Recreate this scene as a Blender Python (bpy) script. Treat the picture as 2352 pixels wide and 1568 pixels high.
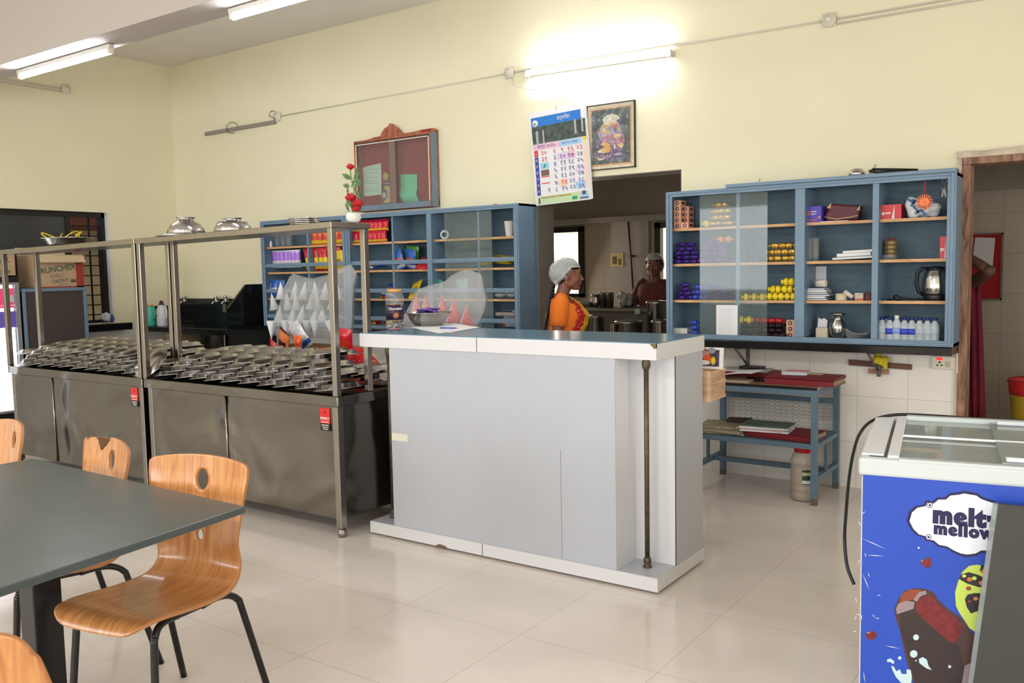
import bpy, bmesh, math, random
from mathutils import Vector, Matrix, Euler
random.seed(7)
for o in list(bpy.data.objects): bpy.data.objects.remove(o)
SC = bpy.context.scene
COL = SC.collection
PI = math.pi
D = math.radians

# ---------------------------------------------------------------- camera, world, light
H = 1.45; FPX = 2016.4
yaw, pitch, roll = D(-34.891), D(-4.691), D(-1.1)
f0 = Vector((math.sin(yaw), math.cos(yaw), 0)); r0 = Vector((math.cos(yaw), -math.sin(yaw), 0)); u0 = Vector((0, 0, 1))
FW = f0*math.cos(pitch) + u0*math.sin(pitch); U_ = u0*math.cos(pitch) - f0*math.sin(pitch)
RT = r0*math.cos(roll) + U_*math.sin(roll); UP = U_*math.cos(roll) - r0*math.sin(roll)
CAM = Vector((0, 0, H))
cd = bpy.data.cameras.new('camera'); cam = bpy.data.objects.new('camera', cd); COL.objects.link(cam)
cd.sensor_width = 36; cd.lens = FPX/2352*36; cd.clip_start = 0.05; cd.clip_end = 200
cam.matrix_world = Matrix(((RT.x, UP.x, -FW.x, 0), (RT.y, UP.y, -FW.y, 0), (RT.z, UP.z, -FW.z, H), (0, 0, 0, 1)))
SC.camera = cam
wd = bpy.data.worlds.new('daylight'); SC.world = wd; wd.use_nodes = True
bg = wd.node_tree.nodes['Background']; bg.inputs[0].default_value = (0.80, 0.86, 1.0, 1); bg.inputs[1].default_value = 1.0
SC.view_settings.view_transform = 'Standard'; SC.view_settings.look = 'None'
SC.view_settings.gamma = 1; SC.view_settings.use_curve_mapping = False
SC.view_settings.exposure = 0.0

def area(name, loc, aim, sx, sy, power, col=(1, 1, 1)):
    l = bpy.data.lights.new(name, 'AREA'); l.shape = 'RECTANGLE'; l.size = sx; l.size_y = sy; l.energy = power; l.color = col
    o = bpy.data.objects.new(name, l); COL.objects.link(o); o.location = loc
    o.rotation_euler = (Vector(aim) - Vector(loc)).to_track_quat('-Z', 'Y').to_euler(); return o
# fill standing in for daylight of unseen, assumed windows behind and beside the camera
for i, x in enumerate((-6.2, -2.6, 1.0)):
    area('daylight_fill_back', (x, -4.4, 1.75), (x, 4, 1.3), 2.2, 1.5, 88, (0.93, 0.96, 1.0))
for y in (-1.8, 1.9):
    area('daylight_fill_side', (3.35, y, 1.75), (-3, y, 1.2), 2.0, 1.5, 60, (1.0, 0.95, 0.88))
# added, unseen ceiling lamps repeating the beam tubes to brighten the hall
for x in (-5.2, -1.6):
    area('hall_fill_lamp', (x, -1.2, 3.4), (x, -1.2, 0), 1.2, 0.08, 60, (0.95, 0.98, 1.0))
area('kitchen_daylight', (-5.6, 8.7, 1.55), (-4.4, 6.5, 1.0), 0.6, 0.8, 27, (1.0, 0.9, 0.78))
area('back_room_fill', (1.2, 6.9, 1.8), (-0.6, 6.8, 1.2), 0.8, 1.0, 7, (1.0, 0.93, 0.84))  # added fill lamp; this room has no window

# ---------------------------------------------------------------- helpers
def A(px, py, X=None, Y=None, Z=None):
    """the point of the plane X=, Y= or Z= seen at a pixel of the 2352x1568 photograph"""
    d = FW + RT*((px-1176)/FPX) - UP*((py-784)/FPX)
    if X is not None: t = X/d.x
    elif Y is not None: t = Y/d.y
    else: t = (Z-H)/d.z
    return CAM + d*t

def lin(c):
    c /= 255
    return c/12.92 if c <= .04045 else ((c+.055)/1.055)**2.4
_mats = {}
def mat(name, rgb, rough=.5, metal=0, bump=0, scale=40, var=0, vscale=6, alpha=1, trans=0, emis=0, coat=0, spec=.5, ior=1.45, stretch=None, sheen=0):
    if name in _mats: return _mats[name]
    m = bpy.data.materials.new(name); m.use_nodes = True; nt = m.node_tree; b = nt.nodes['Principled BSDF']
    c = tuple(lin(v) for v in rgb) + (1,)
    I = b.inputs
    I['Base Color'].default_value = c; I['Roughness'].default_value = rough; I['Metallic'].default_value = metal
    I['Alpha'].default_value = alpha; I['Transmission Weight'].default_value = trans; I['IOR'].default_value = ior
    I['Coat Weight'].default_value = coat; I['Specular IOR Level'].default_value = spec; I['Sheen Weight'].default_value = sheen
    if emis: I['Emission Color'].default_value = c; I['Emission Strength'].default_value = emis
    if bump or var:
        tc = nt.nodes.new('ShaderNodeTexCoord'); mp = nt.nodes.new('ShaderNodeMapping'); nt.links.new(tc.outputs['Object'], mp.inputs[0])
        if stretch: mp.inputs['Scale'].default_value = stretch
    if bump:
        n = nt.nodes.new('ShaderNodeTexNoise'); n.inputs['Scale'].default_value = scale; n.inputs['Detail'].default_value = 3
        bp = nt.nodes.new('ShaderNodeBump'); bp.inputs['Strength'].default_value = bump; bp.inputs['Distance'].default_value = .02
        nt.links.new(mp.outputs[0], n.inputs['Vector']); nt.links.new(n.outputs[0], bp.inputs['Height']); nt.links.new(bp.outputs[0], I['Normal'])
    if var:
        n = nt.nodes.new('ShaderNodeTexNoise'); n.inputs['Scale'].default_value = vscale; n.inputs['Detail'].default_value = 5
        cr = nt.nodes.new('ShaderNodeValToRGB'); cr.color_ramp.elements[0].position = .3; cr.color_ramp.elements[1].position = .7
        cr.color_ramp.elements[0].color = tuple(v*(1-var) for v in c[:3]) + (1,)
        cr.color_ramp.elements[1].color = tuple(min(1, v*(1+var)) for v in c[:3]) + (1,)
        nt.links.new(mp.outputs[0], n.inputs['Vector']); nt.links.new(n.outputs[0], cr.inputs[0]); nt.links.new(cr.outputs[0], I['Base Color'])
    _mats[name] = m
    return m

def tile_mat(name, rgb, joint, w, h, mort, rough, var=.03, floor=False, off=(0, 0, 0), vscale=2.5, bump=0):
    m = bpy.data.materials.new(name); m.use_nodes = True; nt = m.node_tree; b = nt.nodes['Principled BSDF']; L = nt.links.new
    tc = nt.nodes.new('ShaderNodeTexCoord'); sep = nt.nodes.new('ShaderNodeSeparateXYZ'); L(tc.outputs['Object'], sep.inputs[0])
    cmb = nt.nodes.new('ShaderNodeCombineXYZ')
    if floor: L(sep.outputs[0], cmb.inputs[0]); L(sep.outputs[1], cmb.inputs[1])
    else:
        ad = nt.nodes.new('ShaderNodeMath'); ad.operation = 'ADD'; L(sep.outputs[0], ad.inputs[0]); L(sep.outputs[1], ad.inputs[1])
        L(ad.outputs[0], cmb.inputs[0]); L(sep.outputs[2], cmb.inputs[1])
    mp = nt.nodes.new('ShaderNodeMapping'); mp.inputs['Location'].default_value = off; L(cmb.outputs[0], mp.inputs[0])
    br = nt.nodes.new('ShaderNodeTexBrick'); br.offset = 0; br.inputs['Scale'].default_value = 1
    br.inputs['Brick Width'].default_value = w; br.inputs['Row Height'].default_value = h; br.inputs['Mortar Size'].default_value = mort
    br.inputs['Mortar Smooth'].default_value = .1
    L(mp.outputs[0], br.inputs['Vector'])
    c = [lin(v) for v in rgb]; br.inputs['Color1'].default_value = (*c, 1); br.inputs['Color2'].default_value = (*[v*.985 for v in c], 1)
    br.inputs['Mortar'].default_value = (*[lin(v) for v in joint], 1)
    n = nt.nodes.new('ShaderNodeTexNoise'); n.inputs['Scale'].default_value = vscale; n.inputs['Detail'].default_value = 6; L(mp.outputs[0], n.inputs['Vector'])
    mr = nt.nodes.new('ShaderNodeMapRange'); mr.inputs['From Min'].default_value = .3; mr.inputs['From Max'].default_value = .7
    mr.inputs['To Min'].default_value = 1-var; mr.inputs['To Max'].default_value = 1+var; L(n.outputs[0], mr.inputs[0])
    mx = nt.nodes.new('ShaderNodeVectorMath'); mx.operation = 'SCALE'; L(br.outputs[0], mx.inputs[0]); L(mr.outputs[0], mx.inputs['Scale'])
    L(mx.outputs[0], b.inputs['Base Color']); b.inputs['Roughness'].default_value = rough
    return m

def wood_mat(name, a, b_, rough=.35, stretch=(1, 1, 12), coat=.3, scale=3):
    m = bpy.data.materials.new(name); m.use_nodes = True; nt = m.node_tree; b = nt.nodes['Principled BSDF']; L = nt.links.new
    tc = nt.nodes.new('ShaderNodeTexCoord'); mp = nt.nodes.new('ShaderNodeMapping'); mp.inputs['Scale'].default_value = stretch; L(tc.outputs['Object'], mp.inputs[0])
    n = nt.nodes.new('ShaderNodeTexNoise'); n.inputs['Scale'].default_value = scale; n.inputs['Detail'].default_value = 8; n.inputs['Distortion'].default_value = .6
    L(mp.outputs[0], n.inputs['Vector']); cr = nt.nodes.new('ShaderNodeValToRGB'); L(n.outputs[0], cr.inputs[0])
    cr.color_ramp.elements[0].position = .32; cr.color_ramp.elements[1].position = .68
    cr.color_ramp.elements[0].color = (*[lin(v) for v in a], 1); cr.color_ramp.elements[1].color = (*[lin(v) for v in b_], 1)
    L(cr.outputs[0], b.inputs['Base Color']); b.inputs['Roughness'].default_value = rough; b.inputs['Coat Weight'].default_value = coat
    b.inputs['Coat Roughness'].default_value = .15
    return m

def glass_mat(name, rgb, alpha, rough=.03):
    """thin pane: mostly see-through, a faint tint and a mirror reflection"""
    m = bpy.data.materials.new(name); m.use_nodes = True; nt = m.node_tree; L = nt.links.new
    for n in list(nt.nodes): nt.nodes.remove(n)
    out = nt.nodes.new('ShaderNodeOutputMaterial'); tr = nt.nodes.new('ShaderNodeBsdfTransparent'); tr.inputs[0].default_value = (*[1-(1-lin(v))*.16 for v in rgb], 1)
    df = nt.nodes.new('ShaderNodeBsdfDiffuse'); df.inputs[0].default_value = (*[lin(v) for v in rgb], 1)
    m1 = nt.nodes.new('ShaderNodeMixShader'); m1.inputs[0].default_value = alpha; L(tr.outputs[0], m1.inputs[1]); L(df.outputs[0], m1.inputs[2])
    gl = nt.nodes.new('ShaderNodeBsdfGlossy'); gl.inputs['Roughness'].default_value = rough
    lw = nt.nodes.new('ShaderNodeLayerWeight'); lw.inputs[0].default_value = .5; pw = nt.nodes.new('ShaderNodeMath'); pw.operation = 'POWER'; pw.inputs[1].default_value = 5; L(lw.outputs['Facing'], pw.inputs[0])
    fr = nt.nodes.new('ShaderNodeMath'); fr.operation = 'MULTIPLY_ADD'; fr.inputs[1].default_value = .8; fr.inputs[2].default_value = .02; L(pw.outputs[0], fr.inputs[0])
    m2 = nt.nodes.new('ShaderNodeMixShader'); L(fr.outputs[0], m2.inputs[0]); L(m1.outputs[0], m2.inputs[1]); L(gl.outputs[0], m2.inputs[2]); L(m2.outputs[0], out.inputs[0])
    return m

def smooth(pts, k=5):
    pts = [Vector(p) for p in pts]; out = []
    for i in range(len(pts)-1):
        a_, b_, c_, d_ = pts[max(i-1, 0)], pts[i], pts[i+1], pts[min(i+2, len(pts)-1)]
        for j in range(k): u = j/k; out.append(.5*((2*b_)+(c_-a_)*u+(2*a_-5*b_+4*c_-d_)*u*u+(3*b_-a_-3*c_+d_)*u**3))
    return out+[pts[-1]]
class MB:
    """collects shapes and links them as ONE mesh object"""
    def __init__(s): s.v = []; s.f = []; s.mi = []; s.sm = []; s.k = 0; s.T = None
    def mat(s, k): s.k = k; return s
    def add(s, vs, fs, smooth=False):
        n = len(s.v)
        for p in vs:
            p = Vector(p)
            if s.T is not None: p = s.T @ p
            s.v.append(p)
        for f in fs: s.f.append([i+n for i in f]); s.mi.append(s.k); s.sm.append(smooth)
        return s
    def box(s, a, b):
        x0, x1 = sorted((a[0], b[0])); y0, y1 = sorted((a[1], b[1])); z0, z1 = sorted((a[2], b[2]))
        return s.add([(x0, y0, z0), (x1, y0, z0), (x1, y1, z0), (x0, y1, z0), (x0, y0, z1), (x1, y0, z1), (x1, y1, z1), (x0, y1, z1)],
                     [(0, 3, 2, 1), (4, 5, 6, 7), (0, 1, 5, 4), (1, 2, 6, 5), (2, 3, 7, 6), (3, 0, 4, 7)])
    def cbox(s, c, d, R=None):
        vs = []
        for sx, sy, sz in ((-1,-1,-1),(1,-1,-1),(1,1,-1),(-1,1,-1),(-1,-1,1),(1,-1,1),(1,1,1),(-1,1,1)):
            p = Vector((sx*d[0]/2, sy*d[1]/2, sz*d[2]/2))
            if R is not None: p = R @ p
            vs.append(p + Vector(c))
        return s.add(vs, [(0, 3, 2, 1), (4, 5, 6, 7), (0, 1, 5, 4), (1, 2, 6, 5), (2, 3, 7, 6), (3, 0, 4, 7)])
    def poly(s, pts): return s.add(pts, [tuple(range(len(pts)))])
    def slab(s, pts, off):
        """extrude a flat outline by the vector off"""
        n = len(pts); off = Vector(off); vs = [Vector(p) for p in pts]; vs += [p + off for p in vs]
        fs = [tuple(range(n)), tuple(range(2*n-1, n-1, -1))] + [(i, (i+1) % n, n+(i+1) % n, n+i) for i in range(n)]
        return s.add(vs, fs)
    def lathe(s, prof, c=(0, 0, 0), n=24, R=None, smooth=True, sx=1, sy=1):
        vs = []; fs = []; c = Vector(c)
        for (r, z) in prof:
            for i in range(n):
                p = Vector((r*sx*math.cos(2*PI*i/n), r*sy*math.sin(2*PI*i/n), z))
                if R is not None: p = R @ p
                vs.append(p + c)
        for j in range(len(prof)-1):
            for i in range(n): fs.append((j*n+i, j*n+(i+1) % n, (j+1)*n+(i+1) % n, (j+1)*n+i))
        if prof[0][0] > 1e-5: fs.append(tuple(range(n-1, -1, -1)))
        if prof[-1][0] > 1e-5: fs.append(tuple((len(prof)-1)*n+i for i in range(n)))
        return s.add(vs, fs, smooth)
    def cyl(s, p0, p1, r, n=16, r2=None, smooth=True):
        p0 = Vector(p0); p1 = Vector(p1); d = p1-p0; R = d.to_track_quat('Z', 'Y').to_matrix()
        return s.lathe([(r, 0), (r if r2 is None else r2, d.length)], p0, n, R, smooth)
    def tube(s, pts, r, n=8, closed=False, caps=True):
        pts = [Vector(p) for p in pts]; m = len(pts); vs = []; fs = []; up = None
        for i, p in enumerate(pts):
            if closed: t = pts[(i+1) % m]-pts[i-1]
            else: t = pts[min(i+1, m-1)]-pts[max(i-1, 0)]
            t.normalize()
            if up is None: up = t.orthogonal().normalized()
            else: up = (up - t*up.dot(t)).normalized()
            b = t.cross(up); rr = r[i] if isinstance(r, (list, tuple)) else r
            for k in range(n): a = 2*PI*k/n; vs.append(p + (up*math.cos(a)+b*math.sin(a))*rr)
        for i in range(m if closed else m-1):
            for k in range(n):
                j = (i+1) % m; fs.append((i*n+k, i*n+(k+1) % n, j*n+(k+1) % n, j*n+k))
        if not closed and caps: fs.append(tuple(range(n-1, -1, -1))); fs.append(tuple((m-1)*n+k for k in range(n)))
        return s.add(vs, fs, True)
    def ball(s, c, r, n=12, R=None):
        rx, ry, rz = r if isinstance(r, (list, tuple)) else (r, r, r); m = max(4, n//2)
        prof = [(math.sin(PI*j/m), -math.cos(PI*j/m)) for j in range(m+1)]; prof[0] = (1e-6, -1); prof[-1] = (1e-6, 1)
        vs = []; fs = []
        for (q, z) in prof:
            for i in range(n):
                p = Vector((rx*q*math.cos(2*PI*i/n), ry*q*math.sin(2*PI*i/n), rz*z))
                if R is not None: p = R @ p
                vs.append(p + Vector(c))
        for j in range(m):
            for i in range(n): fs.append((j*n+i, j*n+(i+1) % n, (j+1)*n+(i+1) % n, (j+1)*n+i))
        return s.add(vs, fs, True)
    def loft(s, secs, n=24, caps=True, pw=2.0):
        """secs: (x, y, z, rx, ry[, turn])"""
        vs = []; fs = []
        for q in secs:
            x, y, z, rx, ry = q[:5]; a0 = q[5] if len(q) > 5 else 0
            for i in range(n):
                a = 2*PI*i/n; cx = math.copysign(abs(math.cos(a))**(2/pw), math.cos(a)); cy = math.copysign(abs(math.sin(a))**(2/pw), math.sin(a))
                ex, ey = rx*cx, ry*cy
                vs.append((x+ex*math.cos(a0)-ey*math.sin(a0), y+ex*math.sin(a0)+ey*math.cos(a0), z))
        for j in range(len(secs)-1):
            for i in range(n): fs.append((j*n+i, j*n+(i+1) % n, (j+1)*n+(i+1) % n, (j+1)*n+i))
        if caps: fs.append(tuple(range(n-1, -1, -1))); fs.append(tuple((len(secs)-1)*n+i for i in range(n)))
        return s.add(vs, fs, True)
    def text(s, body, size, T, align='CENTER', bold=0, sx=1, sp=1):
        """flat lettering: T maps text x/y/normal into place"""
        cu = bpy.data.curves.new('t', 'FONT'); cu.body = body; cu.size = size; cu.align_x = align; cu.align_y = 'CENTER'; cu.offset = bold; cu.resolution_u = 3; cu.space_character = sp
        ob = bpy.data.objects.new('t', cu); COL.objects.link(ob); bpy.context.view_layer.update()
        me = bpy.data.meshes.new_from_object(ob.evaluated_get(bpy.context.evaluated_depsgraph_get()))
        s.add([T @ Vector((v.co.x*sx, v.co.y, v.co.z)) for v in me.vertices], [tuple(p.vertices) for p in me.polygons])
        bpy.data.objects.remove(ob); bpy.data.curves.remove(cu); bpy.data.meshes.remove(me)
        return s
    def build(s, name, mats, parent=None, loc=None, rot=None, bevel=0, subsurf=0, remesh=0, fix=True):
        me = bpy.data.meshes.new(name); me.from_pydata([tuple(v) for v in s.v], [], s.f)
        if not isinstance(mats, (list, tuple)): mats = [mats]
        for m in mats: me.materials.append(m)
        me.polygons.foreach_set('material_index', s.mi); me.polygons.foreach_set('use_smooth', s.sm)
        me.validate(); me.update()
        if fix:
            bm = bmesh.new(); bm.from_mesh(me); bmesh.ops.recalc_face_normals(bm, faces=bm.faces); bm.to_mesh(me); bm.free()
        o = bpy.data.objects.new(name, me); COL.objects.link(o)
        if parent: o.parent = parent
        if loc: o.location = loc
        if rot: o.rotation_euler = rot
        if bevel:
            md = o.modifiers.new('bevel', 'BEVEL'); md.width = bevel; md.segments = 2; md.limit_method = 'ANGLE'; md.angle_limit = D(40)
        if remesh:
            md = o.modifiers.new('remesh', 'REMESH'); md.mode = 'VOXEL'; md.voxel_size = remesh; md.use_smooth_shade = True
            md = o.modifiers.new('smooth', 'SMOOTH'); md.factor = .5; md.iterations = 3
        if subsurf:
            md = o.modifiers.new('sub', 'SUBSURF'); md.levels = subsurf; md.render_levels = subsurf
        return o

def tag(o, label, cat, group=None):
    o['label'] = label; o['category'] = cat
    if group: o['group'] = group
    return o
def thing(name, label, cat, loc=(0, 0, 0), rz=0, group=None):
    o = bpy.data.objects.new(name, None); COL.objects.link(o); o.location = loc; o.rotation_euler = (0, 0, rz); o.empty_display_size = .05
    return tag(o, label, cat, group)
def struct(o): o['kind'] = 'structure'; return o
def dup(root, loc=None, rot=None, label=None, group=None, scale=None):
    def cp(o, par):
        c = o.copy(); COL.objects.link(c); c.parent = par
        for ch in list(o.children): cp(ch, c)
        return c
    r = cp(root, None)
    if loc is not None: r.location = loc
    if rot is not None: r.rotation_euler = rot
    if label: r['label'] = label
    if group: r['group'] = group
    if scale: r.scale = scale
    return r
ORD = ['first', 'second', 'third', 'fourth', 'fifth', 'sixth', 'seventh', 'eighth', 'ninth', 'tenth', 'eleventh', 'twelfth', 'thirteenth', 'fourteenth', 'fifteenth', 'sixteenth']

def first_copy(proto, used, loc, rot, label, group, scale=None):
    """the first placing uses the prototype itself, later ones copy it"""
    if not used.get(proto.name):
        used[proto.name] = 1; proto.location = loc; proto.rotation_euler = rot; proto['label'] = label; proto['group'] = group
        if scale: proto.scale = scale
        return proto
    return dup(proto, loc, rot, label, group, scale or (1, 1, 1))
USED = {}

# ---------------------------------------------------------------- materials
cream = mat('cream_plaster', (240, 233, 203), .85, bump=.05, scale=60, var=.02, vscale=2)
ceilm = mat('white_ceiling', (232, 227, 218), .9, bump=.05, scale=50); beamm = mat('shaded_beam_grey', (188, 180, 174), .9, bump=.05, scale=50)  # beam greyed for the shade on its near face, ceiling lightened
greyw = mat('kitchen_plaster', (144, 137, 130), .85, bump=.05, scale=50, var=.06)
beige = mat('beige_tiled_wall', (176, 158, 138), .5)
white = mat('white_paint', (232, 230, 226), .5)
offw = mat('offwhite_plastic', (226, 220, 205), .4)
floor_m = tile_mat('floor_vitrified_tile', (222, 213, 206), (196, 186, 178), .6, .6, .002, .13, .06, floor=True, off=(.13, .22, 0))
wtile = tile_mat('white_wall_tile', (236, 232, 226), (206, 198, 188), .3, .3, .002, .22, .02, off=(.05, .0, 0))
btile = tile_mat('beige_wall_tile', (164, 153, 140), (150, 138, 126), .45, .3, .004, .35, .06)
blue = mat('blue_enamel', (116, 142, 166), .38, bump=.08, scale=30, var=.06, vscale=9)
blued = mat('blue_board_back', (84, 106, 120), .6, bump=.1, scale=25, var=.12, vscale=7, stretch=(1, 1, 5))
ply = wood_mat('plywood_edge', (188, 138, 92), (222, 176, 124), .5, (3, 3, 20), 0)
steel = mat('stainless_steel', (184, 182, 180), .2, 1, bump=.02, scale=12)
def sheet_steel():
    m = mat('steel_sheet', (118, 114, 108), .2, 1)
    nt = m.node_tree; b = nt.nodes['Principled BSDF']; L = nt.links.new
    tc = nt.nodes.new('ShaderNodeTexCoord'); n = nt.nodes.new('ShaderNodeTexNoise'); n.inputs['Scale'].default_value = 1.9; n.inputs['Detail'].default_value = 1; n.inputs['Distortion'].default_value = .8
    L(tc.outputs['Object'], n.inputs['Vector']); bp = nt.nodes.new('ShaderNodeBump'); bp.inputs['Strength'].default_value = .8; bp.inputs['Distance'].default_value = .12
    L(n.outputs[0], bp.inputs['Height']); L(bp.outputs[0], b.inputs['Normal']); return m
sheet = sheet_steel()
tubest = mat('steel_tube', (150, 144, 138), .25, 1, bump=.03, scale=20)
black = mat('black_granite', (22, 23, 24), .12, var=.3, vscale=60)
blackp = mat('black_plastic', (20, 20, 22), .35)
blackm = mat('black_enamel_tube', (12, 12, 13), .3)
redp = mat('red_print', (214, 34, 38), .35)
glass = glass_mat('clear_glass', (238, 246, 244), .04)
glass2 = glass_mat('dusty_glass', (206, 222, 216), .07)
paper = mat('white_paper', (236, 236, 240), .7)
# ================================================================ THE ROOM
WY = 5.83; WT = .23; XL = -8.47; CZ = 3.68
def wall_box(name, m, boxes, bevel=0):
    b = MB()
    for q in boxes: b.box(*q)
    return struct(b.build(name, m))
wall_box('floor', floor_m, [((-9.5, -4.8, -.1), (3.8, 9.6, 0))])
wall_box('ceiling', ceilm, [((-9.5, -4.8, CZ), (3.8, 6.1, CZ+.1))])
wall_box('trim_1', beamm, [((XL, 3.245, 3.0), (3.4, 3.49, CZ))])
OX0, OX1, OZ = -3.80, -2.583, 2.13          # kitchen opening
DX0, DX1, DZ = -.80, .32, 2.05              # doorway
TZ = .905
b = MB()
b.box((-9.2, WY, TZ), (OX0, WY+WT, CZ)).box((OX1, WY, TZ), (DX0, WY+WT, CZ)).box((DX1, WY, 0), (3.4, WY+WT, CZ))
b.box((OX0, WY, OZ), (OX1, WY+WT, CZ)).box((DX0, WY, DZ), (DX1, WY+WT, CZ))
b.mat(1).box((-9.2, WY, 0), (OX0, WY+WT, TZ)).box((OX1, WY, 0), (DX0, WY+WT, TZ))
wall_back = struct(b.build('wall_back', [cream, wtile]))
# darker grey reveals of the kitchen opening
rev = mat('grey_reveal', (128, 122, 116), .6, var=.05)
b = MB(); b.box((OX0, WY-.004, 0), (OX0+.006, WY+WT, OZ)).box((OX1-.006, WY+.002, 0), (OX1, WY+WT, OZ)).box((OX0, WY+.002, OZ-.006), (OX1, WY+WT, OZ)); struct(b.build('trim_2', rev))
# left wall with the window
WY0, WY1, WZ0, WZ1 = 2.9, 5.05, .99, 2.10
b = MB()
b.box((XL-.2, -4.6, TZ), (XL, WY0, CZ)).box((XL-.2, WY1, TZ), (XL, WY, CZ)).box((XL-.2, WY0, WZ1), (XL, WY1, CZ)).box((XL-.2, WY0, TZ), (XL, WY1, WZ0))
b.mat(1).box((XL-.2, -4.6, 0), (XL, WY, TZ))
struct(b.build('wall_left', [cream, wtile]))
# walls behind the camera, with assumed window openings for the daylight fill
b = MB(); zs = (1.0, 2.5)
xs = [-8.47, -7.3, -5.1, -3.7, -1.5, -.1, 2.1, 3.4]
for i in range(7):
    if i % 2 == 0: b.box((xs[i], -4.6, 0), (xs[i+1], -4.4, CZ))
    else: b.box((xs[i], -4.6, 0), (xs[i+1], -4.4, zs[0])).box((xs[i], -4.6, zs[1]), (xs[i+1], -4.4, CZ))
struct(b.build('wall_front', cream))
b = MB(); ys = [-4.6, -2.8, -.8, .9, 2.9, WY]
for i in range(5):
    if i % 2 == 0: b.box((3.4, ys[i], 0), (3.6, ys[i+1], CZ))
    else: b.box((3.4, ys[i], 0), (3.6, ys[i+1], zs[0])).box((3.4, ys[i], zs[1]), (3.6, ys[i+1], CZ))
struct(b.build('wall_right', cream))

# window_1: black frame, one sliding pane, iron grill
win = struct(bpy.data.objects.new('window_1', None)); COL.objects.link(win); win.location = (XL-.1, WY0, WZ0)
blackpaint = mat('black_window_paint', (24, 22, 24), .4)
b = MB(); W_ = WY1-WY0; Hh = WZ1-WZ0
b.box((-.05, 0, 0), (.04, .05, Hh)).box((-.05, W_-.055, 0), (.04, W_-.02, Hh)).box((-.05, 0, Hh-.05), (.04, W_, Hh)).box((-.05, 0, 0), (.04, W_, .03))
b.build('window_frame', blackpaint, win)
b = MB(); b.box((.0, W_-.42, .03), (.03, W_-.375, Hh-.05)).box((-.03, W_-.5, .03), (0, W_-.46, Hh-.05)).box((0, W_-1.3, .03), (.03, W_-1.26, Hh-.05)); b.build('sash', blackpaint, win)
b = MB(); b.box((.012, W_-1.26, .03), (.016, W_-.42, Hh-.05)); b.build('pane', mat('tinted_pane', (70, 72, 74), .15, alpha=.85), win)
b = MB()
for k in range(11): b.cyl((-.08, .05, .08+k*.1), (-.08, W_-.03, .08+k*.1), .006, 6)
for y in (W_-.12, W_-.34, W_-1.2, W_-1.8): b.box((-.095, y-.008, 0), (-.085, y+.008, Hh))
b.build('grill', blackpaint, win)
b = MB(); b.box((-.1, WY1-WY0-.001, 0), (.098, W_-.02, Hh)); b.build('reveal', white, win)
sill = struct(MB().box((XL-.02, 4.46, .915), (XL+.16, 5.14, .985)).build('trim_3', black, bevel=.004))
# outside, seen past the grill: a sunlit compound wall and a creeper
yard = mat('outer_wall_paint', (206, 184, 140), .8, var=.1)
tag(MB().box((-10.2, 2, 0), (-10.0, 8, 2.0)).build('compound_wall', yard), 'pale yellow yard wall outside the barred window', 'wall')
tag(MB().box((-10.0, 2, 2.0), (-9.4, 8, 2.12)).build('porch_roof', mat('rust_roof', (120, 70, 56), .7)), 'rusty brown porch roof edge outside the barred window', 'roof')
leafm = mat('leaf_green', (62, 96, 46), .5)
pl = thing('creeper', 'thin leafy creeper growing outside the barred window', 'plant', (-8.9, 4.72, 0))
MB().tube([(0, 0, 0), (.02, .03, .9), (0, .08, 1.3), (.01, .02, 1.6), (0, .1, 1.9)], .006, 6).build('stem', mat('stem_brown', (92, 84, 50), .7), pl)
b = MB()
for (y, z, s_, t) in ((.05, 1.28, .05, .4), (.11, 1.5, .06, 1.0), (-.02, 1.52, .055, -1), (.03, 1.75, .05, .2), (.1, 1.8, .05, 1.2), (.06, 1.1, .04, -.5)):
    R = Euler((t, .3, 0)).to_matrix(); c = Vector((0, y, z))
    b.poly([c+R @ Vector(p)*s_ for p in ((0, 0, -1), (.1, .35, -.3), (.1, .35, .3), (0, 0, 1), (.1, -.35, .3), (.1, -.35, -.3))])
b.build('leaf', leafm, pl)['kind'] = 'stuff'
tag(MB().box((-13, -1, -.1), (XL-.25, 9, -.02)).build('yard_ground', mat('yard_soil', (150, 130, 100), .9, var=.2)), 'bare yard ground outside the barred window', 'ground')

# ---- kitchen behind the opening
KY = 9.0
b = MB()
wx = (-6.3, -5.212); w2 = (-4.30, -3.7)
z0, z1 = 1.109, 1.935
b.mat(1)
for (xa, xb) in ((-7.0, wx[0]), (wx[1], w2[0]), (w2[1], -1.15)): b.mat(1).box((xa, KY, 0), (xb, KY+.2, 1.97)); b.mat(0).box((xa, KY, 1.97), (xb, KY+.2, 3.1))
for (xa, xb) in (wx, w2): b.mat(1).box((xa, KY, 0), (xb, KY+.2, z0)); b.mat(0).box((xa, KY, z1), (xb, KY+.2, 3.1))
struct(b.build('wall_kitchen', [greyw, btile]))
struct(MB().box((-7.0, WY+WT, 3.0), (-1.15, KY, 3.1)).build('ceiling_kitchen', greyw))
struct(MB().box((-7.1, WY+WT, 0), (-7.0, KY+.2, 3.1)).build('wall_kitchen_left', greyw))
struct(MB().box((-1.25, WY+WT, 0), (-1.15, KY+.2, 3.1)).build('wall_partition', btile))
b = MB(); b.box((-7.0, KY-.14, 1.96), (-1.25, KY, 2.02)); struct(b.build('trim_4', greyw))
pane_m = mat('lit_frosted_pane', (255, 236, 200), .5, emis=1.7)
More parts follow.
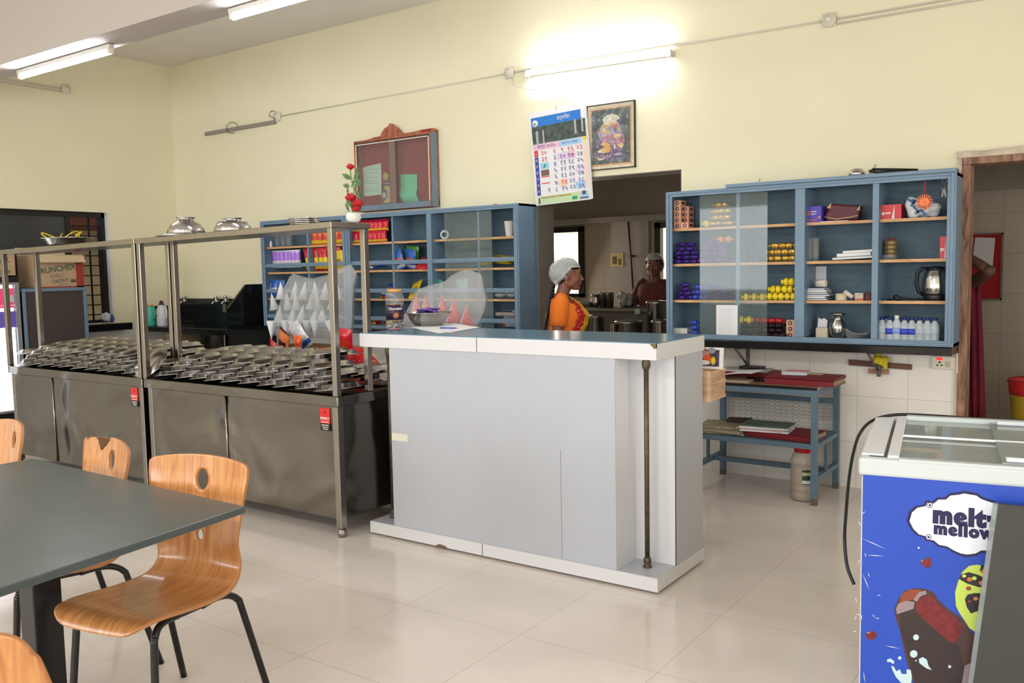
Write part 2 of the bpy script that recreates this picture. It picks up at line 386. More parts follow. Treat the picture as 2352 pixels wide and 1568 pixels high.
for i, (xa, xb) in enumerate((wx, w2)):
    w = struct(bpy.data.objects.new('window_%d' % (i+2), None)); COL.objects.link(w); w.location = (xa, KY, z0)
    ww = xb-xa; hh = z1-z0
    MB().box((0, -.03, 0), (.07, .1, hh)).box((ww-.07, -.03, 0), (ww, .1, hh)).box((0, -.03, hh-.06), (ww, .1, hh)).box((0, -.03, 0), (ww, .1, .04)).build('window_frame', blackpaint, w)
    b = MB()
    for k in range(16):     # rippled curtain glowing with daylight
        u0_, u1_ = .07+(ww-.14)*k/16, .07+(ww-.14)*(k+1)/16; a0, a1 = .05+.012*math.sin(k*1.9), .05+.012*math.sin((k+1)*1.9)
        b.poly([(u0_, a0, .04), (u1_, a1, .04), (u1_, a1, hh-.06), (u0_, a0, hh-.06)])
    b.build('curtain', pane_m, w)
struct(MB().box((-4.83, KY-.05, 0), (-4.36, KY, 1.96)).build('trim_5', mat('grey_tile_pier', (166, 160, 154), .4)))
pipe = mat('pipe_rust', (74, 52, 46), .5)
p0 = A(1443, 508, Y=KY-.09); p1 = A(1455, 676, Y=KY-.09)
b = MB(); b.tube([p0, (p0+p1)/2, p1], .012, 8); c = A(1449, 588, Y=KY-.09); b.cyl(c+Vector((-.05, 0, 0)), c+Vector((.05, 0, 0)), .01, 8); b.cyl(c+Vector((0, .09, 0)), c, .014, 8)
tag(b.build('water_pipe', pipe), 'rusty vertical water pipe on the grey kitchen pier', 'pipe')
a = A(1402, 581, Y=KY-.052); c = A(1432, 612, Y=KY-.052)
b = MB(); b.box((a.x, KY-.056, c.z), (c.x, KY-.051, a.z)); b.mat(1).box((a.x+.03, KY-.058, c.z+.03), (a.x+.08, KY-.056, a.z-.04)); b.mat(1).box((c.x-.06, KY-.058, c.z+.02), (c.x-.03, KY-.056, a.z-.07))
tag(b.build('poster', [mat('yellowed_poster', (196, 180, 120), .6), mat('poster_print', (110, 84, 50), .6)]), 'small yellowed poster on the kitchen pier', 'poster')

# ---- room behind the right doorway
RY = 7.5
struct(MB().box((-1.15, RY, 0), (1.6, RY+.15, 3.1)).build('wall_store', btile))
struct(MB().box((1.5, WY+WT, 0), (1.6, RY, 3.1)).build('wall_store_right', beige))
struct(MB().box((-1.15, WY+WT, 3.0), (1.6, RY, 3.1)).build('ceiling_store', greyw))
struct(MB().box((-1.15, RY-.03, 1.97), (1.5, RY, 3.0)).build('trim_6', greyw))
# weathered wooden door frame
dfr = wood_mat('weathered_door_wood', (92, 66, 52), (184, 140, 116), .7, (6, 6, 1.2), 0, 5)
dr = struct(bpy.data.objects.new('door_1', None)); COL.objects.link(dr); dr.location = (DX0, WY, 0)
b = MB(); b.box((0, -.03, 0), (.045, .12, DZ-.041)).box((DX1-DX0-.045, -.03, 0), (DX1-DX0, .12, DZ-.041)).box((-.001, -.032, DZ-.04), (DX1-DX0, .12, DZ)); b.build('door_frame', dfr, dr, bevel=.004)
b = MB(); b.box((-.016, -.02, 0), (-.002, .0, DZ)).box((-.03, -.023, DZ+.001), (DX1-DX0, 0, DZ+.04)); b.build('architrave', mat('chipped_plaster', (206, 192, 172), .8, bump=.4, scale=40, var=.18, vscale=14), dr)
MB().tube([(-.03, -.03, 1.9), (-.045, -.035, 1.97), (-.03, -.035, 2.06), (.0, -.035, 2.09), (.1, -.03, 2.085), (.35, -.03, 2.095), (.9, -.03, 2.08)], .004, 6).build('cable', offw, dr)

# ---- conduits and junction boxes on the walls
def jbox(px, py, label, X=None):
    p = A(px, py, Y=WY) if X is None else A(px, py, X=X)
    b = MB(); R = Matrix.Rotation(D(90), 3, 'X') if X is None else Matrix.Rotation(D(90), 3, 'Y')
    b.lathe([(.045, 0), (.045, .022), (.04, .03), (.02, .032), (.02, .04), (.008, .042)], (0, 0, 0), 20, R)
    for k in range(4):
        a = D(45+90*k); q = R @ Vector((.048*math.cos(a), .048*math.sin(a), .006)); b.ball(q, .012, 8)
    tag(b.build('junction_box', offw, loc=p), label, 'junction box', 'round junction boxes on the walls'); return p
j0 = jbox(640, 268, 'round junction box at the right end of the dead light batten')
j1 = jbox(1172, 168, 'round junction box left of the lit wall tube light')
j2 = jbox(1906, 47, 'round junction box high on the wall right of the tube light')
j3 = jbox(150, 205, 'round junction box high on the left wall', X=XL)
pe = A(2225, 0, Y=WY)
def conduit(p, q, label, n=1, off=(0, -.008, 0), dz=.0):
    b = MB(); o = Vector(off)
    for k in range(n): b.cyl(p+o+Vector((0, 0, dz*k)), q+o+Vector((0, 0, dz*k)), .007, 8)
    return tag(b.build('conduit', offw), label, 'conduit', 'wall conduits')
conduit(j0+Vector((.05, 0, 0)), j1-Vector((.05, 0, 0)), 'thin wall conduit running left of the tube light')
conduit(j1+Vector((.05, 0, .0)), j2-Vector((.05, 0, 0)), 'wall conduit running above the lit wall tube')
conduit(j2+Vector((.05, 0, 0)), Vector((3.3, WY, pe.z+.02)), 'wall conduit running right towards the doorway side', 2, dz=-.03)
conduit(Vector((XL, 2.5, j3.z+.01)), j3-Vector((0, .05, 0)), 'double conduit on the left wall by the beam', 2, off=(.008, 0, 0), dz=-.03)

# ---- tube lights
tube_e = mat('lit_tube', (246, 250, 255), .5, emis=75)
def tube_light(name, p, q, off, label, down, parent_off=None):
    p = Vector(p); q = Vector(q); d = (q-p).normalized()
    t = thing(name, label, 'tube light', p, 0, 'lit fluorescent tubes')
    q = q-p; p = Vector((0, 0, 0)); off = Vector(off)
    mid = (p+q)/2; L_ = q.length; R = d.to_track_quat('X', 'Z').to_matrix()
    b = MB(); b.cbox(mid+off*.35, (L_+.04, .04, .03), R); b.build('batten', mat('batten_grey', (206, 204, 200), .4), t, bevel=.003)
    b = MB()
    for s in (p, q): b.cbox(s+off*.75, (.025, .035, .05), R)
    b.build('lamp_holder', offw, t)
    b = MB(); b.cyl(p+off, q+off, .014, 14); b.build('lamp_tube', tube_e, t)
    return t
tube_light('wall_tube_light', (-3.84, WY, 2.955), (-2.65, WY, 2.93), (0, -.055, 0), 'lit tube light on the back wall above the wall calendar', False)
tube_light('beam_tube_light', (-6.79, 3.41, 3.0), (-5.60, 3.41, 3.0), (0, 0, -.055), 'lit tube light under the ceiling beam, left one', True)
tube_light('beam_tube_light', (-4.32, 3.41, 3.0), (-3.12, 3.41, 3.0), (0, 0, -.055), 'lit tube light under the ceiling beam, right one cut by the top edge', True)
# dead batten with dangling wires
pa = A(472, 308, Y=WY-.02); pb = A(632, 280, Y=WY-.02)
t = thing('unlit_light_batten', 'grey empty light batten with loose wires on the back wall', 'light fitting', pa)
q = pb-pa; b = MB(); b.cbox(q/2, (q.length, .03, .035), q.to_track_quat('X', 'Z').to_matrix()); b.build('batten', mat('dusty_grey_metal', (150, 142, 134), .5), t, bevel=.003)
wm = mat('dark_wire', (84, 60, 56), .6)
MB().tube([q*.95, q*1.0+Vector((.02, -.02, .03)), q*1.0+Vector((-.05, -.03, .06)), q*1.0+Vector((-.02, -.03, .10)), q*1.02+Vector((.0, -.02, .10))], .004, 6).build('wire', wm, t)
c = q*.45
MB().tube([c+Vector((.09*math.cos(a)-.02, -.03, .055*math.sin(a)+.01)) for a in [k*PI/8 for k in range(14)]], .003, 6).build('wire', wm, t)
tag(MB().tube([(0, -.02, 0), (.04, -.02, -.1), (.2, -.03, -.16), (.42, -.03, -.15), (.62, -.03, -.11)], .004, 6).build('loose_wire', offw, loc=j1), 'thin wire drooping from the junction box under the wall tube', 'wire')
# ================================================================ STEEL SERVING COUNTERS
CTZ = .785
def steel_counter(x0, x1, label, zr0, zr1, seam, right=True):
    t = thing('serving_counter', label, 'steel counter', (x0, 3.30, 0), 0, 'steel serving counters')
    L_ = x1-x0; Dp = .64
    b = MB(); b.box((.02, .02, .1), (L_-.02, Dp, CTZ-.06)); b.build('body', sheet, t, bevel=.004)
    b = MB()
    for s in seam: b.cyl((s, .016, .1), (s, .016, CTZ-.06), .006, 8)
    b.build('seam', tubest, t)
    b = MB(); b.box((0, 0, CTZ-.06), (L_, Dp+.02, CTZ)); b.build('top', sheet, t, bevel=.006)
    for (x, y) in ((.02, .02), (L_-.06, .02), (.02, Dp-.04), (L_-.06, Dp-.04)):
        b = MB(); b.box((x, y-.003, .05), (x+.042, y+.04, CTZ-.06)); l = b.build('leg', tubest, t, bevel=.003)
        MB().lathe([(.022, 0), (.026, .02), (.02, .04), (.012, .05)], (x+.021, y+.02, 0), 12).build('foot', tubest, l)
    for (x, y) in ((.0, 0), (L_-.035, 0), (.0, .245), (L_-.035, .245)):
        zt = zr0 + (zr1-zr0)*(x/L_)
        b = MB(); b.box((x, y, CTZ), (x+.035, y+.035, zt-.03)); b.build('rack_post', tubest, t, bevel=.003)
    b = MB()
    vs = []
    for (x, z) in ((-.005, zr0), (L_+.005, zr1)):
        for (y, dz) in ((-.005, 0), (.285, 0), (.285, -.035), (-.005, -.035)): vs.append((x, y, z+dz))
    b.add(vs, [(0, 1, 2, 3), (4, 7, 6, 5), (0, 4, 5, 1), (1, 5, 6, 2), (2, 6, 7, 3), (3, 7, 4, 0)])
    b.build('rack_shelf', tubest, t, bevel=.004)
    # maker's sticker: red plate with white capitals over a black strip
    b = MB(); x = L_-.155; z = CTZ-.072
    b.box((x, .0165, z-.085), (x+.075, .0195, z)); b.mat(1).box((x, .0162, z-.125), (x+.075, .0195, z-.085))
    T = Matrix.Translation((x+.0375, .0155, z-.058)) @ Matrix.Rotation(D(90), 4, 'X')
    b.mat(2).text('PERFECT', .019, T, bold=.0004)
    b.box((x+.008, .0158, z-.079), (x+.066, .0163, z-.075))
    for k in range(3): b.box((x+.01+.004*k, .0156, z-.096-.011*k), (x+.064-.003*k, .016, z-.092-.011*k))
    b.mat(3); b.cyl((x+.037, .0157, z-.024), (x+.037, .0163, z-.024), .008, 12)
    b.build('sticker', [redp, blackp, white, mat('sticker_dark_red', (150, 20, 24), .4)], t)
    return t
XJ = -5.27
steel_counter(-7.05, XJ, 'steel serving counter with plate rack above, left of the pair', 1.672, 1.695, (.62,))
steel_counter(XJ+.02, -3.455, 'steel serving counter with plate rack above, nearer the white counter', 1.695, 1.722, (.82,))

# ---- inverted compartment plates, piled in overlapping rows
def make_plate():
    t = thing('thali_plate', 'x', 'plate')
    b = MB(); R_ = .142
    n = 28
    b.lathe([(R_, 0), (R_+.002, .002), (R_, .004), (R_-.016, .007), (R_-.034, .03), (R_-.038, .032), (.05, .0325), (.0, .0325)], (0, 0, 0), n)
    o = b.build('dish', steel, t)
    for (x, y, r) in ((-.118, .035, .026), (-.118, -.03, .026)):
        b = MB(); b.lathe([(r, .004), (r-.002, .012), (r-.010, .028), (0, .031)], (x, y, 0), 16); b.build('compartment', steel, t)
    return t
plate = make_plate()
random.seed(11)
def plate_pile(x0, x1, n, layers, side):
    rows = ('front', 'middle', 'back')
    for j in range(3):
        for k in range(layers):
            m = n-(k % 2)
            if j == 1 and k == 0: continue      # wholly hidden
            for i in range(m):
                s = (x1-x0)/(n-1); x = x0 + s*(i+.5*(k % 2)) + random.uniform(-.012, .012); y = 3.30+.155+.19*j+random.uniform(-.01, .01)+.01*(k % 2)
                tilt = D(-7 + random.uniform(-.5, .5)); z = CTZ+.02+.037*k+.008*j
                if (k == layers-1 and j == 0 and i < 1) or (side == 'right' and x > -3.98 and j >= 1 and k >= 2): continue
                lay = ('bottom', 'second', 'third', 'fourth')[k] if k < layers-1 else 'top'
                lab = 'inverted steel plate, %s from the left in the %s layer, %s row, %s counter' % (ORD[i], lay, rows[j], side)
                first_copy(plate, USED, (x, y, z), (random.uniform(-.02, .02), tilt, random.uniform(-.15, .15)), lab, 'inverted steel plates piled on the counters')
plate_pile(-6.88, -5.5, 10, 4, 'left')
plate_pile(-5.08, -3.605, 10, 4, 'right')
# two plates standing out of the pile
bq = A(347, 834, Y=3.44); big = MB(); big.lathe([(.138, 0), (.14, .003), (.138, .006), (.122, .009), (.11, .028), (0, .029)], (0, 0, 0), 32).ball((-.06, .03, .03), (.035, .035, .016), 14).ball((-.06, -.045, .03), (.035, .035, .016), 14)
tag(big.build('thali_plate', steel, loc=(bq.x, 3.435, bq.z), rot=(D(46), 0, 0)), 'large steel plate standing tilted where the two counters meet', 'plate')
dd = MB(); dd.lathe([(.13, .0), (.132, .004), (.12, .008), (.1, .03), (.0, .031)], (0, 0, 0), 28)
o = dd.mat(1).lathe([(.07, .0315), (.068, .035), (.0, .036)], (0, 0, 0), 20).build('thali_plate', [steel, mat('patterned_orange_print', (214, 120, 60), .5, var=.5, vscale=60)], loc=(-3.93, 3.70, .965), rot=(0, D(-6), 0))
tag(o, 'steel plate with an orange patterned disc on the back of the pile', 'plate')

# ---- things on the racks
def handi(px, w, h, label, lid=False):
    zt = 1.70 if px < 480 else 1.708
    p = A(px, 536 if px < 480 else 523, Y=3.44); t = thing('steel_bowl', label, 'bowl', (p.x, 3.44, zt), 0, 'steel bowls turned upside down on the rack')
    b = MB(); z = 0
    if lid:
        MB().lathe([(w*.5+.06, 0), (w*.5+.062, .004), (w*.5+.03, .014), (0, .014)], (-.01, 0, 0), 32).build('lid', steel, t); z = .014
    b.lathe([(w/2-.004, z), (w/2, z+.005), (w/2-.006, z+.03), (w/2-.025, z+.06), (w/2-.06, z+h-.028), (w*.22, z+h-.014), (w*.2, z+h-.010), (w*.25, z+h-.002), (w*.25, z+h), (w*.2, z+h), (0, z+h-.02)], (0, 0, 0), 36)
    b.build('bowl_body', steel, t)
handi(428, .235, .105, 'inverted steel bowl on a lid on the rack, left one', True)
handi(535, .225, .085, 'inverted steel bowl with a small foot ring on the rack, right one')
p = A(155, 552, Y=3.42); t = thing('steel_tray', 'steel basin holding a coil of yellow cord on the left rack', 'basin', (p.x, 3.42, 1.683))
MB().lathe([(.11, 0), (.13, .008), (.155, .05), (.175, .052), (.175, .056), (.15, .055), (.125, .012), (0, .008)], (0, 0, 0), 32).build('basin_body', steel, t)
o = MB().tube([(.16*math.cos(a*.7)-.05, .08*math.sin(a*1.1), .07+.03*math.sin(a*1.7)) for a in [k*.35 for k in range(34)]], .0035, 6).build('cord', mat('yellow_cord', (226, 200, 40), .5), loc=(p.x, 3.42, 1.683))
tag(o, 'coil of thin yellow cord lying in the steel basin', 'cord')
p = A(700, 510, Y=3.40)
for k in range(4):
    o = MB().lathe([(.075, 0), (.082, .004), (.082, .009), (.078, .010), (.07, .004), (0, .003)] if k == 0 else [(.074, 0), (.082, .003), (.082, .009), (.078, .010), (0, .005)], (0, 0, 0), 30).build('steel_saucer', steel, loc=(p.x-.003*k, 3.40, 1.718+.0102*k))
    tag(o, 'flat steel saucer on the right rack, %s of the stack of four' % ('bottom', 'second', 'third', 'top')[k], 'saucer', 'saucers stacked on the right rack')
# small vase of red roses
p = A(812, 500, Y=3.46); t = thing('rose_vase', 'small white vase of red artificial roses on the rack corner', 'vase', (p.x, 3.46, 1.721))
MB().lathe([(.025, 0), (.037, .01), (.042, .028), (.036, .048), (.03, .052), (.026, .05), (.0, .046)], (0, 0, 0), 24).build('vase', white, t)
stemm = mat('stem_green', (120, 150, 80), .5)
b = MB(); b.tube([(0, 0, .04), (-.01, 0, .1), (.012, 0, .17), (-.01, .0, .25), (-.012, 0, .3)], .004, 6).tube([(0, 0, .04), (.02, 0, .09), (.03, 0, .12)], .003, 6).tube([(0, 0, .04), (-.02, 0, .1), (-.012, 0, .14)], .003, 6).tube([(.01, 0, .16), (.03, 0, .22), (.05, 0, .26)], .003, 6)
b.build('stem', stemm, t)
rosem = mat('rose_red', (186, 22, 40), .45)
for (x, z, s_) in ((-.014, .135, .026), (.034, .1, .026), (.026, .075, .022), (-.01, .3, .018)):
    b = MB(); b.ball((x, 0, z), (s_*.8, s_*.8, s_), 10)
    for k in range(5):
        a = k*1.257; R = Euler((.5*math.sin(a), .5, a)).to_matrix()
        b.lathe([(.001, -s_*.8), (s_*.7, -.3*s_), (s_*.8, s_*.5), (s_*.78, s_*.52), (s_*.5, -.2*s_)], (x+.4*s_*math.cos(a), .4*s_*math.sin(a), z), 8, R)
    b.build('rose', rosem, t)
lm2 = mat('rose_leaf', (84, 118, 78), .5, var=.15)
def leaf(b, c, s_, R):
    c = Vector(c); b.add([c+R @ Vector(q)*s_ for q in ((0, 0, -1), (.45, .05, -.3), (.42, .06, .3), (0, 0, 1), (-.42, .06, .3), (-.45, .05, -.3), (0, -.08, 0))], [(0, 1, 6), (1, 2, 6), (2, 3, 6), (3, 4, 6), (4, 5, 6), (5, 0, 6)], True)
for (x, z, s_, r) in ((-.05, .25, .03, -1.0), (-.05, .2, .028, -1.4), (.0, .21, .028, .4), (.035, .2, .026, 1.6), (-.02, .17, .02, .3), (.04, .25, .03, .8), (.05, .22, .026, 2.2), (.03, .13, .03, .3), (.04, .15, .03, -.4), (-.045, .12, .025, .5), (-.03, .08, .03, -.5), (.05, .07, .022, -.4), (.045, .28, .02, .2), (-.01, .1, .026, 2.6)):
    b = MB(); leaf(b, (x, random.uniform(-.02, .02), z), s_, Euler((random.uniform(-.4, .4), r, random.uniform(-.5, .5))).to_matrix()); b.build('leaf', lm2, t)

# ================================================================ WHITE COUNTER
lamw = mat('white_laminate', (216, 216, 220), .32, bump=.02, scale=200)
lamg = mat('pale_grey_laminate', (181, 185, 194), .3, bump=.02, scale=200, var=.012)
lamb = mat('blue_grey_laminate', (104, 140, 164), .2, var=.06, vscale=3, stretch=(1, 4, 1))
brown = mat('chipboard', (120, 96, 72), .8)
line = mat('dark_joint', (70, 66, 66), .7)
CX0, CX1, CY0, CY1 = -3.43, -1.652, 3.458, 3.99
t = thing('reception_counter', 'white laminate counter with blue top and corner pipes', 'counter', (CX0, CY0, 0))
w = CX1-CX0; dp = CY1-CY0
b = MB(); b.box((0, 0, 1.045), (w, dp, 1.116)); b.mat(1).box((.002, .002, 1.116), (w-.002, dp-.002, 1.12))
b.mat(2).box((.803, -.001, 1.045), (.806, .001, 1.116)); b.mat(3).slab([(w-.03, -.0015, 1.116), (w-.0, -.0015, 1.116), (w, -.0015, 1.098), (w-.008, -.0015, 1.094), (w-.018, -.0015, 1.104)], (0, .01, 0))
b.build('worktop', [lamw, lamb, line, brown], t)
b = MB(); b.box((.21, .006, .075), (w-.205, .2, 1.045)); b.mat(1).box((w-.206, .006, .075), (w-.2045, .2, 1.045)); b.mat(2).box((1.28, .0052, .08), (1.281, .0062, .6))
b.build('front_panel', [lamg, lamw, line], t)
b = MB(); b.box((.03, .2, .075), (w-.004, dp-.02, 1.045)); b.mat(1).box((w-.004, .2, .075), (w-.001, dp-.02, 1.045)).box((.027, .2, .075), (.03, dp-.02, 1.045)); b.mat(2).box((w-.0045, .199, .075), (w-.0005, .202, 1.045)); b.build('carcass', [lamw, lamg, line], t)
b = MB(); b.box((.035, 0, .012), (w, dp, .073)); b.mat(1).box((.037, .002, .073), (w-.002, dp-.002, .0755)); b.mat(2).box((.81, -.001, .012), (.813, .001, .073)); b.mat(3).box((.06, .03, 0), (w-.03, dp-.03, .012))
b.slab([(.5, -.0015, .012), (.585, -.0015, .012), (.57, -.0015, .022), (.53, -.0015, .026)], (0, .01, 0))
b.build('plinth', [lamw, lamg, line, brown], t)
b = MB(); b.box((.212, .0045, .545), (.325, .0062, .585)); b.build('tape_strip', mat('cream_tape', (222, 220, 206), .5), t)
pm = mat('tarnished_pipe', (96, 84, 68), .45, .6, var=.3, vscale=30)
for x in (w-.105, .105):
    b = MB(); b.cyl((x, .115, .08), (x, .115, 1.04), .0115, 14); b.build('pole', pm, t)
    MB().lathe([(.02, .0755), (.022, .08), (.014, .09), (.019, .102), (.019, .112), (.012, .125)], (x, .115, 0), 16).build('pole_flange', pm, t); b = MB(); b.lathe([(.012, .985), (.019, 1.0), (.02, 1.02), (.016, 1.03), (.023, 1.045)], (x, .115, 0), 16); b.build('pole_flange', pm, t)

# ---- on the counter
jarm = glass_mat('clear_plastic_jar', (232, 236, 236), .12, .08)
p = A(908, 757, Z=1.12); t = thing('candy_jar', 'clear jar with a dark chocolate label and gold lid on the counter', 'jar', (p.x, p.y, 1.12))
MB().lathe([(.04, 0), (.05, .004), (.054, .015), (.054, .04), (.05, .045), (.05, .15), (.052, .16), (.052, .19), (.045, .212), (.04, .214)], (0, 0, 0), 28).build('jar_body', jarm, t)
b = MB(); b.lathe([(.0512, .056), (.0512, .145)], (0, 0, 0), 28); b.mat(1).lathe([(.0516, .054), (.0516, .058)], (0, 0, 0), 28).lathe([(.0516, .144), (.0516, .147)], (0, 0, 0), 28)
a0 = math.atan2(-p.y, -p.x)
for (da, z, r, mi) in ((.12, .085, .02, 2), (.12, .085, .014, 3)):
    b.mat(mi).add([((.0517+.0004*mi)*math.cos(a0+da+r*math.cos(q)/.052), (.0517+.0004*mi)*math.sin(a0+da+r*math.cos(q)/.052), z+r*math.sin(q)) for q in [k*PI/7 for k in range(14)]], [tuple(range(14))])
b.build('label', [mat('deep_violet_label', (44, 28, 62), .3), mat('gold_line', (190, 150, 80), .35, .5), mat('label_brown', (96, 50, 40), .4), mat('label_tan', (176, 110, 70), .4)], t)
# curved word on the label
b = MB(); cu = MB(); cu.text('Chocolate', .02, Matrix.Identity(4), bold=.0006)
for v in cu.v: pass
b.v = [Vector((.0525*math.cos(a0+.06+v.x/.052), .0525*math.sin(a0+.06+v.x/.052), .122+v.y)) for v in cu.v]; b.f = cu.f; b.mi = cu.mi; b.sm = cu.sm; b.build('lettering', white, t)
MB().lathe([(.038, .214), (.042, .2145), (.043, .222), (.042, .231), (.0, .232)], (0, 0, 0), 28).build('lid', mat('gold_lid', (214, 170, 96), .35, .3), t)
swm = [mat('dark_sweet', (46, 34, 34), .3), mat('silver_sweet', (196, 190, 186), .3, .6)]
b = MB(); random.seed(3)
for k in range(90): b.mat(0 if random.random() < .6 else 1).ball((random.uniform(-.033, .033), random.uniform(-.033, .033), random.uniform(.012, .05)), (.009, .006, .006), 6)
s_ = b.build('wrapped_sweet', swm, loc=(p.x, p.y, 1.12)); s_['kind'] = 'stuff'; tag(s_, 'dark and silver wrapped sweets filling the bottom of the jar', 'sweets')
p = A(985, 748, Z=1.12); bowlp = (p.x, p.y, 1.12); t = thing('steel_bowl', 'steel mixing bowl of purple sachets on the white counter', 'bowl', bowlp)
MB().lathe([(.055, 0), (.085, .006), (.115, .04), (.128, .076), (.142, .08), (.143, .084), (.126, .083), (.112, .045), (.08, .012), (.0, .008)], (0, 0, 0), 40).build('bowl_body', steel, t)
sac = MB(); sac.add([(-.03, -.02, 0), (.03, -.02, 0), (.03, .02, 0), (-.03, .02, 0), (0, 0, .008), (0, 0, -.004), (-.03, 0, .004), (.03, 0, .004)], [(0, 1, 4), (1, 7, 4), (7, 2, 4), (2, 3, 4), (3, 6, 4), (6, 0, 4), (1, 0, 5), (7, 1, 5), (2, 7, 5), (3, 2, 5), (6, 3, 5), (0, 6, 5)])
sac0 = sac.build('chocolate_sachet', mat('purple_foil', (122, 84, 190), .3, .2, var=.35, vscale=40)); random.seed(5)
for k in range(26):
    a = random.uniform(0, 6.28); r = random.uniform(0, .075)
    o = first_copy(sac0, USED, (bowlp[0]-.02+r*math.cos(a), bowlp[1]+r*math.sin(a), 1.12+.07+.0012*k), (random.uniform(-.5, .5), random.uniform(-.4, .4), random.uniform(0, 6)), 'purple foil sachet heaped in the steel bowl on the counter', 'purple sachets in the bowl'); o['category'] = 'sachet'
# papers with a pen
def sheet_stack(name, pts, z, n, m, label, cat, grp=None, th=.0012):
    for k in range(n):
        c = sum((Vector(q) for q in pts), Vector((0, 0)))/len(pts); R = Matrix.Rotation(.12*k, 2)
        b = MB(); b.slab([tuple((R @ (Vector(q)-c))) + (0,) for q in pts], (0, 0, th)); tag(b.build(name, m, loc=(c.x, c.y, z+k*(th+.0002))), label[k] if isinstance(label, list) else label, cat, grp)
q = [A(*v, Z=1.121) for v in ((945, 752), (1010, 765), (1100, 752), (1045, 742))]
sheet_stack('paper_sheet', [(v.x, v.y) for v in q], 1.1202, 2, paper, ['lower white paper sheet in front of the bowl on the counter', 'upper white paper sheet lying in front of the bowl on the counter'], 'paper', 'papers on the counter')
p = A(1027, 754, Z=1.125); tag(MB().cyl((-.05, 0, 0), (.05, .01, 0), .004, 8).mat(1).cyl((.05, .01, 0), (.062, .012, 0), .003, 8).build('pen', [mat('pen_blue', (70, 90, 190), .3), mat('pen_red', (196, 60, 50), .3)], loc=(p.x, p.y, 1.1275)), 'blue pen lying on the papers on the counter', 'pen')
# ================================================================ WALL CABINETS
CF = 5.56
def cabinet(name, label, x0, x1, z0, z1, bays, shelves, rails=(), glass_sheets=(), side=True, fr=.045, ledge=None, front_extra=None):
    """bays: x of full-depth dividers (thin partitions); shelves: z of boards"""
    t = thing(name, label, 'wall cabinet', (x0, CF, z0)); w = x1-x0; h = z1-z0; dp = WY-CF-.003
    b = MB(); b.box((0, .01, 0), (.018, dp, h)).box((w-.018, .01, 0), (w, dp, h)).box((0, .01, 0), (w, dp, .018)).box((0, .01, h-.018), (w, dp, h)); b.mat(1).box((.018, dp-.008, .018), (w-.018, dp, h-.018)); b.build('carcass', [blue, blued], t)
    b = MB()
    b.box((-.002, 0, 0), (fr, .012, h)).box((w-fr, 0, 0), (w+.002, .012, h)).box((fr, 0, h-.036), (w-fr, .012, h)).box((fr, 0, 0), (w-fr, .012, .036))
    b.box((.008, -.008, .006), (.024, 0, h-.006)).box((w-.024, -.008, .006), (w-.008, 0, h-.006)).box((.024, -.008, h-.018), (w-.024, 0, h-.006)).box((.024, -.008, .008), (w-.024, 0, .022))
    b.build('face_frame', blue, t, bevel=.002)
    for x, wd_ in bays:
        b = MB(); b.box((x-x0-wd_/2, .003 if wd_ > .03 else .04, .037 if wd_ > .03 else .018), (x-x0+wd_/2, dp-.008, h-(.037 if wd_ > .03 else .018))); b.build('divider', blue, t)
    for z in shelves:
        xs_ = [x0+.018] + [x for x, _ in bays] + [x1-.018]
        for i in range(len(xs_)-1):
            gap = [0] + [wd_/2 for _, wd_ in bays] + [0]
            b = MB(); xa = xs_[i]-x0+gap[i]+.001; xb = xs_[i+1]-x0-gap[i+1]-.001
            b.box((xa, .045, z-z0-.018), (xb, dp-.008, z-z0)); b.mat(1).box((xa, .04, z-z0-.018), (xb, .0455, z-z0)); b.build('shelf', [blue, ply], t)
    for z in rails:
        MB().box((fr, .014, z-z0-.017), (w-fr, .024, z-z0+.017)).box((fr, .010, z-z0-.006), (w-fr, .014, z-z0+.006)).build('shelf_rail', blue, t)
    for (xa, xb, y) in glass_sheets:
        MB().box((xa-x0, y, .036), (xb-x0, y+.004, h-.036)).build('sliding_glass', glass2, t)
    if ledge: MB().box((ledge-x0, -.012, h), (w, .1, h+.022)).build('top_ledge', blue, t, bevel=.003)
    return t
S1, S2, S3, S0 = 1.706, 1.466, 1.22, .99
cabinet('wall_cabinet', 'blue wooden wall cabinet behind the serving counters, leftmost', -6.783, -5.645, .955, 1.952, [(-6.176, .02)], [S1, S2, S3], [1.53, 1.29, 1.05])
cabinet('wall_cabinet', 'long blue wall cabinet with a glass pane, left of the kitchen opening', -5.643, -3.80, .955, 1.952, [(-5.125, .02), (-4.69, .05), (-4.21, .02)], [S1, S2, S3], [1.53, 1.29, 1.05], [(-4.545, -4.07, .026)])
cabinet('wall_cabinet', 'blue wall cabinet with glass and sweets right of the kitchen opening', -2.578, -.795, .955, 1.952, [(-2.085, .025), (-1.672, .06), (-1.225, .035)], [S1, S2, S3], [], [(-2.345, -1.885, .026)], ledge=-2.15)
# black stone slabs under the cabinets with iron brackets
tag(MB().box((-6.95, 5.55, .915), (-3.80, WY, .952)).build('stone_slab', black, bevel=.003), 'black stone slab carrying the left wall cabinets', 'slab')
tag(MB().box((-2.58, 5.55, .905), (-.80, WY, .952)).build('stone_slab', black, bevel=.003), 'black stone slab carrying the right wall cabinet', 'slab')
def bracket(px, label, cloth=False):
    p = A(px, 800, Y=5.66); t = thing('shelf_bracket', label, 'bracket', (p.x, 5.66, .76), 0, 'iron brackets under the right cabinet')
    g = mat('rusty_iron', (98, 94, 90), .7, var=.25, vscale=30)
    MB().box((-.012, .1, -.02), (.012, .112, .145)).build('upright', g, t)
    MB().box((-.012, -.08, .137), (.012, .112, .145)).build('arm', g, t)
    MB().cyl((-.005, .1, .02), (-.03, -.05, .137), .007, 8).build('strut', g, t)
bracket(1705, 'rusty iron bracket under the cabinet above the ledgers')
bracket(2010, 'rusty iron bracket under the cabinet with a yellow rag')
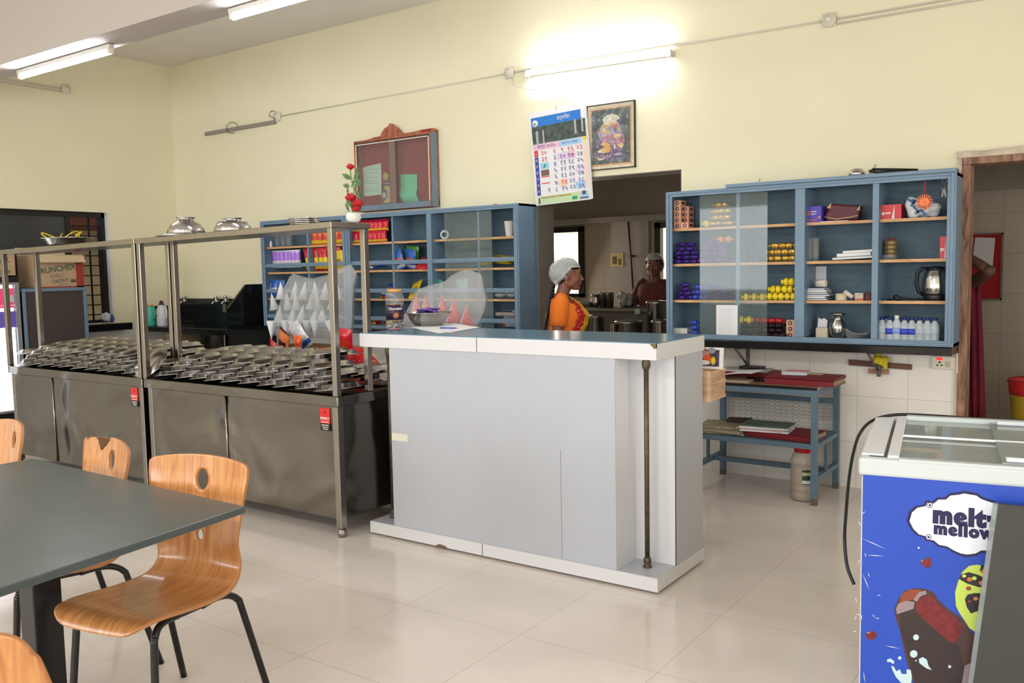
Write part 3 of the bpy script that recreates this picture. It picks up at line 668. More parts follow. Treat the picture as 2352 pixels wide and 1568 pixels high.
a = A(2018, 828, Y=5.70); b = MB(); random.seed(2)
for k in range(9): b.ball((random.uniform(-.03, .03), random.uniform(-.01, .03), random.uniform(-.04, .04)), (random.uniform(.015, .03), .018, random.uniform(.02, .03)), 8)
tag(b.build('rag', mat('yellow_rag', (206, 190, 40), .8, bump=.3), loc=(a.x, 5.73, a.z), remesh=.006), 'bunched yellow rag hanging on the bracket under the cabinet', 'rag')
a = A(1951, 832, Y=WY); c = A(2095, 841, Y=WY); rustw = wood_mat('dark_brown_wood', (78, 48, 40), (120, 80, 62), .6, (1, 3, 8), 0)
b = MB(); b.slab([(a.x, WY-.022, a.z-.016), (c.x, WY-.022, c.z-.02), (c.x, WY-.022, c.z+.012), (a.x, WY-.022, a.z+.02)], (0, .02, 0)); tag(b.build('wooden_batten', rustw), 'dark brown wooden strip fixed to the tiles under the cabinet', 'batten')
a = A(1997, 845, Y=WY); c = A(2043, 858, Y=WY); tag(MB().box((a.x, WY-.035, c.z), (c.x, WY-.023, a.z)).build('wooden_block', mat('pinkish_block', (170, 128, 104), .7, var=.2, vscale=20)), 'pinkish wooden block fixed below the brown strip', 'block')
# socket
a = A(2142, 817, Y=WY); c = A(2196, 848, Y=WY); t = thing('wall_socket', 'white switch and socket board with a red lamp under the cabinet', 'socket', (a.x, WY, c.z))
w = c.x-a.x; h = a.z-c.z
MB().box((0, -.022, 0), (w, -.001, h)).build('plate', offw, t, bevel=.002)
MB().box((w*.2, -.026, h*.72), (w*.45, -.022, h*.93)).build('indicator', mat('red_indicator', (255, 40, 30), .4, emis=1.2), t)
MB().box((w*.6, -.027, h*.18), (w*.78, -.022, h*.62)).build('switch', mat('switch_cream', (196, 186, 164), .4), t)
b = MB(); [b.cyl((w*x, -.0235, h*z), (w*x, -.021, h*z), r, 10) for x, z, r in ((.33, .55, .006), (.24, .3, .005), (.42, .3, .005))]; b.build('socket_hole', blackp, t)
tag(MB().box((0, -.03, 0), (.010, -.001, .12)).build('cable_cover', offw, loc=(c.x+.004, WY, c.z-.02)), 'cream cable cover between the socket and the doorway', 'cable cover')

# ---- pillow packets
def packet(w, h, th, mats, name='snack_packet', cat='packet', logo=True, band=True, tilt=0, bh=.22):
    b = MB(); nu, nv = 8, 12
    for sgn in (-1, 1):
        vs = []; 
        for j in range(nv+1):
            v = -1+2*j/nv
            for i in range(nu+1):
                u = -1+2*i/nu; e = (1-u**4)*(1-min(1, (abs(v)/.9))**4) if abs(v) < .9 else 0
                wob = .06*math.sin(5*u+3*v)*e
                pinch = 1-.06*(1-abs(v))
                vs.append((u*w/2*pinch, sgn*th/2*(e+wob)+sgn*.0006, v*h/2+h/2))
        for j in range(nv):
            for i in range(nu):
                v = (j+.5)/nv; u = (i+.5)/nu
                k = 0
                if logo and .30 < v < .62 and .14 < u < .86: k = 1
                if band and v < bh: k = 2
                if v < .05 or v > .95: k = 3 if len(mats) > 3 else 0
                b.mat(k); base = len(b.v)
                q = [vs[j*(nu+1)+i], vs[j*(nu+1)+i+1], vs[(j+1)*(nu+1)+i+1], vs[(j+1)*(nu+1)+i]]
                b.add(q if sgn < 0 else q[::-1], [(0, 1, 2, 3)], True)
    o = b.build(name, mats, fix=False)
    bm = bmesh.new(); bm.from_mesh(o.data); bmesh.ops.remove_doubles(bm, verts=bm.verts, dist=.0001); bm.to_mesh(o.data); bm.free()
    o['category'] = cat; return o
def foil(n, c, r=.28, v=.12): return mat(n, c, r, .1, var=v, vscale=60, coat=.4, bump=.25, scale=30)
M_pur = foil('purple_film', (170, 118, 226)); M_wh = foil('white_film', (224, 218, 226)); M_red = foil('red_film', (204, 30, 44)); M_yel = foil('yellow_film', (238, 206, 36))
M_or = foil('orange_film', (226, 92, 36)); M_blu = foil('blue_film', (36, 98, 184)); M_grn = foil('green_film', (72, 156, 52)); M_tea = foil('teal_film', (60, 178, 162)); M_crim = foil('crimson_film', (206, 22, 56))
P_purple = packet(.062, .165, .03, [M_pur, M_pur, M_wh, M_wh], bh=.42); P_ry = packet(.068, .21, .034, [M_red, M_yel, M_yel, M_red]); P_orange = packet(.072, .15, .035, [M_or, foil('deep_orange', (196, 60, 30)), M_yel, M_or])
P_crimson = packet(.06, .098, .032, [M_crim, M_red, M_yel, M_crim]); P_blue = packet(.08, .17, .035, [M_blu, M_wh, M_blu, M_blu]); P_bluechip = packet(.14, .17, .035, [M_blu, M_or, M_wh, M_blu])
P_green = packet(.13, .17, .03, [M_grn, M_yel, M_red, M_grn]); P_yel = packet(.14, .18, .03, [M_yel, foil('mustard_film', (170, 140, 30)), M_yel, M_yel]); P_teal = packet(.11, .16, .03, [M_tea, M_wh, M_tea, M_tea])
def place(o, px, Y, z, rot, label, group=None, cat=None):
    p = A(px, 600, Y=Y); r = first_copy(o, USED, (p.x, Y, z), rot, label, group)
    if not group and 'group' in r.keys(): del r['group']
    return r
random.seed(21)
Sz = .002
for k in range(9):
    place(P_purple, 616+k*8.6, 5.70-.006*k, S2+Sz+.04, (.08, random.uniform(-.08, .04), D(20+1.0*k)), 'purple and white snack packet, %s from the left of the filed row' % ORD[k], 'purple snack packets filed on a shelf')
for k in range(8):
    place(P_ry, 712+k*10, 5.69-.006*k, S2+Sz+.006, (.08, random.uniform(-.14, -.02), D(20)), 'red and yellow snack packet, %s from the left of its row' % ORD[k], 'red and yellow snack packets in the left cabinet')
for k in range(6):
    place(P_orange, 725+k*12.5, 5.65, S1+Sz, (.05, 0, D(14+random.uniform(-6, 6))), 'orange snack packet, %s from the left on the top shelf' % ORD[k], 'orange snack packets on the top shelf')
for r_, (n, z, y) in enumerate(((8, S1+Sz, 5.64), (8, S1+.098, 5.64))):
    for k in range(n):
        place(P_crimson, 810+k*10.6+(4 if r_ else 0), y, z, (.05, random.uniform(-.08, .08), D(14+random.uniform(-8, 8))), 'red snack packet, %s from the left in the %s row, top shelf' % (ORD[k], ('lower', 'upper')[r_]), 'red snack packets on the top shelf')
for k in range(3):
    place(P_blue, 617+k*14, 5.65, S3+Sz, (.05, 0, D(15)), 'blue snack packet with a white panel, %s from the left, third shelf down' % ORD[k], 'blue snack packets at the left end')
place(P_green, 742, 5.7, S2+Sz, (.3, .2, D(10)), 'green snack packet behind the red and yellow ones')
place(P_yel, 783, 5.62, S2+Sz, (.1, -.1, D(-10)), 'yellow snack packet at the right end of the red and yellow row')
place(P_bluechip, 840, 5.60, S2+.025, (D(-80), .2, D(-20)), 'blue snack packet lying flat alone on the second shelf')
place(P_bluechip, 922, 5.64, S2+Sz, (.15, -.25, D(-15)), 'blue chips packet, left of the group on the second shelf')
place(P_bluechip, 942, 5.68, S2+Sz, (.1, .15, D(-5)), 'blue chips packet, middle of the group on the second shelf')
place(P_green, 948, 5.72, S2+.03, (.1, .1, D(5)), 'green chips packet behind the blue ones on the second shelf')
place(P_red2 := packet(.15, .12, .03, [M_red, M_crim, M_red, M_red]), 964, 5.60, S2+Sz, (D(-40), .1, D(-10)), 'red packet leaning at the right of the blue chips packets')
place(P_green, 868, 5.60, S3+.02, (D(-78), .3, D(-30)), 'green packet lying flat on the third shelf')
place(P_bluechip, 884, 5.60, S3+Sz+.02, (D(-55), .2, D(10)), 'blue packet leaning beside the flat green packet')
place(P_yel, 944, 5.60, S3+Sz, (D(-35), -.3, D(-10)), 'yellow packet with a dark print leaning on the third shelf')
place(P_teal, 1008, 5.66, S3+Sz, (.12, .1, D(-15)), 'teal packet on the third shelf beside the glass pane')
place(P_teal, 1065, 5.70, S3+Sz, (.12, -.1, D(10)), 'teal packet on the third shelf behind the glass pane')
for k, (px, z, r) in enumerate(((1100, S2+.03, D(-80)), (1125, S2+.055, D(-76)), (1155, S2+.03, D(-82)), (1178, S2+.05, D(-78)))):
    place(P_yel, px, 5.60, z, (r, .1, D(-15+14*k)), 'yellow packet lying flat on the second shelf right of centre, %s from the left' % ORD[k], 'yellow packets lying flat')
for k, (px, o_) in enumerate(((850, P_crimson), (878, P_green))):
    place(o_, px, 5.60, S0+.004, (D(-75), 0, D(-10)), ('red packet', 'green packet')[k]+' lying flat on the bottom of the long left cabinet')
place(P_red2, 985, 5.60, S3-.16, (D(-70), 0, D(10)), 'red packet lying low behind the paper cones')
def lath(name, px, Y, z, prof, mats, label, cat, group=None, n=20, rot=None):
    p = A(px, 600, Y=Y); b = MB(); b.lathe(prof, (0, 0, 0), n); return tag(b.build(name, mats, loc=(p.x, Y, z), rot=rot), label, cat, group)
lath('paper_cup', 1172, 5.64, S1, [(.028, 0), (.03, .002), (.042, .115), (.044, .117), (.04, .115), (.028, .006), (0, .005)], white, 'tall white cup on the top shelf at the right end', 'cup')
lath('bottle', 624, 5.64, S1, [(.012, 0), (.014, .004), (.013, .04), (.008, .045), (.008, .06), (0, .061)], white, 'tiny white bottle on the top shelf at the left end', 'bottle')
for k in range(3): lath('glass_tumbler', 640+k*13, 5.72, S1, [(.028, 0), (.03, .003), (.034, .11), (.032, .11), (.027, .008), (0, .007)], jarm, 'clear tumbler at the back of the top shelf, %s from the left' % ORD[k], 'glass', 'clear tumblers on the top shelf')
p = A(1023, 600, Y=5.62); tag(MB().tube([(.03*math.cos(a), 0, .035+.03*math.sin(a)) for a in [k*PI/9 for k in range(18)]], .01, 8, True).build('tape_roll', mat('clear_tape', (200, 206, 200), .3), loc=(p.x, 5.62, S1+.002), rot=(0, 0, .4)), 'roll of clear tape standing on the top shelf by the glass', 'tape roll')
random.seed(4)
b = MB(); [b.ball((random.uniform(-.09, .09), random.uniform(-.03, .03), .02+random.uniform(0, .03)), (.05, .04, .02), 8) for k in range(8)]
p = A(1165, 600, Y=5.66); tag(b.build('polythene_bag', mat('crumpled_clear_plastic', (176, 184, 186), .25, alpha=.7, bump=.4), loc=(p.x, 5.66, S3-.0), remesh=.008), 'crumpled clear plastic bag on the third shelf at the right end', 'bag')
p = A(1165, 600, Y=5.66)
tag(MB().box((-.1, -.01, 0), (.1, .0, .13)).mat(1).box((-.1, -.011, .11), (-.02, -.01, .128)).build('printed_notice', [mat('pale_lilac_paper', (200, 196, 206), .7), blackp], loc=(p.x, 5.74, S0+.005), rot=(-.12, 0, 0)), 'pale printed sheet standing in the bottom of the left cabinet', 'paper')
place(P_crimson, 1150, 5.60, S0+.03, (D(-70), .3, D(50)), 'red and white packet lying before the pale printed sheet')
tag(MB().box((-.1, -.07, 0), (.1, .07, .03)).build('cloth_bundle', mat('grey_cloth', (150, 146, 144), .9, bump=.4), loc=(p.x+.005, 5.68, S3-.135), bevel=.01), 'folded grey cloth bundle in the right end of the left cabinet', 'cloth')

# ---- sweets and boxes in the right cabinet
def rbox(name, px0, px1, z, h, dp, m, label, cat='box', Y=5.64, group=None, rz=0, bevel=.002):
    a = A(px0, 600, Y=Y); c = A(px1, 600, Y=Y); w = c.x-a.x
    b = MB(); b.box((-w/2, 0, 0), (w/2, dp, h)); return tag(b.build(name, m, loc=((a.x+c.x)/2, Y, z), rot=(0, 0, rz), bevel=bevel), label, cat, group)
peach = mat('peach_card', (224, 170, 140), .5); darkp = mat('brown_print', (110, 40, 44), .5)
def mini_box(px, Y, z, lab, w=.052, h=.038, d=.09, rz=0):
    p = A(px, 600, Y=Y); o = USED.get('mini')
    if not o:
        b = MB(); b.box((-w/2, 0, 0), (w/2, d, h)); b.mat(1)
        b.cyl((0, -.001, h/2), (0, .001, h/2), h*.34, 14); b.mat(2).cyl((0, -.002, h/2), (0, 0, h/2), h*.18, 12).mat(1).box((-w/2-.0005, d*.2, h*.3), (w/2+.0005, d*.8, h*.7))
        o = b.build('sweet_box', [peach, darkp, M_wh]); USED['mini'] = o; c = o
    else: c = dup(o)
    c.location = (p.x, Y, z); c.rotation_euler = (0, 0, rz); tag(c, lab, 'box', 'small peach sweet boxes'); return c
for k in range(5): mini_box(1556, 5.625, S1+.0385*k, 'peach sweet box in the left column, %s from the bottom' % ORD[k])
for k in range(4): mini_box(1574, 5.69, S1+.0385*k, 'peach sweet box in the rear column, %s from the bottom' % ORD[k])
mini_box(1573, 5.595, S1, 'small peach sweet box alone before the stack on the top shelf')
for k in range(3): mini_box(1816, 5.63, S0-.012+.0385*k, 'peach sweet box in the cabinet bottom by the middle post, %s from below' % ORD[k])
def toffee(name, r, l, mats):
    b = MB(); b.lathe([(.0005, -l/2), (r*.75, -l/2+.001), (r, -l*.3), (r, l*.3), (r*.75, l/2-.001), (.0005, l/2)], (0, 0, 0), 10, Matrix.Rotation(D(90), 3, 'Y'))
    b.mat(len(mats)-1)
    for s in (-1, 1): b.lathe([(r*.25, 0), (r*.3, s*.004), (r*.8, s*.014), (r*.75, s*.014), (r*.2, s*.004)], (s*l*.5, 0, 0), 8, Matrix.Rotation(D(90), 3, 'Y'))
    return b.build(name, mats)
gold = mat('gold_foil', (214, 176, 84), .28, .75, bump=.5, scale=60, var=.3, vscale=70)
T_gold = toffee('wrapped_sweet_roll', .019, .045, [gold]); T_yel = toffee('wrapped_candy', .024, .03, [mat('yellow_wrap', (240, 212, 30), .35, bump=.5, scale=50, coat=.4)])
T_vio = toffee('wrapped_bar', .014, .05, [mat('violet_wrap', (66, 36, 130), .3, .3, bump=.6, scale=60, var=.4, vscale=50)]); T_dk = toffee('wrapped_dark_sweet', .015, .035, [mat('dark_wrap', (48, 32, 38), .3, .3, bump=.5, scale=60, var=.6, vscale=70)])
T_bl = toffee('wrapped_blue_sweet', .017, .035, [mat('blue_wrap', (70, 90, 196), .3, .2, bump=.5, scale=60, var=.4, vscale=60)]); T_or = toffee('wrapped_orange_sweet', .022, .03, [mat('orange_wrap', (232, 150, 60), .4, bump=.4, scale=50)])
T_red = toffee('wrapped_red_sweet', .018, .04, [mat('red_wrap', (176, 36, 44), .35, .1, bump=.4, scale=60, var=.3, vscale=60)])
def heap(o, px0, px1, z, cols, rows, rh, label, group, Y=5.62, dY=.045, ny=1, shrink=.5, rnd=.006, cat='sweet'):
    a = A(px0, 600, Y=Y).x; c = A(px1, 600, Y=Y).x
    for r in range(rows):
        n = max(1, int(round(cols-shrink*2*r*.5)))
        for i in range(n):
            for j in range(ny):
                x = a+(c-a)*((i+.5+(cols-n)/2)/cols); q = first_copy(o, USED, (x+random.uniform(-rnd, rnd)*.4, Y+dY*j+random.uniform(-rnd, rnd), z+rh/2+r*rh*.97), (random.uniform(-.15, .15), 0, random.uniform(-.35, .35)), '%s, %s from left, %s layer%s' % (label, ORD[i], ('bottom', 'second', 'third', 'fourth', 'fifth', 'sixth')[r], '' if ny == 1 else ', '+('front', 'rear')[j]+' row'), group); q['category'] = cat
heap(T_gold, 1630, 1682, S1, 4, 4, .042, 'gold sweet roll behind glass, top shelf', 'gold sweets behind the glass', Y=5.63, shrink=.6)
heap(T_yel, 1614, 1634, S1, 1, 1, .05, 'yellow candy left of the gold sweets', 'yellow candy beside the gold sweets')
heap(T_gold, 1764, 1829, S2, 4, 3, .042, 'gold sweet roll by the middle post', 'gold sweets on the second shelf', shrink=.4)
heap(T_vio, 1548, 1604, S2, 3, 5, .03, 'dark violet bar, second shelf left', 'dark violet bars on the second shelf', ny=1, shrink=.2)
heap(toffee('wrapped_mauve_sweet', .019, .04, [mat('mauve_wrap', (116, 70, 140), .35, .1, bump=.5, scale=60, var=.3, vscale=50)]), 1606, 1676, S2, 4, 4, .04, 'mauve sweet behind glass', 'mauve sweets behind the glass', shrink=.7)
heap(T_or, 1648, 1682, S2+.13, 2, 1, .05, 'orange candy atop mauve sweets', 'orange candies on the mauve heap')
heap(T_dk, 1745, 1762, S2, 1, 1, .03, 'dark sweet beside the gold sweets', 'dark sweet on the second shelf')
heap(T_vio, 1558, 1588, S3, 2, 4, .03, 'violet bar, third shelf left', 'violet bars on the third shelf', shrink=.5)
heap(T_bl, 1590, 1630, S3, 3, 3, .036, 'blue sweet, third shelf', 'blue sweets on the third shelf', shrink=.7)
heap(T_vio, 1630, 1682, S3, 3, 3, .032, 'violet bar behind glass, third shelf', 'violet bars behind the glass', shrink=.7)
heap(T_yel, 1762, 1829, S3, 5, 2, .048, 'yellow candy by the middle post', 'yellow candies heaped by the post', shrink=.9)
heap(T_yel, 1800, 1826, S3+.094, 2, 1, .048, 'yellow candy topping the post heap', 'yellow candies topping the heap')
heap(T_yel, 1706, 1760, S3, 3, 1, .04, 'yellow candy behind glass, third shelf', 'yellow candies behind the glass')
heap(T_bl, 1586, 1606, S0-.012, 1, 3, .036, 'blue sweet beside the white box', 'blue sweets in the cabinet bottom')
heap(T_dk, 1694, 1806, S0-.012, 7, 3, .032, 'dark sweet, cabinet bottom', 'dark sweets in the cabinet bottom', shrink=.5, ny=2)
heap(T_yel, 1694, 1730, S0+.08, 2, 1, .04, 'yellow candy on the dark sweets', 'yellow candies in the cabinet bottom')
heap(T_red, 1730, 1800, S0+.08, 4, 1, .036, 'red sweet on the dark sweets', 'red sweets in the cabinet bottom')
rbox('box', 1545, 1578, .974, .048, .09, white, 'small white box in the bottom left of the sweets cabinet')
t = None
a = A(1645, 700, Y=CF+.02); c = A(1694, 770, Y=CF+.02)
b = MB(); b.box((a.x, CF+.020, c.z), (c.x, CF+.0225, a.z)); b.mat(1)
for k in range(12): b.box((a.x+.02, CF+.0193, a.z-.03-.014*k), (c.x-.02-.01*(k % 3), CF+.0200, a.z-.032-.014*k))
tag(b.build('paper_notice', [paper, mat('faint_print', (190, 194, 206), .7)]), 'white notice sheet stuck on the sliding glass of the sweets cabinet', 'notice')
pb = mat('violet_card', (78, 58, 176), .4)
a = A(1847, 600, Y=5.62).x; c = A(1886, 600, Y=5.62).x
b = MB(); b.box((a, 5.62, S1), (c, 5.74, S1+.1)); b.mat(1).box((a+.005, 5.619, S1+.045), (a+.035, 5.6195, S1+.075)); b.mat(2).box((a+.04, 5.619, S1+.065), (a+.075, 5.6195, S1+.07)).box((a+.04, 5.619, S1+.05), (a+.07, 5.6195, S1+.055)); b.mat(1).box((a+.015, 5.619, S1+.012), (a+.08, 5.6195, S1+.02)); b.mat(3).cyl((c-.015, 5.619, S1+.03), (c-.015, 5.6195, S1+.03), .007, 12)
tag(b.build('carton', [pb, mat('rust_print', (170, 90, 70), .5), white, M_yel]), 'violet printed carton on the top shelf right of the middle post', 'box')
# maroon bag with tan edging
maroon = mat('maroon_rexine', (92, 34, 48), .45, bump=.2, scale=60)
a = A(1935, 600, Y=5.66); t = thing('handbag', 'maroon folded bag with tan edges on the top shelf', 'bag', (a.x, 5.66, S1+.003))
MB().slab([(-.1, 0, 0), (.09, 0, .0), (.1, 0, .09), (.02, 0, .098), (-.07, 0, .112), (-.115, 0, .04)], (0, .09, 0)).build('bag_body', maroon, t, bevel=.012)
b = MB(); tan = mat('tan_edge', (196, 166, 124), .6); b.tube([(-.11, -.004, .03), (-.04, -.006, .012), (.04, -.006, .02), (.09, -.004, .03)], .004, 6); b.mat(0).slab([(-.1, -.002, .085), (-.07, -.002, .114), (-.075, -.002, .08)], (0, .004, 0)); b.slab([(.08, -.002, .06), (.1, -.002, .092), (.1, -.002, .06)], (0, .004, 0)); b.build('edging', tan, t)
a = A(1920, 600, Y=5.62); tag(MB().box((-.09, 0, 0), (.07, .05, .003)).build('paper_sheet', paper, loc=(a.x, 5.605, S1+.0005)), 'white paper lying under the maroon bag', 'paper')
def redbox(px0, px1, z, h, lab, dp=.09, w2=.3):
    a = A(px0, 600, Y=5.62).x; c = A(px1, 600, Y=5.62).x; b = MB(); b.box((a, 5.62, z), (c, 5.62+dp, z+h)); w = c-a
    b.mat(1).slab([(a+w*.55, 5.6192, z+.002), (a+w*.68, 5.6192, z+.002), (a+w*.68, 5.6192, z+h-.004)], (0, .0006, 0)); b.mat(1).box((a+w*.08, 5.6192, z+h*.3), (a+w*.2, 5.6196, z+h*.48)).box((a+w*.25, 5.6192, z+h*.36), (a+w*.5, 5.6196, z+h*.46))
    tag(b.build('carton', [mat('red_card', (206, 36, 44), .35), white]), lab, 'box')
redbox(2020, 2068, S1, .085, 'red printed carton on the top shelf beside the white bag', w2=.3)
redbox(2158, 2178, S2, .125, 'red printed carton at the right end of the second shelf')
lath('bottle', 2024, 5.72, S1, [(.012, 0), (.014, .003), (.014, .1), (.009, .105), (.009, .125), (0, .126)], mat('deep_blue_plastic', (40, 80, 180), .3), 'blue bottle behind the red carton on the top shelf', 'bottle')
random.seed(9)
b = MB(); [b.ball((random.uniform(-.07, .07), random.uniform(-.02, .03), .05+random.uniform(-.02, .05)), (random.uniform(.03, .05), .04, random.uniform(.03, .045)), 8) for k in range(12)]
a = A(2118, 600, Y=5.66); t = thing('carrier_bag', 'white plastic carrier bag with blue print on the top shelf', 'bag', (a.x, 5.66, S1))
MB.build(b, 'bag_body', mat('thin_white_plastic', (222, 222, 226), .35, bump=.35, scale=18), t, remesh=.007)
b = MB()
for (x, z, r, l) in ((-.06, .1, .6, .05), (-.045, .085, -.9, .04), (-.03, .1, .2, .05), (-.03, .05, .9, .05), (-.015, .035, -.6, .04), (0, .06, .4, .05), (.01, .03, 1.0, .04), (.035, .065, -.2, .03)):
    b.cbox((x, -.052, z), (l, .004, .011), Euler((0, r, 0)).to_matrix())
b.build('bag_print', mat('blue_print', (50, 90, 150), .5), t)
# hanging ornament and keys
a = A(2125, 412, Y=CF-.02); o_ = A(2123, 464, Y=CF-.03); L_ = a.z-o_.z
t = thing('hanging_ornament', 'round orange sun medallion on a red string before the cabinet', 'ornament', (o_.x, CF-.03, o_.z))
orm = mat('copper_orange', (226, 120, 70), .35, .3, bump=.2, scale=80)
MB().tube([(0, 0, .045), (.001, .004, L_-.02), (.0, .016, L_)], .002, 6).ball((0, .0, .075), .006, 8).build('string', redp, t)
b = MB(); R = Matrix.Rotation(D(90), 3, 'X'); b.lathe([(.0, 0), (.012, .006), (.02, .004), (.026, .008), (.03, .003), (.03, 0)], (0, 0, 0), 24, R)
b.build('medallion', orm, t)
for k in range(20):
    q = k*PI/10; b = MB(); b.cbox((.038*math.cos(q), 0, .038*math.sin(q)), (.015, .003, .005), Euler((0, -q, 0)).to_matrix()); b.build('ray', orm, t)
a = A(2169, 412, Y=CF-.02)
t = thing('key_bunch', 'small bunch of keys hanging on a nail on the right cabinet', 'keys', (a.x, CF-.022, a.z-.09)); km = mat('dull_metal', (120, 112, 100), .4, .8)
MB().tube([(.012*math.cos(q), 0, .08+.012*math.sin(q)) for q in [k*PI/6 for k in range(12)]], .0015, 6, True).tube([(0, .0, .068), (.004, 0, .05), (0, 0, .035)], .0015, 6).cyl((0, .022, .09), (0, -.004, .094), .002, 6).build('key_ring', km, t)
for k, (x, r) in enumerate(((-.006, .2), (.006, -.15))): MB().cbox((x, -.002*k, .012), (.007, .002, .04), Euler((0, r, 0)).to_matrix()).ball((x, -.002*k, .034), (.008, .002, .008), 8).build('key', km, t)
# second shelf
def book(px0, px1, z, h, dp, m, lab, name='book', rot=0, Y=5.63, cat='book', grp=None):
    a = A(px0, 600, Y=Y).x; c = A(px1, 600, Y=Y).x; w = c-a
    b = MB(); b.box((-w/2, 0, 0), (w/2, dp, h)); b.mat(1).box((-w/2-.001, -.002, -.001), (w/2+.001, dp, .001)).box((-w/2-.001, -.002, h-.001), (w/2+.001, dp, h+.001))
    return tag(b.build(name, [paper, m], loc=((a+c)/2, Y, z+.002), rot=(0, -rot, 0)), lab, cat, grp)
for k, (x0, x1, h, m, lab) in enumerate(((1912, 2003, .014, mat('grey_cover', (120, 120, 112), .6), 'bottom grey book in the pile on the second shelf'), (1922, 2000, .018, white, 'thick white book in the middle of the pile on the second shelf'), (1936, 2003, .012, white, 'top thin white book of the pile on the second shelf'))):
    book(x0, x1, S2+(0, .018, .04)[k]+.006, h, .13, m, lab, rot=.035)
for k in range(9): lath('reflected_cup', 1858, 5.68, S2+.012*k, [(.026, 0), (.03, .05), (.031, .05), (.027, .002), (0, .001)], jarm, 'reflected clear cup in the left nested column on the second shelf, %s from below' % ORD[k], 'cup', 'reflected nested clear cups, left column', n=16)  # cup shapes put in for the ghostly reflection of a stack
for k in range(9): lath('reflected_cup', 1872, 5.68, S2+.012*k, [(.024, 0), (.026, .05), (.027, .05), (.025, .002), (0, .001)], jarm, 'reflected clear cup in the right nested column, %s from below' % ORD[k], 'cup', 'reflected nested clear cups, right column', n=16)  # second column of the same reflection, built as cups
tinm = mat('brass_tin', (140, 120, 80), .4, .4, var=.3, vscale=30)
lath('bowl', 2042, 5.67, S2, [(.045, 0), (.048, .003), (.05, .03), (.048, .03), (.044, .006), (0, .005)], jarm, 'clear low bowl under the round brass tins', 'bowl')
for k in range(4): lath('round_tin', 2045, 5.67, S2+.008+.026*k, [(.028, 0), (.036, .002), (.036, .02), (.032, .023), (.034, .025), (0, .0255)], tinm, 'round brass tin in the column on the second shelf, %s from below' % ORD[k], 'tin', 'brass tins in a column')
lath('red_garland', 2047, 5.67, S2+.1125, [(.0, 0), (.02, .001), (.026, .006), (.018, .012), (0, .014)], mat('dull_red', (140, 50, 50), .7), 'small red lump on top of the brass tins', 'garland')
# third shelf
nt_ = A(1864, 612, Y=5.79); nt2 = A(1895, 655, Y=5.79)
b = MB(); b.box((nt_.x, 5.815, nt2.z), (nt2.x, 5.8165, nt_.z)); b.mat(1); [b.box((nt_.x+.01, 5.8145, nt_.z-.02-.012*k), (nt2.x-.01, 5.815, nt_.z-.022-.012*k)) for k in range(8)]
tag(b.build('paper_note', [paper, mat('faint_print', (190, 194, 206), .7)]), 'handwritten white note pinned to the cabinet back, third shelf', 'note')
pc = [mat('cover_black', (40, 40, 44), .5), mat('cover_blue', (60, 90, 150), .5), white]
for k in range(6): book(1846+2*k, (1900, 1896, 1905, 1900, 1898, 1894)[k], S3+.0128*k, .009, .12, pc[(k*2) % 3], 'notebook in the pile on the third shelf, %s from the bottom' % ORD[k], 'notebook', rot=0, cat='notebook', grp='notebooks piled on the third shelf')
p = A(1886, 600, Y=5.66); t = thing('mug', 'white mug lying on the notebooks on the third shelf', 'mug', (p.x, 5.67, S3+.0128*6+.028))
MB().lathe([(.024, -.03), (.026, .03), (.024, .03), (.022, -.026), (0, -.026)], (0, 0, 0), 18, Matrix.Rotation(D(90), 3, 'Y')).build('mug_body', offw, t)
MB().tube([(.0+.018*math.cos(q), -.024-.016*math.sin(q), 0) for q in [k*PI/6 for k in range(7)]], .003, 6).build('handle', offw, t)
lath('tape_roll', 1933, 5.64, S3, [(.018, 0), (.032, .0), (.033, .003), (.033, .042), (.018, .043), (.018, 0)], mat('cream_tape_roll', (214, 200, 170), .5), 'cream tape roll lying on the third shelf', 'tape roll')
p = A(1952, 600, Y=5.64); tag(MB().cyl((-.03, 0, .055), (.02, 0, .018), .014, 12).build('rubber_roll', mat('pinkish_white', (222, 206, 196), .6), loc=(p.x, 5.64, S3)), 'pale roll leaning on the third shelf beside the tape', 'roll')
p = A(1974, 600, Y=5.64); tag(MB().box((-.025, 0, 0), (.025, .06, .012)).mat(1).box((-.025, 0, .012), (.025, .06, .045)).build('match_box', [mat('orange_card', (214, 110, 80), .5), mat('cream_card', (206, 196, 176), .6)], loc=(p.x, 5.64, S3)), 'small cream and orange box on the third shelf', 'box')
rbox('box', 1986, 2001, S3, .042, .05, maroon, 'small dark maroon box at the end of the third shelf', Y=5.66)
# kettle
p = A(2150, 600, Y=5.67); t = thing('electric_kettle', 'steel electric kettle with a black handle on the third shelf', 'kettle', (p.x, 5.67, S3))
MB().lathe([(.062, 0), (.065, .004), (.065, .03), (.063, .036), (0, .036)], (0, 0, 0), 28).build('kettle_base', blackp, t)
MB().lathe([(.062, .036), (.072, .045), (.074, .08), (.068, .13), (.055, .175), (.045, .185), (0, .187)], (0, 0, 0), 32).build('kettle_body', steel, t)
MB().lathe([(.047, .184), (.044, .194), (.02, .2), (0, .201)], (0, 0, 0), 24).build('lid', blackp, t)
MB().tube([(-.04, 0, .19), (-.075, 0, .19), (-.1, 0, .16), (-.104, 0, .1), (-.09, 0, .05), (-.062, 0, .03)], [.008, .010, .011, .011, .010, .008], 10).build('handle', blackp, t)
MB().slab([(.04, -.012, .186), (.078, 0, .175), (.06, 0, .14)], (0, .012, 0)).build('spout', steel, t)
p = A(2080, 600, Y=5.64); tag(MB().tube([(-.1, 0, .004), (-.06, .0, .006), (-.045, 0, .012), (.0, .01, .01), (.05, .0, .008), (.09, .02, .006)], [.004, .004, .014, .006, .005, .004], 8).ball((-.05, 0, .022), (.018, .012, .015), 8).build('power_lead', blackp, loc=(p.x, 5.64, S3)), 'black kettle lead and plug lying on the third shelf', 'cable')
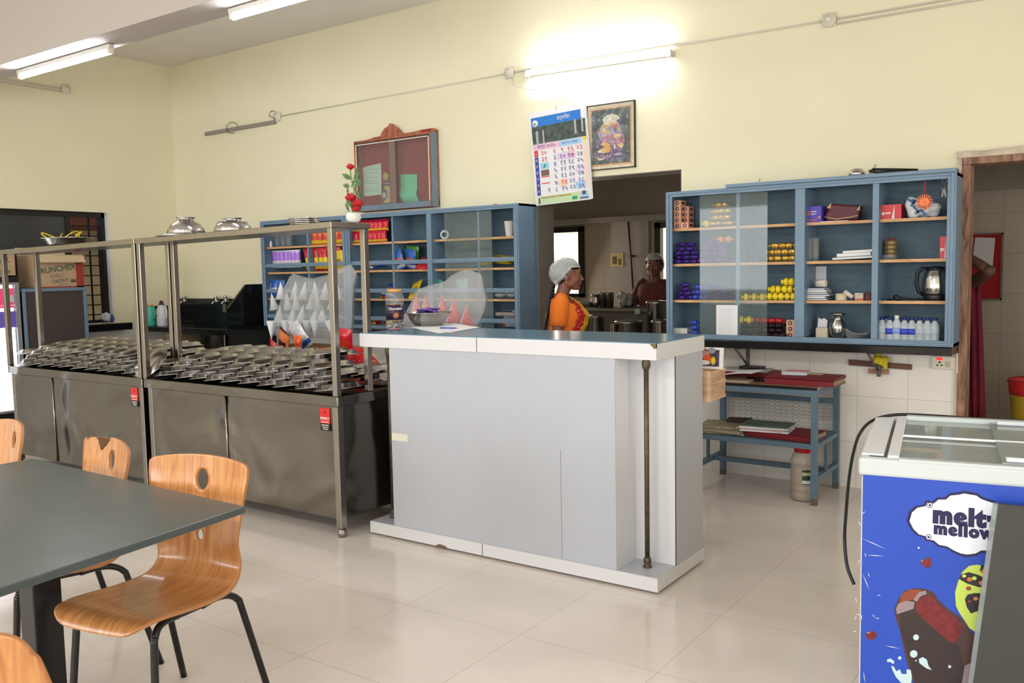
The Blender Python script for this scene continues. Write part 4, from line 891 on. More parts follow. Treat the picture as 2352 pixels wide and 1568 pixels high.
# bottom
p = A(1926, 600, Y=5.66); tag(MB().lathe([(.028, 0), (.032, .003), (.045, .04), (.05, .07), (.046, .1), (.03, .125), (.028, .135), (.042, .155), (.048, .162), (.046, .163), (.026, .14), (0, .13)], (0, 0, 0), 32).build('water_pot', steel, loc=(p.x, 5.66, .974)), 'round bellied steel water pot in the cabinet bottom', 'pot')
rbox('small_carton', 1875, 1902, .974, .072, .05, mat('cream_card', (206, 196, 176), .6), 'small cream carton left of the steel pot', Y=5.645)
b = MB(); b.slab([(-.03, 0, 0), (.03, 0, 0), (.032, 0, .045), (.01, 0, .06), (-.005, 0, .05), (-.025, 0, .062)], (0, .01, 0)); p = A(1890, 600, Y=5.70); tag(b.build('paper_slip', paper, loc=(p.x, 5.70, 1.046-.001)), 'folded white slip standing on the small cream carton', 'paper')
random.seed(8)
for k in range(6):
    p = A(1970, 600, Y=5.66); b = MB(); n = 6; vs = []
    for i in range(n+1):
        u = i/n; x = -.07+.14*u; z = .004*k+.004 + .06*(1-u)**3*(k/6) + (.02*u*u if k % 2 else 0)
        vs += [(x, 0, z), (x, .11, z+.001)]
    b.add(vs, [(2*i, 2*i+2, 2*i+3, 2*i+1) for i in range(n)], True); tag(b.build('paper_sheet', paper, loc=(p.x, 5.64, .973), rot=(0, 0, .08*(k-3))), 'curling white paper in the cabinet bottom, %s from the bottom' % ORD[k], 'paper', 'curled papers in the cabinet bottom')
# water bottles
def make_bottle(cap, lab, body):
    t = thing('water_bottle', 'x', 'bottle')
    MB().lathe([(.022, 0), (.026, .003), (.027, .02), (.025, .028), (.027, .036), (.027, .05), (.025, .055), (.027, .062), (.027, .085), (.024, .105), (.012, .125), (.0115, .132), (0, .132)], (0, 0, 0), 20).build('bottle_body', body, t)
    MB().lathe([(.0275, .045), (.0275, .08)], (0, 0, 0), 20).build('label', lab, t)
    MB().lathe([(.0125, .13), (.0135, .132), (.0135, .144), (.012, .146), (0, .146)], (0, 0, 0), 16).build('cap', cap, t)
    return t
wb = mat('bottle_plastic', (214, 226, 234), .12, trans=.0, alpha=.62, coat=.6, bump=.5, scale=25)
bt1 = make_bottle(mat('navy_cap', (30, 40, 120), .4), glass_mat('clear_label', (220, 232, 240), .5), wb); bt2 = make_bottle(mat('navy_cap', (30, 40, 120), .4), mat('blue_label', (60, 80, 200), .35), wb); bt3 = make_bottle(white, mat('pale_blue_label', (150, 170, 230), .4), mat('milky_bottle', (206, 214, 226), .3, alpha=.85))
for k, (px, o_, lab) in enumerate(((2028, bt1, 'clear'), (2046, bt2, 'blue labelled'), (2062, bt3, 'white capped'), (2080, bt2, 'blue labelled'), (2097, bt2, 'blue labelled'), (2115, bt1, 'clear'), (2133, bt1, 'clear'), (2150, bt1, 'clear'))):
    p = A(px, 600, Y=5.63); first_copy(o_, USED, (p.x, 5.63, .974), (0, 0, 0), '%s water bottle, %s from the left in the cabinet bottom row' % (lab, ORD[k]), 'water bottles in the cabinet bottom', (1, 1, 1.08) if o_ is bt3 else None)
p = A(2016, 600, Y=5.66); first_copy(bt1, USED, (p.x+.012, 5.70, .974), (0, 0, 0), 'clear water bottle half hidden behind the first, by the divider', 'water bottles in the cabinet bottom')
p = A(2037, 600, Y=5.72); first_copy(bt1, USED, (p.x, 5.74, .974), (0, 0, 0), 'clear water bottle at the rear of the bottle row', 'water bottles in the cabinet bottom')
# on top of the right cabinet
ZT = 1.975
p = A(1968, 402, Y=5.60); t = thing('steel_bowl', 'small steel bowl turned over on top of the right cabinet', 'bowl', (p.x, 5.60, ZT))
MB().lathe([(.048, 0), (.05, .002), (.046, .02), (.034, .036), (.015, .043), (0, .044)], (0, 0, 0), 24).build('bowl_body', steel, t)
p = A(2050, 405, Y=5.60); tag(MB().tube([(-.13, 0, .02), (-.1, .02, .03), (0, .03, .022), (.13, .02, .008), (.0, -.0, .006), (-.08, -.02, .008), (-.12, -.02, .014)], .008, 8, True).mat(1).cyl((-.11, 0, .03), (-.095, -.0, .055), .006, 8).build('rubber_strap', [blackp, steel], loc=(p.x, 5.60, ZT)), 'black rubber strap loop lying on top of the right cabinet', 'strap')
p = A(1744, 412, Y=5.64); tag(MB().tube([(0, 0, 0), (0, 0, .02), (.006, -.002, .028), (.01, -.002, .024)], .002, 6).build('hook', km, loc=(p.x, 5.64, ZT)), 'tiny bent wire hook on top of the blue ledge', 'hook')
p = A(1137, 467, Y=5.62); tag(MB().ball((0, 0, .005), (.03, .015, .006), 8).build('red_rag', redp, loc=(p.x, 5.62, 1.952)), 'tiny red scrap on top of the left cabinet', 'scrap')
# ================================================================ LEFT CORNER
# display cooler with its lit door towards the counters
CXF = -7.92
t = thing('display_cooler', 'drinks cooler with a brightly lit glass door at the left edge', 'cooler', (XL+.02, 3.15, 0))
w = CXF-XL-.02; L_ = 3.845-3.15
b = MB(); b.box((0, 0, 0), (w-.06, L_, 1.47)).box((w-.06, 0, 0), (w, L_, .3)).box((w-.06, 0, 1.41), (w, L_, 1.47)).box((w-.06, 0, .3), (w, .03, 1.41)).box((w-.06, L_-.03, .3), (w, L_, 1.41)); b.build('body', blackp, t, bevel=.01)
b = MB(); b.box((w-.058, .03, .3), (w-.05, L_-.03, 1.41)); b.build('lit_interior', mat('cooler_glow', (250, 250, 255), .5, emis=2.4), t)
b = MB(); [b.box((w-.05, .03, z), (w-.02, L_-.03, z+.006)) for z in (.55, .8, 1.02, 1.22)]; b.build('shelf', mat('white_wire', (235, 235, 240), .4, emis=.7), t)
b = MB(); b.box((w-.045, L_-.18, 1.2), (w-.02, L_-.04, 1.37)).mat(1).box((w-.045, L_-.12, 1.25), (w-.019, L_-.04, 1.31)).mat(2).box((w-.045, L_-.3, 1.03), (w-.02, L_-.035, 1.17)); b.build('stocked_packs', [mat('magenta_pack', (230, 40, 110), .4, emis=.4), M_wh, mat('violet_pack', (84, 60, 170), .4, emis=.3)], t)
MB().box((w-.012, .03, .3), (w-.008, L_-.03, 1.41)).build('door_glass', glass, t)
MB().box((w-.01, .0, .29), (w+.004, L_, .31)).box((w-.01, 0, 1.4), (w+.004, L_, 1.42)).box((w-.01, L_-.035, .29), (w+.006, L_, 1.42)).build('door_frame', mat('grey_metal_frame', (150, 152, 156), .35, .4), t)
# blue edged dark cabinet
y0, y1 = 3.87, A(202, 720, X=CXF).y; zt = A(160, 660, X=CXF).z
t = thing('side_cabinet', 'dark brown panelled cabinet with a blue painted edge under the cartons', 'cabinet', (XL+.06, y0, 0)); w = CXF-XL-.06; L_ = y1-y0
MB().box((0, .0, 0), (w-.012, L_-.03, zt-.03)).build('panel', mat('dark_brown_board', (64, 56, 54), .6, bump=.1, scale=80), t)
MB().box((0, 0, zt-.03), (w, L_, zt)).box((w-.03, L_-.03, 0), (w, L_, zt-.03)).box((0, L_-.03, 0), (.03, L_, zt-.03)).box((w-.03, 0, 0), (w, .03, zt-.03)).build('edge_frame', mat('slate_blue_paint', (104, 128, 148), .45), t, bevel=.002)
# cartons standing on it
kraft = mat('kraft_card', (178, 150, 120), .75, var=.06, vscale=12); kred = mat('carton_red', (150, 52, 40), .7); kgrn = mat('carton_green_print', (66, 92, 84), .7); kin = mat('carton_flap', (204, 182, 150), .75)
def carton(y0, y1, z0, h, x1, lab, open_=True, printed=True, red=False):
    t = thing('cardboard_carton', lab, 'carton', (x1-.3, y0, z0), 0, 'printed snack cartons'); w = .3; L_ = y1-y0
    b = MB(); b.box((0, 0, 0), (w, L_, .004)).box((0, 0, 0), (.004, L_, h)).box((w-.004, 0, 0), (w, L_, h)).box((0, 0, 0), (w, .004, h)).mat(1 if open_ else 0).box((0, L_-.004, 0), (w, L_, h)); b.mat(1 if open_ else 0).box((w-.0035, L_-.07, 0), (w+.0008, L_, h*(.82 if open_ else 1))).box((w-.0035, 0, 0), (w+.0008, L_, .012))
    b.build('box', [kraft, kred], t)
    if open_:
        R = Euler((0, D(40), 0)).to_matrix()
        b = MB(); b.slab([(w, .0, h), (w, L_+.01, h-.01), (w+.05, L_+.0, h-.07), (w+.05, .04, h-.07)], (.002, 0, .002)); b.build('flap', kin, t)
        b = MB(); b.slab([(0, 0, h), (0, L_, h), (-.03, L_, h+.07), (-.03, 0, h+.07)], (.003, 0, 0)); b.build('flap', kin, t)
        b = MB(); b.slab([(0, L_, h), (w, L_, h), (w, L_+.05, h-.04), (0, L_+.05, h-.04)], (0, 0, .003)); b.build('flap', kin, t)
    else: MB().box((0, 0, h-.003), (w, L_, h+.001)).build('lid', kraft, t)
    if printed:
        T0 = lambda y, z: Matrix.Translation((w+.001, y, z)) @ Matrix(((0, 0, 1, 0), (1, 0, 0, 0), (0, 1, 0, 0), (0, 0, 0, 1))) @ Matrix.Rotation(D(8), 4, 'Z')
        b = MB(); b.text('CRUNCHEX', .072 if open_ else .06, T0(L_*.42, h*.56), bold=.0012, sx=.95).text('CHILLI', .042, T0(L_*.44, h*.36)).text('TADKA', .046, T0(L_*.5, h*.21), bold=.0005).text('FLAVOUR', .018, T0(L_*.56, h*.1))
        T1 = Matrix.Translation((w+.001, 0, 0)); b.box((w+.0008, L_*.1, h*.475), (w+.001, L_*.1+.0, h*.48))
        b.build('print', kgrn, t)
        b = MB(); [b.box((w+.0005, L_*.72+.006*k, h*.15), (w+.0012, L_*.72+.006*k+.003*(1+k % 2*.6), h*.25)) for k in range(9)]; b.build('barcode', mat('barcode_dark', (70, 56, 48), .7), t)
yc0 = A(58, 700, X=CXF-.02).y; yc1 = A(196, 700, X=CXF-.02).y
carton(4.0, yc1, zt, A(150, 590, X=CXF-.02).z-zt+.02, CXF-.02, 'open cardboard carton with green lettering standing on the dark cabinet')
carton(3.50, 3.845, 1.47, .22, CXF-.04, 'closed cardboard carton standing on the lit cooler at the left edge', False)
# crumpled white packet on the window sill
p = A(247, 735, X=XL+.06); b = MB(); random.seed(6); [b.ball((random.uniform(-.02, .02), random.uniform(-.035, .035), .05+random.uniform(-.03, .04)), (.03, .035, .04), 8) for k in range(7)]
t = thing('milk_pouch', 'crumpled white and blue pouch on the window sill', 'pouch', (XL+.06, p.y, .985)); b.build('pouch', mat('white_pouch', (220, 222, 228), .4, bump=.4, scale=25), t, remesh=.007); MB().box((.0, .015, .01), (.045, .045, .075)).ball((.03, .03, .05), (.03, .025, .045), 8).build('pouch_print', mat('blue_print', (50, 90, 150), .5), t, remesh=.007)

# sink counter in the corner
SX1 = -6.96; SY0 = 5.27; ZS = A(420, 752, Y=5.3).z
gran = mat('green_black_granite', (26, 30, 29), .1, var=.5, vscale=90)
t = thing('sink_counter', 'black granite sink counter with taps in the far corner', 'sink', (XL, SY0, 0)); w = SX1-XL; dp = WY-SY0
MB().box((.002, 0, ZS-.05), (w, dp-.002, ZS)).build('counter_top', gran, t, bevel=.006)
MB().box((.002, dp-.03, ZS), (w, dp-.002, ZS+.27)).box((.002, 0, ZS), (.03, dp-.03, ZS+.2)).build('backsplash', gran, t, bevel=.003)
b = MB(); zb = ZS-.3
b.slab([(w, 0, 0), (w, .0, ZS+.2), (w, .22, ZS+.42), (w, dp-.002, ZS+.42), (w, dp-.002, 0)], (.03, 0, 0)); b.build('end_panel', black, t)
MB().box((w-.36, -.02, ZS-.2), (w-.02, .4, ZS-.051)).cyl((w-.2, .18, ZS-.2), (w-.2, .18, ZS-.3), .03, 14).build('sink_bowl', sheet, t, bevel=.01)
MB().box((.5, .0, ZS-.2), (.72, .3, ZS-.051)).build('sink_bowl', mat('beige_basin', (130, 118, 92), .4), t, bevel=.03)
MB().slab([(.002, dp-.01, 0), (w, dp-.01, 0), (w, dp-.01, ZS-.05), (.002, dp-.01, ZS-.05)], (0, .005, 0)).build('back_panel', black, t)
chrome = mat('chrome', (220, 220, 222), .08, 1)
for px in (395, 427, 500, 522):
    p = A(px, 690, Y=WY-.05); b = MB(); x = p.x-XL; y = dp-.05; z = ZS+.27-.03
    b.cyl((x, y+.03, z), (x, y-.03, z), .012, 10).cyl((x, y-.02, z-.01), (x, y-.02, z+.035), .011, 10).ball((x, y-.02, z+.05), (.024, .024, .02), 12).cyl((x, y-.02, z+.03), (x, y-.02, z+.04), .02, 12).tube([(x, y-.03, z), (x, y-.06, z-.005), (x, y-.07, z-.03)], .009, 8)
    b.build('tap', chrome, t)
def jug(px, col, cap, h, r, lab, m):
    p = A(px, 740, Y=5.36); t = thing('thermos_jug', lab, 'jug', (p.x, 5.36, ZS))
    MB().lathe([(r*.9, 0), (r, .01), (r, h*.6), (r*.92, h*.72), (r*.6, h*.85), (r*.5, h*.88), (0, h*.885)], (0, 0, 0), 28).build('jug_body', col, t)
    MB().tube([(r*.5, 0, h*.84), (r*1.25, 0, h*.82), (r*1.5, 0, h*.6), (r*1.35, 0, h*.35), (r*.9, 0, h*.28)], .009, 8).build('handle', col, t)
    MB().lathe(cap[0], (0, 0, h*.88), 20).build('cap', cap[1], t)
    b = MB(); b.poly([(-.01+.016*math.cos(k*2*PI/5)-.01, -r-.001, h*.45+.02*math.sin(k*2*PI/5)) for k in range(5)]).build('leaf_print', leafm, t)
jug(346, mat('turquoise_plastic', (84, 196, 176), .35), ([(r_, z_) for r_, z_ in ((.03, 0), (.032, .012), (0, .014))], mat('orange_lid', (232, 150, 70), .4)), .235, .056, 'turquoise jug with an orange lid on the sink counter', 0)
jug(373, mat('white_jug', (214, 214, 220), .3), ([(.028, 0), (.03, .01), (.022, .016), (.02, .035), (.01, .045), (0, .046)], mat('maroon_cap', (84, 34, 40), .4)), .25, .055, 'white thermos jug with a dark maroon cap on the sink counter', 0)
p = A(515, 706, Y=WY-.035); tag(MB().box((-.03, -.002, -.05), (.03, .0, .04)).build('sticker_label', mat('dull_olive', (92, 96, 76), .6), loc=(p.x, WY-.0325, p.z)), 'dull square sticker on the black splashback below the taps', 'sticker')

# ================================================================ BETWEEN COUNTERS AND CABINETS
# carton of chips under a hanging bag of paper cones
def clear_bag_mat():
    m = glass_mat('bag_film', (232, 234, 236), .26, .14); nt = m.node_tree
    tc = nt.nodes.new('ShaderNodeTexCoord'); n = nt.nodes.new('ShaderNodeTexNoise'); n.inputs['Scale'].default_value = 14; n.inputs['Detail'].default_value = 5; n.inputs['Distortion'].default_value = 1.2
    nt.links.new(tc.outputs['Object'], n.inputs[0]); bp = nt.nodes.new('ShaderNodeBump'); bp.inputs['Strength'].default_value = 1; bp.inputs['Distance'].default_value = .06; nt.links.new(n.outputs[0], bp.inputs['Height'])
    for q in nt.nodes:
        if q.type == 'BSDF_GLOSSY': nt.links.new(bp.outputs[0], q.inputs['Normal'])
    return m
bagm = clear_bag_mat()
def blob_bag(name, outline, Y, dp, m, lab, cat='bag', seed=1):
    """a filled bag: its front outline (pixels at plane Y) swollen to depth dp"""
    pts = [A(x, y, Y=Y) for x, y in outline]; c = sum(pts, Vector())/len(pts); n = len(pts); random.seed(seed)
    b = MB(); vs = []; fs = []; rings = 7
    for side in (-1, 1):
        for r in range(rings+1):
            k = 1-r/rings
            for p in pts:
                q = c+(p-c)*k
                vs.append((q.x, Y+dp/2+side*dp/2*math.sqrt(max(0, 1-k**3))+random.uniform(-.008, .008)*(k < 1), q.z+random.uniform(-.006, .006)*(k < 1)))
    m_ = (rings+1)*n
    for s in (0, 1):
        for r in range(rings):
            for i in range(n): fs.append((s*m_+r*n+i, s*m_+r*n+(i+1) % n, s*m_+(r+1)*n+(i+1) % n, s*m_+(r+1)*n+i))
    b.add(vs, fs, True); o = b.build(name, m, fix=True)
    return tag(o, lab, cat)
BY = 4.62
blob_bag('clear_bag', [(598, 772), (604, 735), (618, 700), (632, 655), (645, 628), (660, 636), (690, 640), (720, 632), (745, 628), (765, 610), (778, 608), (790, 628), (783, 655), (780, 700), (779, 740), (776, 775), (740, 782), (700, 778), (650, 782), (620, 778)], BY, .26, bagm, 'clear plastic bag full of white paper cones behind the right serving counter', seed=3)
conem = mat('white_cone_card', (232, 234, 234), .6); 
cn = MB(); cn.lathe([(.0, 0.16), (.042, 0.001), (.0, .0)], (0, 0, 0), 14); cone = cn.build('paper_cone', conem)
random.seed(12); kk = 0
for r in range(4):
    for i in range(6):
        px = 622+i*25+(r % 2)*11+r*3; py = (774, 742, 712, 688)[r]
        p = A(px, py, Y=BY+.06); up = (i+r) % 2
        first_copy(cone, USED, (p.x, BY+.075+.03*(i % 2), p.z+(.0 if not (r == 0) else .13)), (D(random.uniform(-8, 8)) + (PI if r == 0 else 0), D(random.uniform(-12, 12)), 0), 'white paper cone in the clear bag, %s from the left in the %s row' % (ORD[i], ('bottom', 'second', 'third', 'top')[r]), 'white paper cones in the left clear bag', (1, 1, random.uniform(.85, 1.05)))['category'] = 'paper cone'
BZ = A(700, 785, Y=BY).z
# the low bench and carton that carry the bag
t = thing('bench', 'plain low bench behind the serving counters under the chips carton', 'bench', (-5.75, 4.45, 0)); bm_ = mat('grey_bench', (120, 116, 110), .6)
MB().box((0, 0, .46), (1.2, .5, .5)).build('bench_top', bm_, t)
for x in (.05, 1.11):
    for y in (.05, .41): MB().box((x, y, 0), (x+.04, y+.04, .46)).build('leg', bm_, t)
a = A(612, 800, Y=BY-.1); c = A(772, 800, Y=BY-.1)
t = thing('cardboard_carton', 'open brown carton holding chips packets behind the right serving counter', 'carton', (a.x, BY-.1, .5)); w = c.x-a.x; h = BZ-.5-.035
b = MB(); b.box((0, 0, 0), (w, .36, .004)).box((0, 0, 0), (.004, .36, h)).box((w-.004, 0, 0), (w, .36, h)).box((0, 0, 0), (w, .004, h*.82)).box((0, .356, 0), (w, .36, h)); b.build('box', kraft, t)
b = MB(); b.slab([(w, 0, h*.9), (w, .36, h*.9), (w+.1, .34, h*.78), (w+.1, .02, h*.78)], (0, 0, .003)); b.build('flap', kin, t)
b = MB(); b.slab([(.05, 0, h*.82), (.12, 0, h*.82), (.11, -.03, h*1.0), (.03, -.03, h*.98)], (0, .003, 0)); b.build('flap', kin, t)
M_dk = foil('dark_brown_film', (60, 26, 26)); P_w = packet(.17, .2, .05, [mat('pretzel_orange', (226, 120, 60), .4), M_dk, M_red, M_dk]); P_white = packet(.18, .22, .06, [foil('silver_white_film', (206, 206, 212)), M_wh, M_blu, M_wh])
def placeA(o, px, py, Y, rot, label, group=None):
    p = A(px, py, Y=Y); r = first_copy(o, USED, (p.x, Y, p.z), rot, label, group)
    if not group and 'group' in r.keys(): del r['group']
    return r
placeA(P_w, 652, 812, BY-.06, (.1, .35, D(-15)), 'black and orange chips packet with a pretzel print standing in the carton')
placeA(P_red2, 632, 815, BY-.08, (.2, .3, D(-15)), 'red packet at the left end of the chips carton')
placeA(P_white, 706, 800, BY-.02, (.3, -.5, D(-10)), 'white and silver chips packet lying across the chips carton')
placeA(P_orange, 686, 815, BY-.13, (.05, 0, D(15)), 'orange chips packet hanging over the front of the carton')
P_bigred = packet(.15, .2, .05, [M_red, foil('deep_orange', (196, 60, 30)), M_yel, M_red])
placeA(P_bigred, 793, 815, 4.5, (.2, .1, D(10)), 'big red and yellow packet right of the chips carton')
# a heap of cloths beside it
stand = tag(MB().box((-4.5, 4.40, .0), (-4.02, 4.72, .62)).build('storage_crate', mat('pale_crate', (176, 168, 156), .6), bevel=.005), 'pale storage crate behind the counters carrying folded cloths', 'crate')
p = A(820, 812, Y=4.5); b = MB()
for k in range(5): b.tube([(-.1+.01*k, 0, .0+.0*k), (-.09, .02, .04+.012*k), (0, .02, .07+.016*k), (.08, 0, .05+.012*k), (.11, -.02, .0)], .022, 8)
tag(b.build('folded_towel', mat('blue_towel', (84, 124, 140), .95, bump=.5, scale=90), loc=(p.x, 4.52, .70), remesh=.01), 'rolled blue grey towel behind the serving counter', 'towel')
def cloth_mat(name, col, dot):
    m = mat(name, col, .9); nt = m.node_tree; bs = nt.nodes['Principled BSDF']; tc = nt.nodes.new('ShaderNodeTexCoord'); v = nt.nodes.new('ShaderNodeTexVoronoi'); v.inputs['Scale'].default_value = 42; v.inputs['Randomness'].default_value = .35
    nt.links.new(tc.outputs['Object'], v.inputs['Vector']); r = nt.nodes.new('ShaderNodeMath'); r.operation = 'LESS_THAN'; r.inputs[1].default_value = .16; nt.links.new(v.outputs['Distance'], r.inputs[0])
    mx = nt.nodes.new('ShaderNodeMix'); mx.data_type = 'RGBA'; nt.links.new(r.outputs[0], mx.inputs[0]); mx.inputs[6].default_value = (*[lin(q) for q in col], 1); mx.inputs[7].default_value = (*[lin(q) for q in dot], 1); nt.links.new(mx.outputs[2], bs.inputs['Base Color']); return m
o = [A(x, y, Y=4.38) for x, y in ((782, 806), (800, 800), (815, 806), (852, 845), (852, 880), (800, 880), (785, 850))]
b = MB(); b.slab([tuple(v) for v in o], (0, .14, 0)); tag(b.build('red_cloth', cloth_mat('red_dotted_cloth', (196, 30, 36), (236, 214, 170)), bevel=.03), 'red cloth with pale dots hanging behind the plates', 'cloth')
p = A(888, 850, Y=4.5); tag(MB().box((-.03, 0, 0), (.03, .1, p.z+.08)).build('orange_sack', mat('orange_sack', (206, 116, 60), .8, bump=.4), loc=(p.x, 4.3, 0), bevel=.02), 'orange sack edge showing beside the white counter', 'sack')
p = A(815, 850, Y=4.33); tag(MB().box((-.05, 0, -.1), (.03, .02, .05)).build('green_cloth', mat('green_cloth', (70, 120, 76), .9), loc=(p.x-.06, 4.34, p.z), bevel=.008), 'green cloth corner under the red dotted cloth', 'cloth')
# bag of paper cones with red print, on the stand behind the white counter
BY2 = 4.32
zb = A(1010, 758, Y=BY2).z
tag(MB().box((-3.98, 4.25, 0), (-3.3, 4.62, zb-.02)).build('side_table', mat('grey_bench', (120, 116, 110), .6), bevel=.004), 'plain grey stand behind the white counter under the bag of red cones', 'stand')
blob_bag('clear_bag', [(884, 755), (905, 730), (925, 690), (935, 665), (960, 655), (1000, 645), (1030, 622), (1052, 620), (1078, 630), (1083, 655), (1090, 690), (1084, 720), (1070, 750), (1040, 760), (960, 762)], BY2, .24, bagm, 'clear plastic bag of red printed paper cones behind the white counter', seed=5)
rc = mat('red_cone_print', (226, 110, 112), .6, var=.35, vscale=70)
cn = MB(); 
for i in range(14):
    a0, a1 = 2*PI*i/14, 2*PI*(i+1)/14; cn.mat(0 if (i % 14) in (7, 8, 9, 10) else 1); cn.add([(.05*math.cos(a0), .05*math.sin(a0), 0), (.05*math.cos(a1), .05*math.sin(a1), 0), (0, 0, .17)], [(0, 1, 2)], False)
cn.poly([(.05*math.cos(2*PI*i/14), .05*math.sin(2*PI*i/14), 0) for i in range(14)]); cone2 = cn.build('paper_cone', [conem, rc])
for i, (px, py, s_) in enumerate(((905, 755, .9), (950, 733, 1), (978, 733, 1), (1010, 733, .95), (1040, 740, .95), (1064, 752, .9), (1020, 758, .7))):
    p = A(px, py, Y=BY2+.08); first_copy(cone2, USED, (p.x, BY2+.09+.02*(i % 2), max(zb, p.z)), (D(random.uniform(-5, 5)), D(random.uniform(-8, 12)), D(-30)), 'red printed paper cone in the right clear bag, %s from the left' % ORD[i], 'red printed cones', (1, 1, s_))['category'] = 'paper cone'

# ================================================================ WALL HANGINGS
BX0, BX1, BZ0, BZ1 = -5.675, A(991, 400, Y=WY-.1).x, 1.99, 2.61
t = thing('notice_board', 'shallow glazed red notice board case above the blue cabinets', 'notice board', (BX0, WY-.1, BZ0)); w = BX1-BX0; h = BZ1-BZ0
grb = mat('greyish_blue_paint', (116, 132, 146), .5, var=.1, vscale=12); orw = wood_mat('orange_brown_wood', (128, 62, 40), (190, 112, 74), .5, (6, 6, 2), .1, 4)
MB().box((0, .09, 0), (w, .097, h)).build('felt_back', mat('red_felt', (150, 34, 44), .9, bump=.1, scale=90, var=.12, vscale=8), t)
MB().box((0, .0, 0), (.016, .09, h)).box((.016, 0, h-.016), (w-.016, .09, h)).box((w-.016, -.001, 0), (w-.006, .006, h)).box((w-.016, .088, -.002), (w+.006, .098, h+.02)).build('case_edge', orw, t); MB().box((w-.016, .006, 0), (w, .088, h)).build('painted_side', grb, t)
MB().box((.012, -.002, -.0), (w-.017, .02, .05)).build('painted_rail', grb, t, bevel=.002)
MB().box((.02, -.003, .05), (.028, .004, h-.03)).box((w-.028, -.003, .05), (w-.02, .004, h-.03)).box((.02, -.003, h-.04), (w-.02, .004, h-.032)).build('white_bead', offw, t)
MB().box((w*.47, .0, .051), (w*.55, .016, h-.03)).build('centre_stile', mat('brown_grey_stile', (128, 110, 102), .5), t)
MB().box((.02, .017, .051), (w-.017, .019, h-.017)).build('glass_front', glass2, t)
b = MB(); cx = w*.46; pts = [(.1, h), (.22, h+.02), (cx-.11, h+.022), (cx-.1, h+.05), (cx-.06, h+.085), (cx-.02, h+.1), (cx, h+.122), (cx+.02, h+.1), (cx+.06, h+.08), (cx+.09, h+.045), (cx+.11, h+.02), (w*.72, h+.02), (w-.12, h+.028), (w+.0, h+.03), (w, h), (0, h)]
b.slab([(x, .03, z) for x, z in pts[::-1]], (0, .05, 0)); b.build('crest', orw, t)
MB().box((w-.13, .028, h+.005), (w-.02, .03, h+.028)).build('red_paint_patch', mat('dark_red_paint', (150, 30, 34), .5), t)
def flat(b, pts, y, k, th=.001): b.mat(k).slab([(x, y, z) for x, z in pts], (0, th, 0))
lt = mat('mint_paper', (196, 214, 200), .7); gp = mat('green_paper', (120, 204, 164), .6); bl = mat('print_grey', (150, 160, 160), .7)
b = MB(); flat(b, [(.12, .14), (.335, .145), (.345, .36), (.34, .42), (.12, .4)], .085, 0); [flat(b, [(.145, z), (.31, z), (.31, z+.004), (.145, z+.004)], .084, 1) for z in (.37, .34, .3, .27, .25, .2, .18)]
tag(b.build('pinned_notice', [lt, bl], loc=(A(834, 400, Y=WY-.015).x-.12, WY-.1, BZ0)), 'pale mint notice pinned at left inside the red notice board', 'notice')
b = MB(); flat(b, [(.34, .06), (.47, .06), (.47, .26), (.43, .28), (.36, .22), (.345, .14)], .086, 0); flat(b, [(.355, .07), (.43, .065), (.465, .1), (.47, .16), (.45, .21), (.4, .22), (.37, .205), (.41, .17), (.415, .12)], .085, 1); b.mat(2).cyl((.375, .0855, .135), (.375, .084, .135), .03, 16); b.mat(3).cyl((.4, .0865, .3), (.4, .084, .3), .035, 18); flat(b, [(.375, .235), (.45, .235), (.45, .24), (.375, .24)], .085, 2)
tag(b.build('poster', [mat('dark_grey_poster', (84, 76, 78), .6), mat('tan_poster_print', (206, 166, 120), .6), mat('poster_white', (190, 186, 184), .6), mat('yellow_seal', (206, 176, 90), .6)], loc=(A(874, 400, Y=WY-.015).x-.34, WY-.1, BZ0)), 'dark poster with a tan crescent in the middle of the red notice board', 'poster')
b = MB(); 
vs = []; n = 8
for i in range(n+1):
    z = .30-.24*i/n; y = .082-(.03*math.sin(min(1, max(0, (i-4)/4))*PI) if i > 4 else 0); s_ = .02*max(0, i-4)/4
    vs += [(.585+s_, y, z+.004), (.775+s_*1.5, y, z-.01)]
b.add(vs, [(2*i, 2*i+1, 2*i+3, 2*i+2) for i in range(n)], True); flat(b, [(.7, .245), (.755, .243), (.755, .247), (.7, .249)], .08, 1)
tag(b.build('green_sheet', [gp, bl], loc=(A(919, 400, Y=WY-.02).x-.585, WY-.1, BZ0)), 'curled bright green sheet at right inside the red notice board', 'notice')
# calendar
NUM = '०१२३४५६७८९'
p0 = A(1215, 262, Y=WY-.03); p1 = A(1343, 236, Y=WY-.03); p2 = A(1360, 458, Y=WY-.03); p3 = A(1235, 473, Y=WY-.03)
t = thing('wall_calendar', 'large white paper calendar of Marathi dates hanging left of the framed picture', 'calendar', tuple((p0+p1)/2))
o = (p0+p1)/2
def cal(u, v, d=0):
    a_ = p0.lerp(p1, u); b_ = p3.lerp(p2, u); q = a_.lerp(b_, v)-o; q.y = -.004-.02*v*v-d-.006*math.sin(u*PI)*0; return q
def cq(b, u0, v0, u1, v1, k, d=.001):
    n = 6; b.mat(k)
    for i in range(n):
        va = v0+(v1-v0)*i/n; vb = v0+(v1-v0)*(i+1)/n; b.poly([cal(u0, va, d), cal(u0, vb, d), cal(u1, vb, d), cal(u1, va, d)])
b = MB()
for k in range(5):
    n = 8; s_ = .004*k
    for i in range(n): b.add([cal(0, i/n, -.002*k)+Vector((s_, 0, s_*.4)), cal(0, (i+1)/n, -.002*k)+Vector((s_, 0, s_*.4)), cal(1, (i+1)/n, -.002*k)+Vector((s_*(.6+.5*(i+1)/n), 0, s_*.4)), cal(1, i/n, -.002*k)+Vector((s_*(.6+.5*i/n), 0, s_*.4))], [(0, 1, 2, 3)])
b.build('page', paper, t, fix=False)
